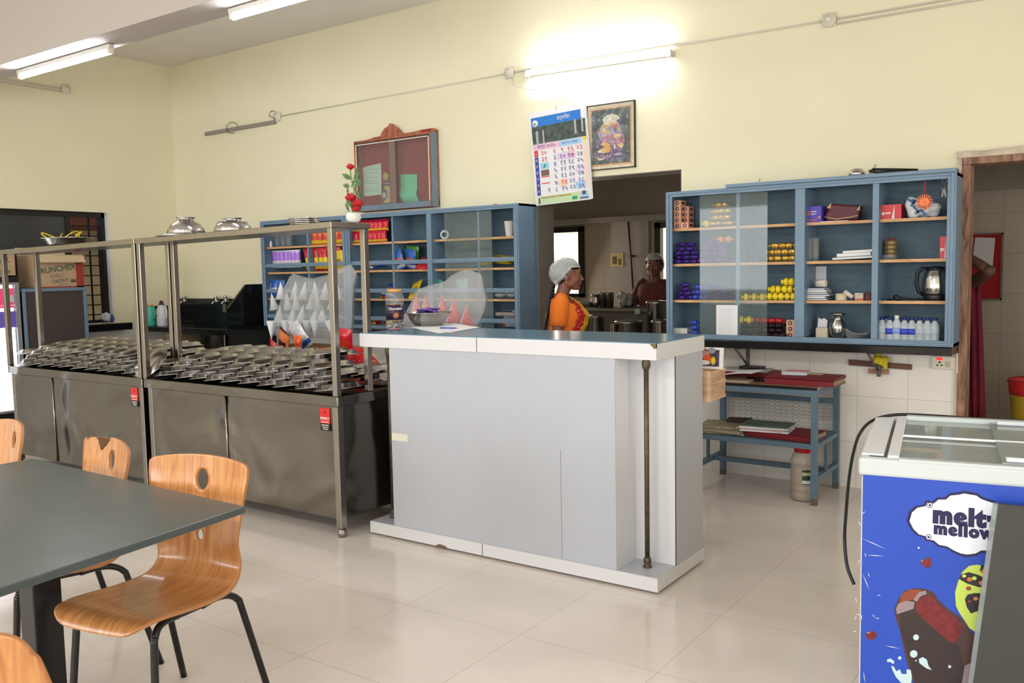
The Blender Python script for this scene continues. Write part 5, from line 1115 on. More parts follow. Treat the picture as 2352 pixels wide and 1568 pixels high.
cm = [mat('cal_blue', (40, 120, 206), .5), mat('cal_photo_dark', (72, 84, 80), .5, var=.6, vscale=22), mat('cal_pink', (236, 190, 214), .5), mat('cal_lightblue', (168, 204, 240), .5), redp, mat('cal_navy', (56, 70, 160), .5), mat('cal_lilac', (226, 208, 236), .5), mat('cal_peach', (240, 214, 190), .5), mat('cal_green', (196, 220, 176), .5), mat('cal_yellow', (236, 206, 40), .5), mat('cal_ink', (70, 74, 140), .5), mat('cal_sky', (150, 204, 236), .5), mat('cal_shop_green', (40, 160, 110), .5), mat('cal_grey_pillar', (180, 180, 182), .5), white, mat('cal_brown', (120, 90, 80), .5)]
b = MB()
cq(b, .03, .055, .92, .155, 0); cq(b, .03, .155, .99, .34, 1); cq(b, .1, .2, .14, .345, 13, .002); cq(b, .22, .2, .25, .345, 13, .002); cq(b, .8, .15, .83, .3, 13, .002); cq(b, .92, .14, .95, .29, 13, .002)
cq(b, .03, .345, .5, .405, 2); cq(b, .5, .345, .91, .405, 3); cq(b, .93, .33, .99, .385, 9)
cq(b, .04, .41, .11, .475, 4); cq(b, .04, .48, .11, .895, 5); cq(b, .93, .39, .99, .87, 7)
cq(b, .45, .47, .63, .545, 6); cq(b, .63, .47, .78, .545, 2); cq(b, .78, .63, .93, .7, 6); cq(b, .76, .8, .93, .87, 3); cq(b, .45, .75, .62, .82, 7)
cq(b, .14, .55, .29, .615, 11); cq(b, .14, .625, .29, .69, 15); cq(b, .14, .695, .29, .705, 4); cq(b, .14, .765, .29, .775, 4)
cq(b, .04, .905, .98, .99, 8); cq(b, .1, .915, .68, .93, 9, .002); cq(b, .68, .945, .77, .98, 12, .002); cq(b, .86, .9, .93, .94, 10, .002); cq(b, .84, .94, .97, .965, 3, .002); cq(b, .82, .965, .97, .98, 5, .002); cq(b, .06, .925, .09, .985, 1, .002)
c = cal(.1, .12, .002); b.mat(14).cyl(c, c+Vector((0, -.001, 0)), .026, 18); b.mat(12).cyl(c, c+Vector((0, -.002, 0)), .008, 12)
leaf(b.mat(12), cal(.215, .585, .003), .02, Euler((0, .5, 0)).to_matrix())
b.build('printed_field', cm, t, fix=False)
def ctext(b, s_, u, v, size, k, bold=0):
    ex = (p1-p0).normalized(); ex.y = 0; ey = -(p3-p0).normalized(); ey.y = 0; ez = Vector((0, -1, 0)); c = cal(u, v, .003)
    T = Matrix(((ex.x, ey.x, ez.x, c.x), (ex.y, ey.y, ez.y, c.y), (ex.z, ey.z, ez.z, c.z), (0, 0, 0, 1))); b.mat(k).text(s_, size, T, bold=bold)
dv = lambda n: ''.join(NUM[int(q)] for q in str(n))
b = MB()
for r in range(7):
    v = .445+.0675*r
    cols = [None]*5
    cols[0] = {0: 30, 1: 31, 6: 1}.get(r); cols[1] = 2+r; cols[2] = 9+r; cols[3] = 16+r; cols[4] = 23+r
    for c_, n_ in enumerate(cols):
        if n_ is None: continue
        red = r == 0 or n_ in (14, 31)
        ctext(b, dv(n_), (.22, .41, .555, .7, .86)[c_]+(.05 if n_ == 1 else 0), v, .052, 4 if red else 10, .0)
    ctext(b, 'रसमबगशश'[r], .075, v+.005, .03, 14, 0)
ctext(b, 'मार्च २०२५', .27, .375, .036, 10, 0); ctext(b, 'दर्शिका', .62, .105, .04, 14, 0); ctext(b, 'शके १९४६ / फाल्गुन', .7, .375, .018, 5)
ctext(b, 'Dayanand College of Commerce, Latur', .39, .9225, .0165, 10, .0003)
b.build('lettering', cm, t, fix=False)
MB().tube([(0, .02, .02), (0, -.004, .015), (-.002, -.004, -.01)], .002, 6).build('hanging_pin', km, t)
# framed picture (a soft generic stand-in: pale figures under foliage)
p0_ = A(1347, 243, Y=WY-.02); p1_ = A(1456, 229, Y=WY-.02); p2_ = A(1460, 383, Y=WY-.02); x0_, x1_ = p0_.x+.0, p1_.x+.005; z1_ = p1_.z; z0_ = p2_.z
t = thing('framed_picture', 'framed colourful picture under shiny plastic right of the calendar', 'picture', (x0_, WY-.022, z0_)); w = x1_-x0_; h = z1_-z0_
b = MB(); b.box((0, 0, 0), (.007, .02, h)).box((w-.007, 0, 0), (w, .02, h)).box((0, 0, 0), (w, .02, .007)).box((0, 0, h-.007), (w, .02, h)).build('frame', blackpaint, t)
b = MB(); b.box((.007, .008, .007), (w-.007, .018, h-.007)); b.mat(1).box((.03, .007, .03), (w-.028, .0085, h-.03)); b.mat(0).box((.034, .0065, .034), (w-.032, .0075, h-.034)); b.mat(1).box((.037, .006, .037), (w-.035, .007, h-.037)); b.build('mount', [mat('cream_mount', (226, 216, 184), .6), mat('orange_line', (206, 130, 60), .5)], t)
b = MB(); b.box((.042, .0055, .042), (w-.04, .0065, h-.042))
for (cx, cz, rx, rz, k) in ((.19, .27, .1, .07, 1), (.16, .3, .05, .045, 2), (.23, .3, .05, .045, 1), (.2, .2, .1, .05, 3), (.19, .12, .11, .05, 4), (.2, .36, .07, .04, 5), (.1, .09, .02, .02, 6), (.26, .2, .05, .06, 3), (.15, .16, .05, .04, 6), (.22, .09, .1, .03, 4))+tuple((random.uniform(.08, .3), random.uniform(.08, .36), random.uniform(.008, .035), random.uniform(.008, .02), random.randint(1, 6)) for _ in range(28)):
    kk_ = globals().get('kk_', 0)+1; b.mat(k).add([(cx*w/.39+rx*math.cos(q), .0053-.00008*kk_, cz*h/.48+rz*math.sin(q)) for q in [i*PI/10 for i in range(20)]], [tuple(range(20))])
b.build('picture_print', [mat('dusky_green_print', (72, 88, 90), .5, var=.5, vscale=24), mat('mauve_print', (170, 158, 186), .5, var=.3, vscale=40), mat('pale_gold_print', (206, 180, 130), .5, var=.3, vscale=40), mat('rose_print', (180, 120, 140), .5, var=.4, vscale=40), mat('plum_print', (104, 92, 124), .5, var=.3, vscale=40), mat('pale_top_print', (214, 206, 190), .5, var=.2, vscale=40), mat('ochre_print', (220, 170, 80), .5)], t)
pf = glass_mat('shiny_wrap', (250, 250, 250), .02, .12); nt = pf.node_tree; tc = nt.nodes.new('ShaderNodeTexCoord'); n = nt.nodes.new('ShaderNodeTexNoise'); n.inputs['Scale'].default_value = 9; bp = nt.nodes.new('ShaderNodeBump'); bp.inputs['Strength'].default_value = .7; bp.inputs['Distance'].default_value = .05
nt.links.new(tc.outputs['Object'], n.inputs[0]); nt.links.new(n.outputs[0], bp.inputs['Height'])
for q in nt.nodes:
    if q.type == 'BSDF_GLOSSY': nt.links.new(bp.outputs[0], q.inputs['Normal'])
    if q.type == 'LAYER_WEIGHT': nt.links.new(bp.outputs[0], q.inputs['Normal'])
MB().box((.008, .001, .008), (w-.008, .002, h-.008)).build('plastic_wrap', pf, t)

# ================================================================ LEDGER DESK, right of the white counter
dkb = mat('slate_desk_paint', (92, 116, 134), .45, var=.15, vscale=14)
DX_0, DX_1, DY_0, DY_1, DZT = -2.27, -1.475, 5.27, 5.79, .715
t = thing('ledger_desk', 'slate blue steel frame desk with a brown top and a lower shelf', 'desk', (DX_0, DY_0, 0)); w = DX_1-DX_0; dp = DY_1-DY_0
MB().box((0, 0, DZT-.016), (w, dp, DZT)).mat(1).box((0, -.001, DZT-.018), (w, 0, DZT-.001)).build('desk_top', [wood_mat('brown_desk_top', (120, 82, 62), (168, 124, 96), .3, (2, 14, 2), .2), blackp], t)
for x in (0, w-.035):
    for y in (0, dp-.035):
        l = MB().box((x, y, .04), (x+.035, y+.035, DZT-.016)).build('leg', dkb, t); MB().box((x, y, 0), (x+.035, y+.035, .04)).build('rust_foot', mat('rusty_iron', (98, 94, 90), .7), l)
MB().box((.035, 0, DZT-.05), (w-.035, .03, DZT-.018)).box((.035, dp-.03, DZT-.05), (w-.035, dp, DZT-.018)).box((0, .035, DZT-.05), (.03, dp-.035, DZT-.018)).box((w-.03, .035, DZT-.05), (w, dp-.035, DZT-.018)).build('apron', dkb, t)
MB().box((.035, dp-.03, .55), (w-.035, dp-.005, .58)).build('rear_rail', dkb, t)
SZ = .37
MB().box((.0355, .002, SZ-.03), (w-.0355, .03, SZ)).box((.0355, dp-.03, SZ-.03), (w-.0355, dp-.002, SZ)).box((.002, .0355, SZ-.03), (.0355, dp-.0355, SZ)).box((w-.0355, .0355, SZ-.03), (w-.002, dp-.0355, SZ)).box((.03, .03, SZ-.012), (w-.03, dp-.03, SZ-.002)).build('lower_shelf', dkb, t)
MB().box((.035, .3, .14), (w-.035, .33, .17)).box((0, .035, .14), (.03, dp-.035, .17)).box((w-.03, .035, .14), (w, dp-.035, .17)).box((.002, .24, .17), (.02, .26, SZ-.03)).box((w-.02, .24, .17), (w-.002, .26, SZ-.03)).build('foot_rail', dkb, t)
b = MB()
for k in range(18): 
    x = .035+(w-.07)*k/18
    for j in range(7):
        z = SZ+.01+.025*j; b.cyl((x, dp-.018, z), (x+(w-.07)/18*.5, dp-.018, z+.0125), .0012, 4, smooth=False).cyl((x+(w-.07)/18*.5, dp-.018, z+.0125), (x+(w-.07)/18, dp-.018, z), .0012, 4, smooth=False)
        b.cyl((x+(w-.07)/18*.5, dp-.018, z+.0125), (x+(w-.07)/18*.5, dp-.018, z+.025), .0012, 4, smooth=False)
b.build('mesh_back', mat('grey_wire', (130, 134, 136), .5), t)
ledm = mat('maroon_ledger_cloth', (126, 30, 40), .5, bump=.15, scale=90)
pgm = mat('page_edges', (180, 160, 140), .8, bump=.3, scale=40, stretch=(1, 1, 30))
def ledger(x, y, z, L1, W1, h, rz, lab, m=None, grp=None):
    t = thing('ledger_book', lab, 'ledger', (x, y, z), rz, grp)
    MB().box((-L1/2+.006, -W1/2+.004, .003), (L1/2-.006, W1/2-.006, h-.003)).build('pages', pgm, t)
    MB().box((-L1/2, -W1/2, 0), (L1/2, W1/2, .003)).box((-L1/2, -W1/2, h-.003), (L1/2, W1/2, h)).box((-L1/2, -W1/2, 0), (L1/2, -W1/2+.004, h)).build('cover', m or ledm, t)
    return t
ZD = DZT
q1 = A(1742, 850, Z=ZD+.03); ledger(-2.02, 5.62, ZD, .36, .24, .04, -.05, 'closed maroon ledger at the back left of the desk')
ledger(-1.60, 5.46, ZD, .42, .26, .035, -.03, 'thick maroon ledger on the desk, lower of the right pair'); ledger(-1.60, 5.47, ZD+.036, .42, .25, .012, -.01, 'thin maroon ledger on the desk, upper of the right pair')
def rect(name, x, y, z, w, d, h, m, lab, cat, rz=0, grp=None, bevel=0): return tag(MB().box((-w/2, -d/2, 0), (w/2, d/2, h)).build(name, m, loc=(x, y, z), rot=(0, 0, rz), bevel=bevel), lab, cat, grp)
rect('newspaper', -2.04, 5.63, ZD+.0405, .32, .2, .008, mat('newsprint', (196, 192, 186), .8, var=.15, vscale=60), 'folded newspaper on the back left ledger', 'newspaper', .05)
rect('calculator', -2.0, 5.64, ZD+.049, .15, .09, .02, blackp, 'black calculator lying on the folded newspaper', 'calculator', -.05, bevel=.004)
rect('receipt_pad', -1.67, 5.50, ZD+.0485, .15, .12, .016, mat('pad_paper', (206, 212, 226), .7), 'white receipt pad on the upper right ledger', 'pad', .1)
rect('receipt_cover', -1.665, 5.53, ZD+.065, .14, .02, .003, redp, 'red strip on top of the receipt pad', 'cover', .1)
rect('note_sheet', -1.56, 5.53, ZD+.0485, .09, .05, .002, mat('tan_note', (200, 176, 150), .7), 'tan note lying beside the receipt pad', 'paper', .0)
t = tag(MB().tube([(-.06, 0, .012), (-.03, .01, .014), (0, -.01, .012), (.04, .006, .012), (.07, 0, .01)], .01, 8).build('key_case', blackp, loc=(-1.90, 5.42, ZD)), 'small black key case lying on the desk top', 'case')
b = MB(); vs = []; n = 10
for i in range(n+1):
    u = i/n; vs += [(-.15+.3*u, -.13, .012+.03*math.sin(u*PI*.8)+(.03*u*u)), (-.13+.3*u, .11, .012+.03*math.sin(u*PI*.8)+(.03*u*u))]
b.add(vs, [(2*i, 2*i+2, 2*i+3, 2*i+1) for i in range(n)], True); b.mat(1).box((-.15, -.13, .0), (.13, .11, .01))
tag(b.build('register', [paper, pgm], loc=(-2.04, 5.42, ZD+.0005), rot=(0, 0, .05)), 'open white register with curling pages at the left front of the desk', 'register')
# on the lower shelf
ledger(-1.72, 5.47, SZ, .42, .28, .035, -.08, 'maroon ledger with worn pages on the lower desk shelf')
npm = mat('old_newsprint', (170, 160, 136), .9, var=.25, vscale=40, bump=.3)
for k, (x, y, w_, d_, rz, l) in enumerate(((-2.13, 5.48, .34, .32, .08, 'yellowed newspaper at the left of the lower desk shelf, bottom sheet'), (-2.12, 5.46, .33, .3, -.06, 'yellowed newspaper at the left of the lower desk shelf, second sheet'), (-2.14, 5.5, .28, .26, .16, 'yellowed newspaper at the left of the lower desk shelf, top sheet'))): rect('newspaper', x, y, SZ+.013*k, w_, d_, .0125, npm, l, 'newspaper', rz, 'yellowed newspapers on the lower shelf', bevel=.003)
for k, (x, y, rz, m) in enumerate(((-1.83, 5.44, .1, paper), (-1.85, 5.45, -.06, mat('pink_paper', (206, 180, 178), .8)), (-1.84, 5.46, .12, paper), (-1.84, 5.47, .03, mat('green_magazine', (90, 112, 100), .4, var=.5, vscale=14)))): rect('magazine', x, y, SZ+.036+.0085*k, .3, .21, .0078, m, 'magazine on the lower desk shelf, %s of the stack' % ('bottom', 'second', 'third', 'top green')[k], 'magazine', rz, 'magazines on the lower shelf')
rect('dark_pouch', -2.08, 5.62, SZ+.04, .16, .1, .02, mat('dark_brown_pouch', (70, 56, 50), .8), 'dark brown pouch among papers on the lower desk shelf', 'pouch', .2, bevel=.008)
# sweet jar under the desk
p = A(1847, 1146, Z=0); t = thing('plastic_jar', 'big ribbed plastic jar with a red lid on the floor under the desk', 'jar', (p.x, p.y, 0))
MB().lathe([(.07, 0), (.08, .01), (.08, .05), (.077, .055), (.081, .06), (.081, .09), (.078, .095), (.082, .1), (.082, .24), (.075, .27), (.058, .295), (.055, .3)], (0, 0, 0), 32).build('jar_body', glass_mat('hazy_plastic_jar', (214, 206, 192), .45, .15), t)
MB().lathe([(.07, .008), (.074, .012), (.074, .2), (0, .21)], (0, 0, 0), 24).build('contents', mat('pinkish_powder', (196, 170, 150), .9), t)
MB().lathe([(.056, .298), (.062, .3), (.063, .345), (.06, .352), (0, .353)], (0, 0, 0), 30).build('lid', mat('red_lid', (198, 20, 40), .35), t)
b = MB(); a0 = math.atan2(-p.y, -p.x)+.35
for (z0, z1, k, r_) in ((.11, .2, 0, .0828), (.165, .185, 1, .0832), (.115, .135, 2, .0832)):
    b.mat(k); n = 8
    for i in range(n):
        q0 = a0-.5+1.0*i/n; q1 = a0-.5+1.0*(i+1)/n; b.poly([(r_*math.cos(q0), r_*math.sin(q0), z0), (r_*math.cos(q1), r_*math.sin(q1), z0), (r_*math.cos(q1), r_*math.sin(q1), z1), (r_*math.cos(q0), r_*math.sin(q0), z1)])
b.build('label', [mat('dark_green_label', (36, 66, 52), .4, var=.4, vscale=60), mat('label_cream', (196, 190, 150), .4, var=.3, vscale=70), white], t)
# wooden box on the side of the white counter with a magazine
wbm = wood_mat('pale_box_wood', (176, 140, 112), (206, 172, 142), .6, (3, 3, 14), 0)
X_ = CX1
wb1 = A(1643, 850, Y=4.06); wz0 = A(1643, 918, Y=4.06).z
t = thing('wooden_box', 'pale framed wooden box fixed behind the right side of the white counter', 'box', (wb1.x-.2, CY1+.001, wz0)); w = .2; h = wb1.z-wz0
MB().box((0, 0, 0), (w, .2, h)).build('box_panel', wbm, t); MB().box((w*.4, 0, -wz0), (w*.45, .03, 0)).build('support_post', dkb, t)
MB().box((w-.016, -.003, -.002), (w+.004, .012, h+.002)).box((w, .012, h*.0), (w+.003, .2, .012)).box((w, .012, h-.012), (w+.003, .2, h)).box((w, .012, h*.55), (w+.003, .2, h*.55+.01)).build('frame_strip', wood_mat('strip_wood', (190, 154, 124), (220, 188, 156), .6, (3, 3, 14), 0), t)
a = A(1620, 800, Y=4.10); c = A(1660, 848, Y=4.10)
b = MB(); w = .19; h = a.z-c.z+.0
w = .16; h = A(1660, 799, Y=4.10).z-wb1.z
b.box((-w, 0, 0), (0, .006, h)); b.mat(1).box((-w+.01, -.001, .012), (-.02, 0, h-.012)); b.mat(2)
for (x, z, rx, rz, k) in ((-.1, .07, .03, .02, 2), (-.08, .05, .02, .02, 3), (-.12, .1, .03, .012, 2), (-.06, .09, .02, .015, 4), (-.1, .03, .035, .012, 5), (-.05, .04, .012, .02, 6)): b.mat(k).add([(x+rx*math.cos(q*PI/6), -.0012-.0001*k, z+rz*math.sin(q*PI/6)) for q in range(12)], [tuple(range(12))])
tag(b.build('magazine', [white, mat('dark_cover_print', (70, 66, 84), .4, var=.6, vscale=30), mat('skin_print', (196, 140, 120), .5), mat('orange_print2', (230, 90, 50), .5), mat('grey_print2', (150, 150, 160), .5), white, M_yel], loc=(c.x, 4.10, wb1.z+.001), rot=(-.1, 0, 0)), 'glossy magazine with a dark cover standing on the wooden box behind the counter', 'magazine')

# ================================================================ FREEZER
FA = D(9.0); FO = A(1972, 1047, Z=.9); FZ = .9
t = thing('chest_freezer', 'blue ice cream chest freezer with a sliding glass top', 'freezer', (FO.x, FO.y, 0), FA)
fw, fd = 1.25, .73
fblue = mat('freezer_blue_wrap', (38, 74, 180), .4, var=.05, vscale=5, bump=.05, scale=30)
MB().box((.008, .006, .09), (fw-.008, fd-.006, FZ-.052)).build('cabinet_body', white, t, bevel=.012)
MB().box((.012, .0035, .1), (fw-.012, .0075, FZ-.053)).build('front_wrap', fblue, t)
gf = mat('pale_grey_plastic', (196, 204, 206), .3); gw = mat('white_trim_plastic', (232, 234, 240), .3)
MB().box((0, 0, FZ-.055), (fw, .035, FZ-.004)).box((0, fd-.03, FZ-.055), (fw, fd, FZ+.0)).box((0, .035, FZ-.055), (.03, fd-.03, FZ-.004)).box((fw-.03, .035, FZ-.055), (fw, fd-.03, FZ-.004)).build('lid_frame', gf, t, bevel=.008)
MB().box((.005, .04, FZ-.004), (.065, fd-.03, FZ+.002)).box((.075, .02, FZ-.004), (.105, fd-.03, FZ+.004)).build('side_strip', gw, t, bevel=.002)
MB().box((.105, .0, FZ-.01), (fw, .03, FZ-.0)).box((.105, fd-.045, FZ-.004), (fw, fd-.01, FZ+.012)).build('slide_rail', gf, t, bevel=.003)
MB().box((.04, .04, .1), (fw-.04, fd-.04, .12)).box((.035, .035, .12), (.05, fd-.035, FZ-.06)).build('inner_tub', mat('frosty_interior', (196, 200, 204), .5), t)
MB().box((.105, .03, FZ-.008), (fw*.55+.08, fd-.04, FZ-.003)).build('glass_lid', glass_mat('freezer_glass', (196, 206, 202), .5), t)
MB().box((.36, .02, FZ+.001), (fw-.01, fd-.035, FZ+.006)).build('glass_lid', glass_mat('freezer_glass', (196, 206, 202), .5), t)
MB().box((.105, fd*.46, FZ+.002), (fw-.01, fd*.46+.008, FZ+.008)).build('glass_edge', gw, t)
for (x, y) in ((.37, .02), (.38, fd-.11)): MB().box((x, y, FZ+.006), (x+.15, y+.055, FZ+.012)).box((x, y, FZ+.006), (x+.15, y+.006, FZ+.02)).build('slide_handle', mat('translucent_grip', (206, 212, 218), .3), t, bevel=.002)
for (x, y) in ((.1, .06), (fw-.1, .06), (.1, fd-.08), (fw-.1, fd-.08)): MB().cyl((x-.012, y, .035), (x+.012, y, .035), .035, 16).box((x-.015, y-.015, .04), (x+.015, y+.015, .095)).build('castor', blackp, t)
# graphics on the front: pixel outlines carried onto the front face
Rz = Matrix.Rotation(FA, 3, 'Z'); FN = Rz @ Vector((0, -1, 0)); FP = Vector((FO.x, FO.y, 0)) + Rz @ Vector((0, .0035, 0))
def onf(px, py, d=0):
    dr_ = FW + RT*((px-1176)/FPX) - UP*((py-784)/FPX); tt = (FP-CAM).dot(FN)/dr_.dot(FN); q = CAM+dr_*tt; q = Rz.transposed() @ (q-Vector((FO.x, FO.y, 0))); return Vector((q.x, .0035-d, q.z))
zf = lambda x, y: (1880+x/3.214, 1080+y/3.214)
def dec(b, pts, k, d): b.mat(k).poly([onf(*zf(x, y), d) for x, y in pts])
cloud = [(672, 375), (690, 310), (730, 275), (795, 262), (800, 240), (825, 234), (850, 245), (885, 215), (940, 215), (975, 185), (1030, 180), (1075, 170), (1120, 178), (1165, 185), (1200, 210), (1240, 225), (1290, 240), (1320, 265), (1370, 290), (1420, 340), (1430, 400), (1400, 470), (1370, 520), (1340, 560), (1280, 590), (1200, 590), (1160, 612), (1100, 620), (1050, 612), (1000, 590), (950, 560), (890, 548), (850, 515), (810, 510), (790, 485), (740, 470), (700, 430)]
cxx = 1050; cyy = 395
b = MB(); b.mat(0); dec(b, [(cxx+(x-cxx)*1.06, cyy+(y-cyy)*1.09) for x, y in cloud], 0, .0004); dec(b, cloud, 1, .0008)
for (x, y) in ((822, 256), (812, 492)): dec(b, [(x+22*math.cos(q*PI/8), y+22*math.sin(q*PI/8)) for q in range(16)], 0, .001); dec(b, [(x+17*math.cos(q*PI/8), y+17*math.sin(q*PI/8)) for q in range(16)], 1, .0011); dec(b, [(x+9*math.cos(q*PI/8), y+9*math.sin(q*PI/8)) for q in range(16)], 0, .0012)
b.build('logo_cloud', [mat('logo_navy', (28, 20, 74), .4), mat('logo_white', (226, 232, 240), .4)], t, fix=False)
def ftext(s_, px, py, hpx, bold, sx, d=.0014):
    c = onf(*zf(px, py), d); e = onf(*zf(px+100, py+10), d); ux = (e-c).normalized(); sc = (onf(*zf(px, py-100), d)-c).length/100
    ux = Vector((1, 0, 0)); T = Matrix(((1, 0, 0, c.x), (0, 0, -1, c.y), (0, 1, 0, c.z), (0, 0, 0, 1)))
    return MB().text(s_, hpx*sc, T, bold=bold, sx=sx, sp=1.18)
nav = mat('logo_navy', (28, 20, 74), .4)
for (s_, px, py, hp, sx) in (('melt', 1035, 345, 170, .95), ("'n", 1290, 385, 90, 1.0), ('mellow', 1068, 448, 118, .95)): ftext(s_, px, py, hp, .0032 if s_ == 'mellow' else .0048, sx).build('logo_lettering', nav, t, fix=False)
b = MB(); bar = [(560, 1020), (590, 950), (630, 890), (700, 870), (770, 872), (820, 885), (860, 910), (880, 950), (930, 1000), (1000, 1050), (1080, 1110), (1130, 1190), (1168, 1230), (1150, 1320), (1135, 1420), (1090, 1480), (1060, 1568), (1040, 1660), (760, 1700), (700, 1568), (650, 1400), (600, 1180), (570, 1090)]
dec(b, bar, 0, .0006); dec(b, [(600, 1040), (700, 1000), (720, 1060), (780, 1110), (880, 1190), (960, 1260), (1040, 1300), (1080, 1480), (1050, 1560), (1040, 1640), (780, 1680), (720, 1560), (660, 1370), (610, 1180)], 1, .0009)
dec(b, [(610, 910), (680, 875), (760, 880), (730, 950), (660, 960), (600, 975)], 2, .001); dec(b, [(590, 980), (650, 960), (710, 970), (700, 1020), (640, 1040), (580, 1060), (572, 1020)], 3, .0011); dec(b, [(740, 940), (800, 925), (850, 930), (870, 970), (930, 1030), (1010, 1080), (1060, 1150), (1040, 1230), (990, 1280), (900, 1210), (820, 1130), (740, 1060), (715, 1000)], 4, .0012)
dec(b, [(700, 950), (745, 895), (790, 885), (800, 910), (750, 930), (725, 970)], 3, .0013)
for (x, y, r, k) in ((703, 1352, 28, 5), (600, 1382, 13, 5), (968, 1446, 12, 5), (740, 570, 8, 5), (720, 1230, 22, 5), (720, 1402, 6, 5)): dec(b, [(x+r*math.cos(q*PI/6), y+r*math.sin(q*PI/6)) for q in range(12)], k, .0015)
dec(b, [(505, 1395), (530, 1385), (560, 1405), (555, 1430), (530, 1412), (508, 1412)], 5, .0015); dec(b, [(535, 1440), (555, 1445), (575, 1480), (600, 1465), (615, 1500), (650, 1500), (650, 1465), (680, 1470), (690, 1520), (680, 1600), (640, 1600), (570, 1520), (550, 1480)], 5, .0015); dec(b, [(740, 1390), (770, 1375), (800, 1395), (812, 1440), (838, 1472), (800, 1460), (770, 1440), (745, 1420)], 5, .0016)
dec(b, [(1080, 1440), (1120, 1420), (1180, 1420), (1175, 1568), (1160, 1700), (1000, 1700), (1060, 1560)], 3, .0014)
g = [(1030, 820), (1060, 750), (1110, 705), (1170, 695), (1230, 705), (1300, 760), (1310, 900), (1260, 1100), (1170, 1200), (1110, 1160), (1080, 1110), (1040, 1050), (1015, 1000), (1008, 900)]
dec(b, g, 6, .0004); dec(b, [(1035, 800), (1055, 765), (1110, 750), (1180, 770), (1260, 815), (1260, 870), (1180, 860), (1100, 835)], 7, .0007); dec(b, [(1080, 950), (1100, 915), (1150, 905), (1230, 905), (1280, 940), (1250, 1000), (1180, 1035), (1125, 1055), (1095, 1010)], 7, .0007); dec(b, [(1190, 740), (1200, 700), (1250, 700), (1290, 740), (1260, 780), (1220, 770)], 7, .0007)
for (x, y, r, k) in ((1115, 803, 20, 8), (1075, 778, 16, 6), (1150, 795, 18, 6), (1205, 830, 22, 8), (1108, 870, 20, 9), (1160, 945, 18, 8), (1115, 965, 12, 9), (1225, 745, 26, 8), (1240, 715, 14, 6)): dec(b, [(x+r*math.cos(q*PI/5), y+r*.8*math.sin(q*PI/5)) for q in range(10)], k, .001)
for pts in ([(748, 672), (775, 655), (800, 650), (810, 635), (835, 660), (832, 705), (800, 720), (770, 700)], [(350, 1195), (380, 1188), (410, 1185), (436, 1210), (420, 1240), (380, 1252), (355, 1240)]): dec(b, pts, 4, .0006); dec(b, [(pts[0][0], pts[0][1]), (pts[1][0], pts[1][1]), (pts[1][0]-5, pts[1][1]+18)], 3, .0009)
b.build('ice_cream_picture', [mat('choc_dark', (70, 44, 42), .4, var=.2, vscale=30), mat('choc_black', (48, 36, 36), .4, var=.2, vscale=30), mat('choc_rust', (134, 66, 44), .4), mat('choc_shine', (146, 128, 134), .4), mat('choc_red', (112, 34, 36), .45, var=.35, vscale=60), mat('milk_white', (190, 214, 222), .4), mat('lime_shell', (192, 214, 96), .4), mat('dark_swirl', (40, 30, 36), .4), mat('nut_orange', (206, 122, 70), .5), mat('nut_brown', (150, 74, 50), .5)], t, fix=False)
b = MB(); random.seed(14)
for (x0_, y0_, x1_, y1_) in ((315, 498, 498, 580), (325, 760, 378, 888), (310, 330, 350, 300), (295, 370, 312, 415), (340, 608, 352, 640), (352, 622, 490, 634), (290, 690, 305, 655), (490, 1292, 600, 1314), (268, 1060, 320, 1068), (318, 1062, 318, 1106), (262, 1105, 282, 1070), (250, 1190, 285, 1186), (398, 1060, 415, 1085), (415, 1088, 455, 1092), (430, 925, 462, 918), (330, 1480, 345, 1568), (270, 930, 285, 980), (365, 750, 378, 790)):
    dx, dy = x1_-x0_, y1_-y0_; l = math.hypot(dx, dy); nx, ny = -dy/l*3, dx/l*3; dec(b, [(x0_, y0_), (x0_+dx/2+nx, y0_+dy/2+ny), (x1_, y1_), (x0_+dx/2-nx, y0_+dy/2-ny)], 0, .0006)
b.build('scratch_mark', mat('scratch_white', (206, 206, 214), .6), t, fix=False)
# power cable looping over the freezer
pts = [A(x, y, Y=Y_) for x, y, Y_ in ((1962, 1342, 2.75), (1946, 1300, 2.76), (1940, 1240, 2.78), (1943, 1180, 2.85), (1950, 1100, 2.95), (1960, 1040, 3.05), (1975, 995, 3.15), (2005, 965, 3.25), (2060, 952, 3.33), (2150, 955, 3.40), (2250, 962, 3.42), (2352, 967, 3.45), (2450, 985, 3.48))]
sm = []
for i in range(len(pts)-1):
    a_, b_, c_, d_ = pts[max(i-1, 0)], pts[i], pts[i+1], pts[min(i+2, len(pts)-1)]
    for k in range(5): u = k/5; sm.append(.5*((2*b_)+(c_-a_)*u+(2*a_-5*b_+4*c_-d_)*u*u+(3*b_-a_-3*c_+d_)*u**3))
sm.append(pts[-1]); tag(MB().tube(sm, .0055, 8).build('power_cable', blackp), 'black power cable arching over the back of the freezer and down its left side', 'cable')
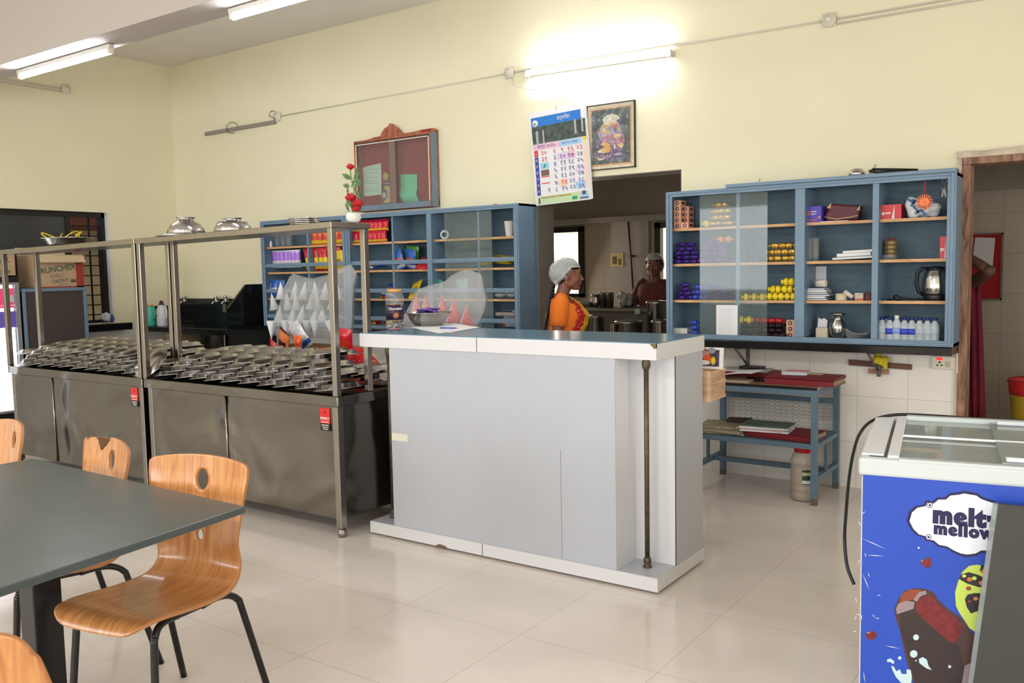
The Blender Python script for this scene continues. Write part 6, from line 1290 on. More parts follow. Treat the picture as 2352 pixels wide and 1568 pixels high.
# dark glazed board standing in front of the freezer
def onb(px, py, d):
    n_ = FN; P0 = Vector((FO.x, FO.y, 0))+FN*d; dr_ = FW+RT*((px-1176)/FPX)-UP*((py-784)/FPX); return CAM+dr_*((P0-CAM).dot(n_)/dr_.dot(n_))
a_ = onb(2293, 1157, .06); b_ = onb(2235, 1568, .06); dv_ = (b_-a_)/(a_.z-b_.z)*(a_.z-.0); bt = a_+dv_; rt = Rz @ Vector((.55, 0, -.02))
t = thing('glazed_board', 'dark glazed board leaning upright before the freezer at the right edge', 'panel', bt)
th = -(FN*.018)
b = MB(); b.slab([Vector((0, 0, 0)), rt-Vector((0, 0, rt.z)), a_-bt+rt, a_-bt], th); b.build('board', mat('dark_olive_board', (54, 55, 50), .35, var=.08, vscale=20), t)
e = Rz @ Vector((-.012, 0, 0)); b = MB(); b.slab([e, Vector((0, 0, 0)), a_-bt, a_-bt+e], th*.8); b.build('glass_edge', glass_mat('edge_glass', (150, 160, 160), .5), t)

# ================================================================ TABLE AND CHAIRS
tm = mat('dark_slate_laminate', (70, 78, 80), .28, var=.12, vscale=5, bump=.03, scale=150)
t = thing('dining_table', 'dark grey rectangular dining table on black posts in the left foreground', 'table', (-2.79, 1.3, 0))
q = [(-3.484+2.79, .402), (-2.166+2.79, .378), (-2.068+2.79, -.45), (-3.50+2.79, -.45)]
b = MB(); b.slab([(x, y, .728) for x, y in q[::-1]], (0, 0, .022)); b.build('table_top', tm, t, bevel=.004)
b = MB(); b.box((-.5, .3, .70), (.52, .33, .727)).box((-.5, -.33, .70), (.52, -.3, .727)).box((-.04, -.3, .69), (.04, .3, .727)); b.build('frame', blackm, t)
MB().box((-.045, .015, .02), (.045, .105, .70)).build('post', blackm, t, bevel=.004); MB().box((-.28, -.02, 0), (.28, .14, .02)).build('foot_plate', blackm, t, bevel=.004)
plyb = wood_mat('chair_plywood', (180, 114, 64), (212, 152, 92), .28, (26, 3, 3), .45, 2.5); plye = mat('ply_edge_pale', (178, 124, 80), .6)
def make_chair(lab, loc, rz, chipped=False, seed=0, wtop=.215, corner=.03, curve=.03):
    """a bent plywood shell on black tube legs; local -y is the sitting direction"""
    t = thing('dining_chair', lab, 'chair', loc, rz, 'bent plywood chairs at the dining table')
    # centre line of the shell (y, z), from the front lip to the top of the back
    pr = [(-.245, .405), (-.235, .425), (-.21, .438), (-.16, .441), (-.08, .434), (0, .427), (.08, .425), (.13, .430), (.165, .447), (.186, .475), (.197, .51), (.203, .56), (.21, .62), (.22, .70), (.232, .78), (.238, .842)]
    hw = [.155, .175, .188, .196, .2, .2, .197, .19, .184, .18, .179, .182, .19, .202, wtop, wtop]
    L = [0]
    for i in range(1, len(pr)): L.append(L[-1]+math.dist(pr[i], pr[i-1]))
    nU = 44; nV = 110
    def interp(arr, s):
        for i in range(len(L)-1):
            if s <= L[i+1]: u = (s-L[i])/(L[i+1]-L[i]); a = arr[i]; b2 = arr[i+1]; break
        else: u = 1; a = arr[-2]; b2 = arr[-1]
        i = min(i, len(L)-2)
        if isinstance(a, tuple):
            # catmull-rom for a smooth bend
            p0 = arr[max(i-1, 0)]; p3 = arr[min(i+2, len(arr)-1)]
            return tuple(.5*(2*a[k]+(b2[k]-p0[k])*u+(2*p0[k]-5*a[k]+4*b2[k]-p3[k])*u*u+(3*a[k]-p0[k]-3*b2[k]+p3[k])*u**3) for k in (0, 1))
        return a+(b2-a)*u
    Lt = L[-1]; SB = L[9]
    def P(u, v, side):
        s = v*Lt; y, z = interp(pr, s); y2, z2 = interp(pr, min(Lt, s+.004)); y1, z1 = interp(pr, max(0, s-.004)); ty, tz = y2-y1, z2-z1; l = math.hypot(ty, tz) or 1; ny, nz = -tz/l, ty/l
        w = interp(hw, s); x = u*w
        back = max(0, min(1, (s-SB)/.12)); 
        off = -curve*back*back*(3-2*back)*(u*u); offz = .008*max(0, 1-s/SB)*(u*u)
        top = 0
        if v > .9: top = -.018*u*u*((v-.9)/.1)
        th_ = .0055*side
        return Vector((x, y+ny*th_+off, z+nz*th_+offz+top))
    hole1 = (0, Lt-.085, .027, .036); hole2 = (.0, Lt-.27, .016, .02)
    b = MB(); grid = {}
    us = [-1+2*i/nU for i in range(nU+1)]; vsn = [j/nV for j in range(nV+1)]
    def inside(i, j):
        u = (us[i]+us[i+1])/2; v = (vsn[j]+vsn[j+1])/2; s = v*Lt; x = u*interp(hw, s)
        for (hx, hs, rx, rs) in (hole1, hole2):
            if ((x-hx)/rx)**2+((s-hs)/rs)**2 < 1: return False
        w = interp(hw, s)
        # rounded corners at the top of the back and the front lip
        for lim, sgn, r in ((Lt, 1, corner), (0, -1, .05)):
            ds = (lim-s)*sgn; dx = w-abs(x)
            if ds < r and dx < r and (r-ds)**2+(r-dx)**2 > r*r: return False
        if chipped and ds_chip(x, Lt-s): return False
        return True
    def ds_chip(x, d): return (d < .012+.008*math.sin(x*90)) and x < -.02
    cells = {(i, j) for i in range(nU) for j in range(nV) if inside(i, j)}
    vid = {}; vs = []; fs = []; mi = []
    def snap(u, v):
        s = v*Lt; w = interp(hw, s); x = u*w
        for (hx, hs, rx, rs) in (hole1, hole2):
            r = math.hypot((x-hx)/rx, (s-hs)/rs)
            if .6 < r < 1.38 and r > 0:
                return (hx+(x-hx)/r)/w, (hs+(s-hs)/r)/Lt
        return u, v
    def arc(u, v):
        s = v*Lt; w = interp(hw, s); x = u*w
        for lim, sgn, r in ((Lt, 1, corner), (0, -1, .05)):
            ds = (lim-s)*sgn; dx = w-abs(x)
            if ds < r*1.02 and dx < r*1.02:
                a_, b_ = r-dx, r-ds; l = math.hypot(a_, b_)
                if l > .5*r: k = r/l; x = math.copysign(w-r+a_*k, x); s = lim-sgn*(r-b_*k); return x/w, s/Lt
        return u, v
    edgev = set()
    for (i, j) in cells:
        for di, dj in ((1, 0), (-1, 0), (0, 1), (0, -1)):
            if (i+di, j+dj) not in cells: edgev.update({(i, j), (i+1, j), (i, j+1), (i+1, j+1)})
    def getv(i, j, side):
        if (i, j, side) not in vid:
            u, v = us[i], vsn[j]
            if any((a_, b_) not in cells for a_ in (i-1, i) for b_ in (j-1, j)): u, v = arc(u, v)
            if any((a_, b_) not in cells for a_ in (i-1, i) for b_ in (j-1, j)) and 0 < i < nU and 0 < j < nV: u, v = snap(u, v)
            vid[(i, j, side)] = len(vs); vs.append(P(u, v, side))
        return vid[(i, j, side)]
    for (i, j) in cells:
        f = [getv(i, j, 1), getv(i+1, j, 1), getv(i+1, j+1, 1), getv(i, j+1, 1)]; fs.append(f); g = [getv(i, j, -1), getv(i, j+1, -1), getv(i+1, j+1, -1), getv(i+1, j, -1)]; fs.append(g); mi += [0, 0]
        for di, dj, e0, e1 in ((1, 0, (i+1, j), (i+1, j+1)), (-1, 0, (i, j+1), (i, j)), (0, 1, (i+1, j+1), (i, j+1)), (0, -1, (i, j), (i+1, j))):
            if (i+di, j+dj) not in cells: fs.append([getv(*e0, 1), getv(*e0, -1), getv(*e1, -1), getv(*e1, 1)]); mi.append(1)
    b.v = vs; b.f = fs; b.mi = mi; b.sm = [m == 0 for m in mi]
    b.build('seat_shell', [plyb, plye], t)
    if chipped:
        b = MB(); b.add([P(-.55, .99, 1.5), P(-.35, .992, 1.5), P(-.1, .985, 1.5), P(-.2, .965, 1.5), P(-.42, .93, 1.5), P(-.5, .96, 1.5)], [tuple(range(6))]); b.build('torn_veneer', mat('torn_veneer', (92, 58, 36), .8), t)
    for sx in (-1, 1):
        x = .15*sx
        MB().tube(smooth([(x*1.0, -.06, .412), (x, -.11, .413), (x*1.03, -.145, .405), (x*1.06, -.165, .38), (x*1.08, -.172, .34), (x*1.2, -.20, .0)]), .0115, 10).build('leg', blackm, t)
        MB().tube(smooth([(x*1.0, .04, .405), (x, .10, .408), (x*1.05, .15, .40), (x*1.1, .185, .375), (x*1.14, .2, .33), (x*1.3, .29, .0)]), .0115, 10).build('leg', blackm, t)
    MB().tube([(-.15, -.06, .412), (.15, -.06, .412)], .010, 8).tube([(-.15, .04, .405), (.15, .04, .405)], .010, 8).tube([(-.15, -.08, .412), (-.15, .06, .406)], .010, 8).tube([(.15, -.08, .412), (.15, .06, .406)], .010, 8).build('under_frame', blackm, t)
    return t
make_chair('plywood chair with black legs pulled out at the near right corner of the table', (-2.512, 1.585, 0), D(11))
make_chair('plywood chair with a torn top edge on the far side of the table', (-3.17, 1.60, 0), D(-10), chipped=True)
make_chair('plywood chair on the far side of the table cut by the left edge', (-3.96, 1.62, 0), D(-12), corner=.06)
make_chair('plywood chair at the bottom left corner, mostly outside the frame', (-1.86, .71, 0), D(240), wtop=.18, corner=.09)
# steel plates and a bin on the floor behind the chairs
p = A(270, 1082, Z=.02); tag(MB().lathe([(.12, 0), (.15, .03), (.17, .035), (.17, .04), (.145, .036), (.11, .008), (0, .006)], (0, 0, 0), 30).build('steel_basin', steel, loc=(p.x, p.y, 0)), 'shallow steel basin on the floor behind the dining chairs', 'basin')

# ================================================================ BEHIND THE RIGHT DOORWAY
a = A(2180, 540, Y=RY-.03); c = A(2300, 689, Y=RY-.03); ztp = A(2302, 534, Y=RY-.03).z
t = thing('pin_board', 'dark red pin board on the wall of the room behind the doorway', 'notice board', (c.x-.42, RY-.03, c.z)); h = ztp-c.z
MB().box((0, .01, 0), (.42, .028, h)).build('felt', mat('dark_red_felt', (150, 28, 32), .9), t); MB().box((0, 0, 0), (.42, .029, .012)).box((0, 0, h-.012), (.42, .029, h)).box((0, 0, 0), (.012, .029, h)).box((.408, 0, 0), (.42, .029, h)).build('frame', wood_mat('brown_frame', (84, 56, 40), (120, 84, 60), .5), t)
for k, (pts, lab) in enumerate((([(2240, 545), (2286, 546), (2280, 612), (2232, 610)], 'white sheet pinned on the red board, right one'), ([(2205, 543), (2236, 545), (2230, 618), (2205, 622)], 'white sheet pinned on the red board, left one'))):
    tag(MB().slab([A(x, y, Y=RY-.024-.002*k) for x, y in pts], (0, .001, 0)).build('pinned_sheet', mat('greyish_white_paper', (200, 196, 200), .8)), lab, 'paper', 'sheets on the red board')  # both sheets in one even greyish white
p = A(2352, 960, Y=6.55); x0 = A(2316, 900, Y=6.55).x; t = thing('waste_bin', 'yellow waste bin lined with a red bag behind the doorway', 'bin', (x0+.17, 6.55, 0))
zb = A(2330, 868, Y=6.55).z
MB().lathe([(.12, 0), (.125, .01), (.165, zb-.05), (.17, zb-.04), (.155, zb-.04), (.115, .02), (0, .015)], (0, 0, 0), 28).build('bin_body', mat('olive_yellow_plastic', (176, 150, 40), .5), t)
MB().lathe([(.166, zb-.1), (.172, zb-.06), (.17, zb-.035), (.18, zb-.02), (.17, zb), (.15, zb-.02), (.14, zb-.12)], (0, 0, 0), 28).build('bin_liner', mat('red_liner', (186, 40, 40), .5, bump=.4), t, fix=True)
p = A(2307, 960, Y=6.5); tag(MB().box((-.04, -.05, 0), (.05, .05, .10)).build('dark_object', blackp, loc=(x0-.05, 6.5, 0), bevel=.02), 'small dark object on the floor beside the yellow bin', 'object')

# ================================================================ KITCHEN
KC = A(1400, 706, Y=7.55).z
kst = mat('dull_kitchen_steel', (120, 118, 114), .35, .9)
t = thing('kitchen_counter', 'grey kitchen worktop with a steel edge behind the woman in orange', 'counter', (-5.3, 7.4, 0))
MB().box((0, 0, KC-.03), (2.3, .42, KC)).build('counter_top', kst, t, bevel=.004); MB().box((.05, .05, 0), (2.25, .40, KC-.03)).build('counter_base', mat('grey_counter_base', (96, 90, 84), .6), t)  # base in one even grey
def pot(px, Y, z, r, h, lab, lid=True, grp='steel kitchen vessels', knob=True):
    p = A(px, 740, Y=Y); t = thing('steel_pot', lab, 'pot', (p.x, Y, z), 0, grp)
    MB().lathe([(r*.95, 0), (r, .008), (r, h-.01), (r*1.05, h-.005), (r*1.05, h), (r*.97, h), (r*.97, .01), (0, .008)], (0, 0, 0), 28).build('pot_body', steel, t)
    if lid: MB().lathe([(r*1.06, h), (r*1.07, h+.004), (r*.9, h+.012), (r*.3, h+.02), (0, h+.021)] + ([] if not knob else []), (0, 0, 0), 28).build('lid', steel, t)
    return t
# vessels on the worktop
pot(1352, 7.66, KC, .1, .05, 'low black pan on the kitchen worktop, left of the row', False)
lath2 = lambda nm, px, Y, z, prof, lab: tag(MB().lathe(prof, (0, 0, 0), 24).build(nm, steel, loc=(A(px, 700, Y=Y).x, Y, z)), lab, 'vessel', 'steel kitchen vessels')
lath2('steel_lota', 1369, 7.60, KC, [(.03, 0), (.045, .03), (.05, .06), (.035, .09), (.045, .12), (.05, .125), (.03, .1), (0, .1)], 'steel water vessel with a flared rim on the kitchen worktop')
lath2('steel_tumbler', 1386, 7.6, KC, [(.035, 0), (.045, .14), (.047, .145), (.04, .14), (.03, .01), (0, .008)], 'tall steel tumbler on the kitchen worktop, left one')
lath2('steel_tumbler', 1400, 7.6, KC, [(.04, 0), (.046, .14), (.048, .145), (.04, .14), (.035, .01), (0, .008)], 'tall steel tumbler on the kitchen worktop, right one')
lath2('steel_platter', 1345, 7.65, KC, [(.06, 0), (.1, .03), (.11, .035), (.09, .03), (0, .01)], 'steel platter by the window end of the kitchen worktop')
# front row on a low stand
KF = 6.75; kz = A(1448, 757, Y=KF).z-.12
t = thing('pot_stand', 'low stand carrying the big pots inside the kitchen opening', 'stand', (-4.45, 6.45, 0)); MB().box((0, 0, kz-.03), (1.5, .6, kz)).build('stand_top', kst, t)
for x in (.03, 1.43):
    for y in (.03, .53): MB().box((x, y, 0), (x+.04, y+.04, kz-.03)).build('leg', kst, t)
pot(1368, 6.78, kz, .075, A(1368, 727, Y=6.78).z-kz, 'tall steel pot inside the opening, left of the front row')
pot(1444, 6.72, kz, .115, A(1444, 735, Y=6.72).z-kz-.015, 'wide lidded steel pot inside the opening, middle of the front row')
pot(1509, 6.95, kz, .09, A(1509, 694, Y=6.95).z-kz-.0, 'tall steel canister inside the opening beside the blue cabinet')
pot(1516, 6.66, kz, .07, A(1512, 738, Y=6.66).z-kz-.0, 'small lidded steel canister before the tall one beside the blue cabinet')
pot(1408, 6.62, kz, .03, A(1408, 744, Y=6.62).z-kz-.0, 'thin dark vessel between the pots inside the opening', False)
tag(MB().box((-.05, 0, 0), (.0, .03, .05)).build('green_tag', mat('pale_green_tag', (150, 180, 150), .6), loc=(A(1470, 710, Y=7.385).x, 7.375, KC-.05)), 'pale green tag on the front edge of the kitchen worktop', 'tag')
# ================================================================ PEOPLE
def sub_(b, T): b.T = T; return b
def head_shapes(b, T):
    """a head of .215 m; local y = face direction, origin = head centre"""
    b.T = T
    b.ball((0, -.012, .018), (.073, .088, .088), 24)            # skull
    b.ball((0, .025, -.02), (.062, .062, .075), 20)             # face mass
    b.ball((0, .045, -.07), (.040, .036, .030), 16)             # jaw
    b.ball((0, .070, -.083), (.020, .017, .017), 14)            # chin
    for s in (-1, 1):
        b.ball((.034*s, .052, -.022), (.026, .026, .028), 14)   # cheek
        b.ball((.045*s, .012, -.055), (.020, .035, .026), 12)   # jaw corner
        b.ball((.026*s, .072, .026), (.024, .013, .009), 12)    # brow
        b.ball((.073*s, -.012, -.012), (.010, .020, .031), 12)  # ear
        b.ball((.009*s, .092, -.026), (.009, .010, .007), 10)   # nostril wing
        b.ball((.03*s, .069, .004), (.015, .011, .009), 12)     # eyelid
    b.ball((0, .066, .035), (.045, .022, .034), 16)             # forehead
    b.tube([(0, .080, .018), (0, .090, -.002), (0, .101, -.020)], [.008, .009, .011], 10)
    b.ball((0, .102, -.022), (.0105, .010, .009), 12)
    b.ball((0, .084, -.045), (.024, .012, .007), 12); b.ball((0, .082, -.056), (.021, .012, .007), 12)
    b.T = None
def hand_shapes(b, wrist, fwd, pn, s=1, curl=.5):
    """palm, four fingers of unequal length and a thumb leaving the side of the palm"""
    w = Vector(wrist); f = Vector(fwd).normalized(); n = Vector(pn); n = (n-f*n.dot(f)).normalized(); r = f.cross(n)
    M = Matrix(((r.x, f.x, n.x, w.x), (r.y, f.y, n.y, w.y), (r.z, f.z, n.z, w.z), (0, 0, 0, 1))); b.T = M
    b.loft([(0, 0, 0, .024, .016)], 12) if False else None
    b.ball((0, .012, 0), (.026, .022, .017), 14); b.ball((0, .045, 0), (.036, .042, .013), 16)
    for x, l, a in ((-.028, .062, .10), (-.010, .074, .03), (.009, .070, -.03), (.027, .054, -.10)):
        p = [Vector((x*1.0, .070, 0))]; d = Vector((-a, 1, 0)).normalized(); ang = 0
        for k in range(3): ang += curl*(.5+.35*k); seg = l*(.45, .32, .23)[k]; p.append(p[-1]+Vector((d.x*math.cos(ang), d.y*math.cos(ang), -math.sin(ang)))*seg)
        b.tube(p, [.0088, .0084, .0078, .0062], 8).ball(p[-1], .0064, 8)
    b.tube([(-.022*s*1.0, .016, -.002), (-.045*s, .038, -.010), (-.052*s, .060, -.018), (-.050*s, .078, -.026)], [.012, .010, .009, .007], 8).ball((-.050*s, .078, -.026), .007, 8)
    b.T = None
def limb(b, pts, rs, n=14):
    out = []; rr = []
    for i in range(len(pts)-1):
        for k in range(4): u = k/4; out.append(Vector(pts[i]).lerp(Vector(pts[i+1]), u)); rr.append(rs[i]+(rs[i+1]-rs[i])*u)
    out.append(Vector(pts[-1])); rr.append(rs[-1]); b.tube(out, rr, n)
    for p, r in zip(pts, rs): b.ball(p, r, n)
def shell(secs, off, keep, n=48, m=40):
    """cloth following the lofted trunk: keep(angle from the front -pi..pi, z) -> material index or None"""
    b = MB(); zs = [s[2] for s in secs]; z0, z1 = zs[0], zs[-1]
    def at(z, a):
        for i in range(len(secs)-1):
            if z <= secs[i+1][2]+1e-9: break
        u = (z-secs[i][2])/(secs[i+1][2]-secs[i][2]); u = u*u*(3-2*u)*.5+u*.5; q = [secs[i][k]+(secs[i+1][k]-secs[i][k])*u for k in range(5)]
        return Vector((q[0]+(q[3]+off)*math.sin(a), q[1]+(q[4]+off)*math.cos(a), z))
    for j in range(m):
        for i in range(n):
            za, zb_ = z0+(z1-z0)*j/m, z0+(z1-z0)*(j+1)/m; a0, a1 = -PI+2*PI*i/n, -PI+2*PI*(i+1)/n
            k = keep((a0+a1)/2, (za+zb_)/2)
            if k is None: continue
            b.mat(k).add([at(za, a0), at(za, a1), at(zb_, a1), at(zb_, a0)], [(0, 1, 2, 3)], True)
    return b
def finish(o, weld=True, th=.003):
    bm = bmesh.new(); bm.from_mesh(o.data); bmesh.ops.remove_doubles(bm, verts=bm.verts, dist=.0004); bmesh.ops.recalc_face_normals(bm, faces=bm.faces); bm.to_mesh(o.data); bm.free()
    md = o.modifiers.new('thick', 'SOLIDIFY'); md.thickness = th; md.offset = 1; return o
TR = [(0, .0, .80, .16, .125), (0, .005, .90, .15, .12), (0, .02, .98, .135, .11), (0, .045, 1.06, .14, .125), (0, .05, 1.12, .148, .13), (0, .03, 1.18, .155, .105), (0, .01, 1.225, .15, .075), (0, .005, 1.25, .09, .055)]
def woman(name, label, loc, rz, skin, head_rz=0, head_tilt=0, arms=None, hand_r=True, hand_l=True, glove=None, head=True, hc=(0, .06, 1.40)):
    t = thing(name, label, 'person', loc, rz)
    b = MB()
    b.loft([(s[0], s[1], s[2], s[3], s[4]) for s in TR], 28)
    b.ball((0, .0, 1.235), (.085, .055, .03), 20)
    limb(b, [(0, .0, 1.23), (0, .018, 1.29), (hc[0]*.8, hc[1]*.6, hc[2]-.06)], [.052, .047, .05])
    b.ball((0, .0, .80), (.165, .13, .10), 24)
    for s in (-1, 1):
        limb(b, [(.08*s, 0, .78), (.075*s, .01, .44), (.07*s, 0, .09)], [.085, .055, .036]); b.ball((.07*s, .045, .035), (.036, .10, .033), 14)
    A_ = arms or {}
    for s, key in ((-1, 'L'), (1, 'R')):
        sh = (.148*s, .0, 1.205); el, wr = A_.get(key, ((.195*s, -.03, .95), (.17*s, .12, .80)))[:2]
        limb(b, [sh, el, wr], [.046, .036, .024])
        f = Vector(wr)-Vector(el); hand_shapes(b, Vector(wr)+f.normalized()*.012, f, (-s, 0, -.4) if key not in A_ or len(A_[key]) < 3 else A_[key][2], -s)
    T = Matrix.Translation(hc) @ Matrix.Rotation(head_rz, 4, 'Z') @ Matrix.Rotation(head_tilt, 4, 'X')
    head_shapes(b, T)
    b.build('body', skin, t, remesh=.005)
    return t, T
skin1 = mat('brown_skin', (132, 84, 68), .5, bump=.02, scale=80); skin2 = mat('dark_brown_skin', (124, 84, 70), .55)
hairm = mat('black_hair', (20, 16, 17), .4, bump=.6, scale=60, stretch=(4, 1, 1)); netm = glass_mat('white_hair_net', (232, 236, 238), .3, .3)
eyew = mat('eye_white', (216, 208, 200), .3); iris = mat('dark_iris', (26, 18, 16), .2); lipm = mat('lip_brown', (120, 62, 58), .45)
def face_parts(t, T, net=True):
    b = MB(); b.T = T
    for s in (-1, 1): b.mat(0).ball((.03*s, .069, .003), (.0125, .0105, .0068), 12); b.mat(1).ball((.031*s, .0765, .003), (.0056, .004, .0056), 10)
    b.build('eye', [eyew, iris], t)
    b = MB(); b.T = T
    for s in (-1, 1): b.tube([(.012*s, .084, .026), (.03*s, .082, .032), (.046*s, .068, .026)], [.003, .0035, .002], 6)
    b.build('eyebrow', hairm, t)
    b = MB(); b.T = T; b.ball((0, .0885, -.0455), (.021, .009, .0045), 12); b.ball((0, .0865, -.0555), (.018, .009, .005), 12); b.build('lips', lipm, t)
    # hair cap: everything behind a line running from the forehead to below the ear
    b = MB(); b.T = T; n = 36; m = 22; R3 = (.080, .096, .095)
    def pt(i, j, k=1, dz=0): a = 2*PI*i/n; p = PI*j/m; return (R3[0]*k*math.sin(p)*math.cos(a), -.014+R3[1]*k*math.sin(p)*math.sin(a), .022+R3[2]*k*math.cos(p))
    for j in range(m):
        for i in range(n):
            c = [(pt(i, j)[q]+pt(i+1, j+1)[q])/2 for q in range(3)]
            if c[2] > .052+ (0 if c[1] > .02 else (c[1]-.02)*1.35) and c[2] > -.075: b.add([pt(i, j), pt(i+1, j), pt(i+1, j+1), pt(i, j+1)], [(0, 1, 2, 3)], True)
    finish(b.build('hair', hairm, t), th=.004)
    if net:
        b = MB(); b.T = T; random.seed(31); wob = {}
        def pw(i, j):
            key = (i % n, j); 
            if key not in wob: wob[key] = random.uniform(-.03, .03)
            a = 2*PI*i/n; p = PI*j/m; back = max(0, -math.sin(a))*math.sin(p)
            k = 1.14+.16*back+wob[key]*.5
            return (R3[0]*k*math.sin(p)*math.cos(a), -.016+R3[1]*k*math.sin(p)*math.sin(a), .02+R3[2]*(1.15+wob[key]*.5)*math.cos(p))
        for j in range(m):
            for i in range(n):
                c = [(pw(i, j)[q]+pw(i+1, j+1)[q])/2 for q in range(3)]
                if c[2] > .066+ (0 if c[1] > .03 else (c[1]-.03)*1.25) and c[2] > -.07: b.add([pw(i, j), pw(i+1, j), pw(i+1, j+1), pw(i, j+1)], [(0, 1, 2, 3)], True)
        finish(b.build('hair_net', netm, t), th=.0008)
        b = MB(); b.T = T; e = []
        for k in range(26):
            a = 2*PI*k/26; y = .094*math.sin(a); x = .086*math.cos(a); z = .066+(0 if y > .03 else (y-.03)*1.05); e.append((x*(1.0), y-.012, min(.078, z)))
        b.tube(e, .0032, 6, True); b.build('net_band', mat('net_elastic', (226, 228, 228), .7), t)
        # folds of the net
        b = MB(); b.T = T; random.seed(8)
        for k in range(16):
            a0 = random.uniform(0, 2*PI); pts = []
            for q in range(6):
                p = PI*(.08+.075*q); a = a0+.25*math.sin(q*1.3+k); back = max(0, -math.sin(a))*math.sin(p); kk = 1.17+.16*back; z = .02+R3[2]*1.18*math.cos(p); y = -.016+R3[1]*kk*math.sin(p)*math.sin(a)
                if z > .07+(0 if y > .03 else (y-.03)*1.25): pts.append((R3[0]*kk*math.sin(p)*math.cos(a), y, z))
            if len(pts) > 2: b.tube(pts, .0014, 5)
        b.build('net_fold', mat('net_elastic', (226, 228, 228), .7), t)
def sari_skirt(t, m, z1=.93, w=.17, d=.14):
    b = MB(); n = 48; rows = [(.012, 1.35), (.3, 1.28), (.6, 1.2), (.8, 1.08), (z1, .95)]; vs = []; fs = []
    for z, k in rows:
        for i in range(n):
            a = 2*PI*i/n; f = 1+.03*math.sin(a*12)*(1-z)+.03*math.sin(a*5); vs.append((w*k*f*math.sin(a), .015+d*k*f*math.cos(a), z))
    for j in range(len(rows)-1):
        for i in range(n): fs.append((j*n+i, j*n+(i+1) % n, (j+1)*n+(i+1) % n, (j+1)*n+i))
    b.add(vs, fs, True); finish(b.build('sari_skirt', m, t))
def sleeve(t, m, sh, el, s, u=.5, name='blouse_sleeve'):
    sh = Vector(sh); el = Vector(el); e = sh.lerp(el, u); b = MB(); d = (e-sh)
    pts = [sh-d*.28+Vector((-.02*s, 0, .012)), sh-d*.05, sh+d*.3, sh+d*.7, e]; b.tube(pts, [.035, .058, .06, .056, .052], 20, caps=False); finish(b.build(name, m, t), th=.003)

# ---- woman in orange, in profile in front of the kitchen opening
org = mat('orange_cotton', (232, 120, 30), .8, bump=.15, scale=70, var=.08); ysari = mat('yellow_sari', (226, 168, 36), .7, bump=.15, scale=40, var=.25, vscale=45)
rsari = mat('red_sari_border', (176, 26, 34), .7, var=.3, vscale=50)
def speckle(name, c1, c2, sc, thr):
    m = cloth_mat(name, c1, c2); m.node_tree.nodes['Voronoi Texture'].inputs['Scale'].default_value = sc; m.node_tree.nodes['Math'].inputs[1].default_value = thr; m.node_tree.nodes['Voronoi Texture'].inputs['Randomness'].default_value = 1; return m
rsari = speckle('red_sari_print', (176, 24, 34), (232, 190, 170), 55, .22)
p = A(1288, 640, Y=5.36); w1 = (p.x, 5.36, 0); rz1 = D(31-90)
armsw = {'R': ((.185, -.035, .95), (.165, .10, .76)), 'L': ((-.185, .0, .95), (-.15, .16, .80))}
t, T = woman('person', 'woman in an orange blouse and yellow sari, in profile, wearing a white hair net', w1, rz1, skin1, arms=armsw, hc=(0, .055, 1.395), head_tilt=D(-2))
face_parts(t, T)
finish(shell(TR, .007, lambda a, z: 0 if .93 < z < 1.20+.03*(abs(a) > 1.2) or (z >= 1.2 and abs(a) > 1.0 and z < 1.235) else None).build('blouse', org, t))
sleeve(t, org, (.148, 0, 1.205), armsw['R'][0], 1, .62); sleeve(t, org, (-.148, 0, 1.205), armsw['L'][0], -1, .62)
def fr(z): return 1.0+.35*(1.16-z)/.25
finish(shell(TR, .019, lambda a, z: None if z > 1.225 else ((1 if a > fr(z)-.42 else 0) if (-1.5 < a < fr(z)-.15*(z > 1.17)) else None), n=72).build('sari_drape', [ysari, rsari], t))
b = MB()
for i in range(7):     # the drape over the left shoulder and down the back
    pass
vs = []; path = [(-.06, .155, 1.14), (-.085, .10, 1.215), (-.10, .02, 1.262), (-.10, -.055, 1.235), (-.09, -.11, 1.12), (-.085, -.125, .95), (-.085, -.135, .75)]
for q in path: vs += [(q[0]-.045, q[1], q[2]-.012), (q[0], q[1]+.004, q[2]+.004), (q[0]+.05, q[1], q[2]+.0)]
b.add(vs, [(3*i+k, 3*i+k+1, 3*i+k+4, 3*i+k+3) for i in range(len(path)-1) for k in (0, 1)], True); finish(b.build('sari_pallu', ysari, t), th=.004)
sari_skirt(t, ysari)
b = MB(); bp_ = []
for k in range(16):
    u = k/15; bp_.append((.02+.03*u, -.052-.075*u, 1.335-.36*u))
for k in range(15):
    q0 = Vector(bp_[k]); r = .019-.0005*k
    for s in (-1, 1): b.ball(q0+Vector((s*.008, 0, (0 if s < 0 else -.012))), (r*.8, r*.8, r), 8, Euler((0, s*.6, 0)).to_matrix())
b.ball(bp_[-1], (.012, .012, .03), 8); b.build('braid', hairm, t)
b = MB(); b.T = T; b.ball((.083, -.012, -.042), (.007, .007, .008), 10); b.build('earring', mat('gold_jewel', (220, 180, 90), .25, .9), t)
MB().tube([(.062*math.sin(a), .012+.060*math.cos(a), 1.262-.028*max(0, math.cos(a))) for a in [k*PI/10 for k in range(20)]], .0022, 6, True).build('necklace', mat('gold_jewel', (220, 180, 90), .25, .9), t)

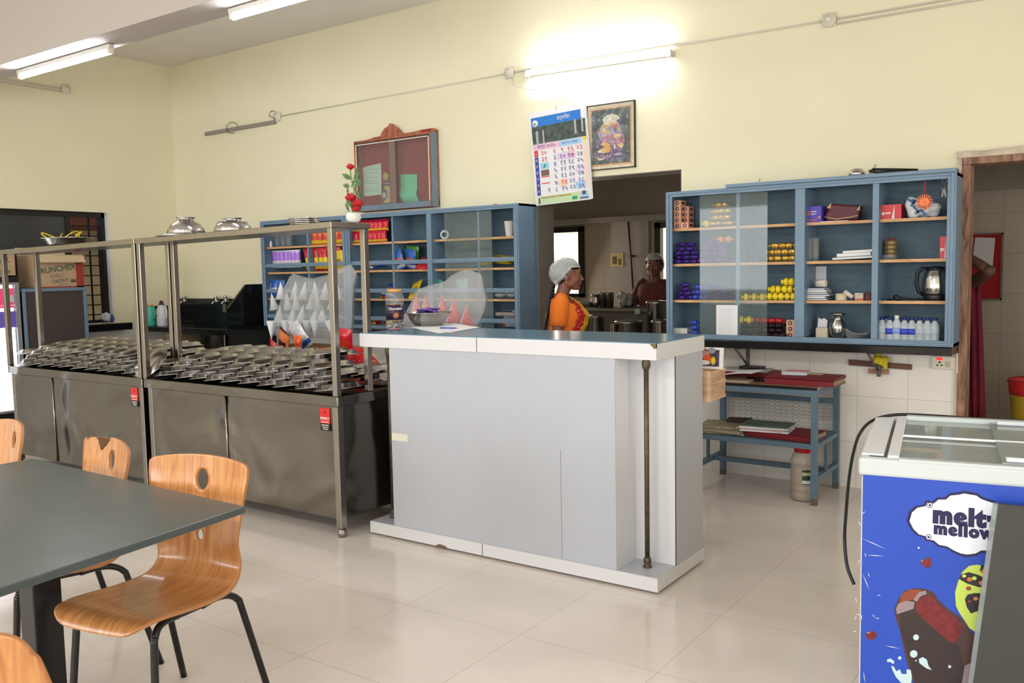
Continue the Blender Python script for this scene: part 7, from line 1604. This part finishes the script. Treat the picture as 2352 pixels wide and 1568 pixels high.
# ---- woman in a rust sari working at the kitchen worktop
rust = speckle('rust_sari', (104, 54, 46), (150, 116, 70), 30, .2); rustb = mat('rust_blouse', (96, 52, 46), .8)
hp = A(1502, 586, Y=8.12); sc2 = hp.z/1.50
rz2 = math.atan2(-7.95-.0, -hp.x+0)-PI/2 - D(22)
arms2 = {'R': ((.23, .10, .98), (.13, .33, 1.0), (0, 0, 1)), 'L': ((-.22, .08, .97), (-.10, .33, .99), (0, 0, 1))}
t, T = woman('person', 'woman in a rust brown sari and hair net reaching over the kitchen worktop', (hp.x-.0, 8.17, 0), rz2, skin2, arms=arms2, head_rz=D(8), hc=(0, .05, 1.395))
t.scale = (sc2, sc2, sc2)
face_parts(t, T)
finish(shell(TR, .007, lambda a, z: 0 if .93 < z < 1.20 or (z >= 1.2 and abs(a) > 1.0 and z < 1.235) else None).build('blouse', rustb, t))
for s, k in ((1, 'R'), (-1, 'L')): sleeve(t, rustb, (.148*s, 0, 1.205), arms2[k][0], s, .7)
finish(shell(TR, .015, lambda a, z: 0 if z < 1.225 and -1.6 < a < 1.3+(1.1-z) else None, n=60).build('sari_drape', rust, t))
vs = []
b = MB()
for q in path: vs += [(q[0]-.045, q[1], q[2]-.012), (q[0], q[1]+.004, q[2]+.004), (q[0]+.05, q[1], q[2]+.0)]
b.add(vs, [(3*i+k, 3*i+k+1, 3*i+k+4, 3*i+k+3) for i in range(len(path)-1) for k in (0, 1)], True); finish(b.build('sari_pallu', rust, t), th=.004)
sari_skirt(t, rust)
a = A(1432, 684, Y=7.62); b = MB(); random.seed(2); [b.ball((random.uniform(-.05, .05), random.uniform(-.03, .03), random.uniform(.0, .10)+.04), (.04, .03, .045), 8) for k in range(7)]
tag(b.build('polythene_bag', mat('milky_bag', (150, 150, 150), .3, alpha=.75, bump=.4), loc=(a.x, 7.62, KC), remesh=.008), 'crumpled milky plastic bag under the hands of the woman in rust', 'bag')
tag(MB().ball((0, 0, .05), (.05, .05, .05), 12).box((-.05, -.05, 0), (.05, .05, .05)).build('dark_tin', mat('dark_green_tin', (40, 54, 44), .4), loc=(A(1438, 680, Y=7.7).x, 7.72, KC), bevel=.01), 'dark green tin at the back of the kitchen worktop', 'tin')

# ---- person with a raised arm, mostly hidden behind the doorway jamb
PY = 6.45
sh_ = A(2212, 668, Y=PY-.12); el_ = A(2272, 622, Y=PY-.30); ha_ = A(2218, 586, Y=PY-.25)
base = Vector((sh_.x-.165, PY, 0))
mar = mat('maroon_sari', (110, 18, 44), .8, var=.2, vscale=14, bump=.2, scale=20)
sc3 = sh_.z/1.205
# the figure faces away to the left; its right arm is lifted to its head
rz3 = D(0)
def loc3(v): q = (Vector(v)-base)/sc3; return (q.x, q.y, q.z)
arms3 = {'R': (loc3(el_), loc3(ha_), (0, 0, 1)), 'L': ((-.195, -.03, .95), (-.17, .12, .80))}
t, T = woman('person', 'person in a maroon sari with a raised bare arm, half hidden behind the door frame', tuple(base), 0, mat('deep_brown_skin', (88, 60, 52), .55), arms=arms3, hc=(0, .03, 1.40))
t.scale = (sc3,)*3
face_parts(t, T, net=False)
finish(shell(TR, .008, lambda a, z: 0 if .8 < z < 1.225 else None).build('sari_drape', mar, t))
sari_skirt(t, mar, w=.16)
# hanging end of the sari
top = [A(x, y, Y=PY-.16) for x, y in ((2222, 652), (2252, 656))]; bot = [A(x, y, Y=PY-.16) for x, y in ((2232, 962), (2262, 962))]
b = MB(); n = 8; vs = []
for i in range(n+1):
    u = i/n; l = top[0].lerp(bot[0], u); r = top[1].lerp(bot[1], u)
    for k in range(7): q = l.lerp(r, k/6); vs.append(Vector(loc3(q + Vector((0, .018*math.sin(k*2.1+u*2), 0)))))
b.add(vs, [(7*i+k, 7*i+k+1, 7*i+k+8, 7*i+k+7) for i in range(n) for k in range(6)], True); finish(b.build('sari_end', mar, t), th=.004)
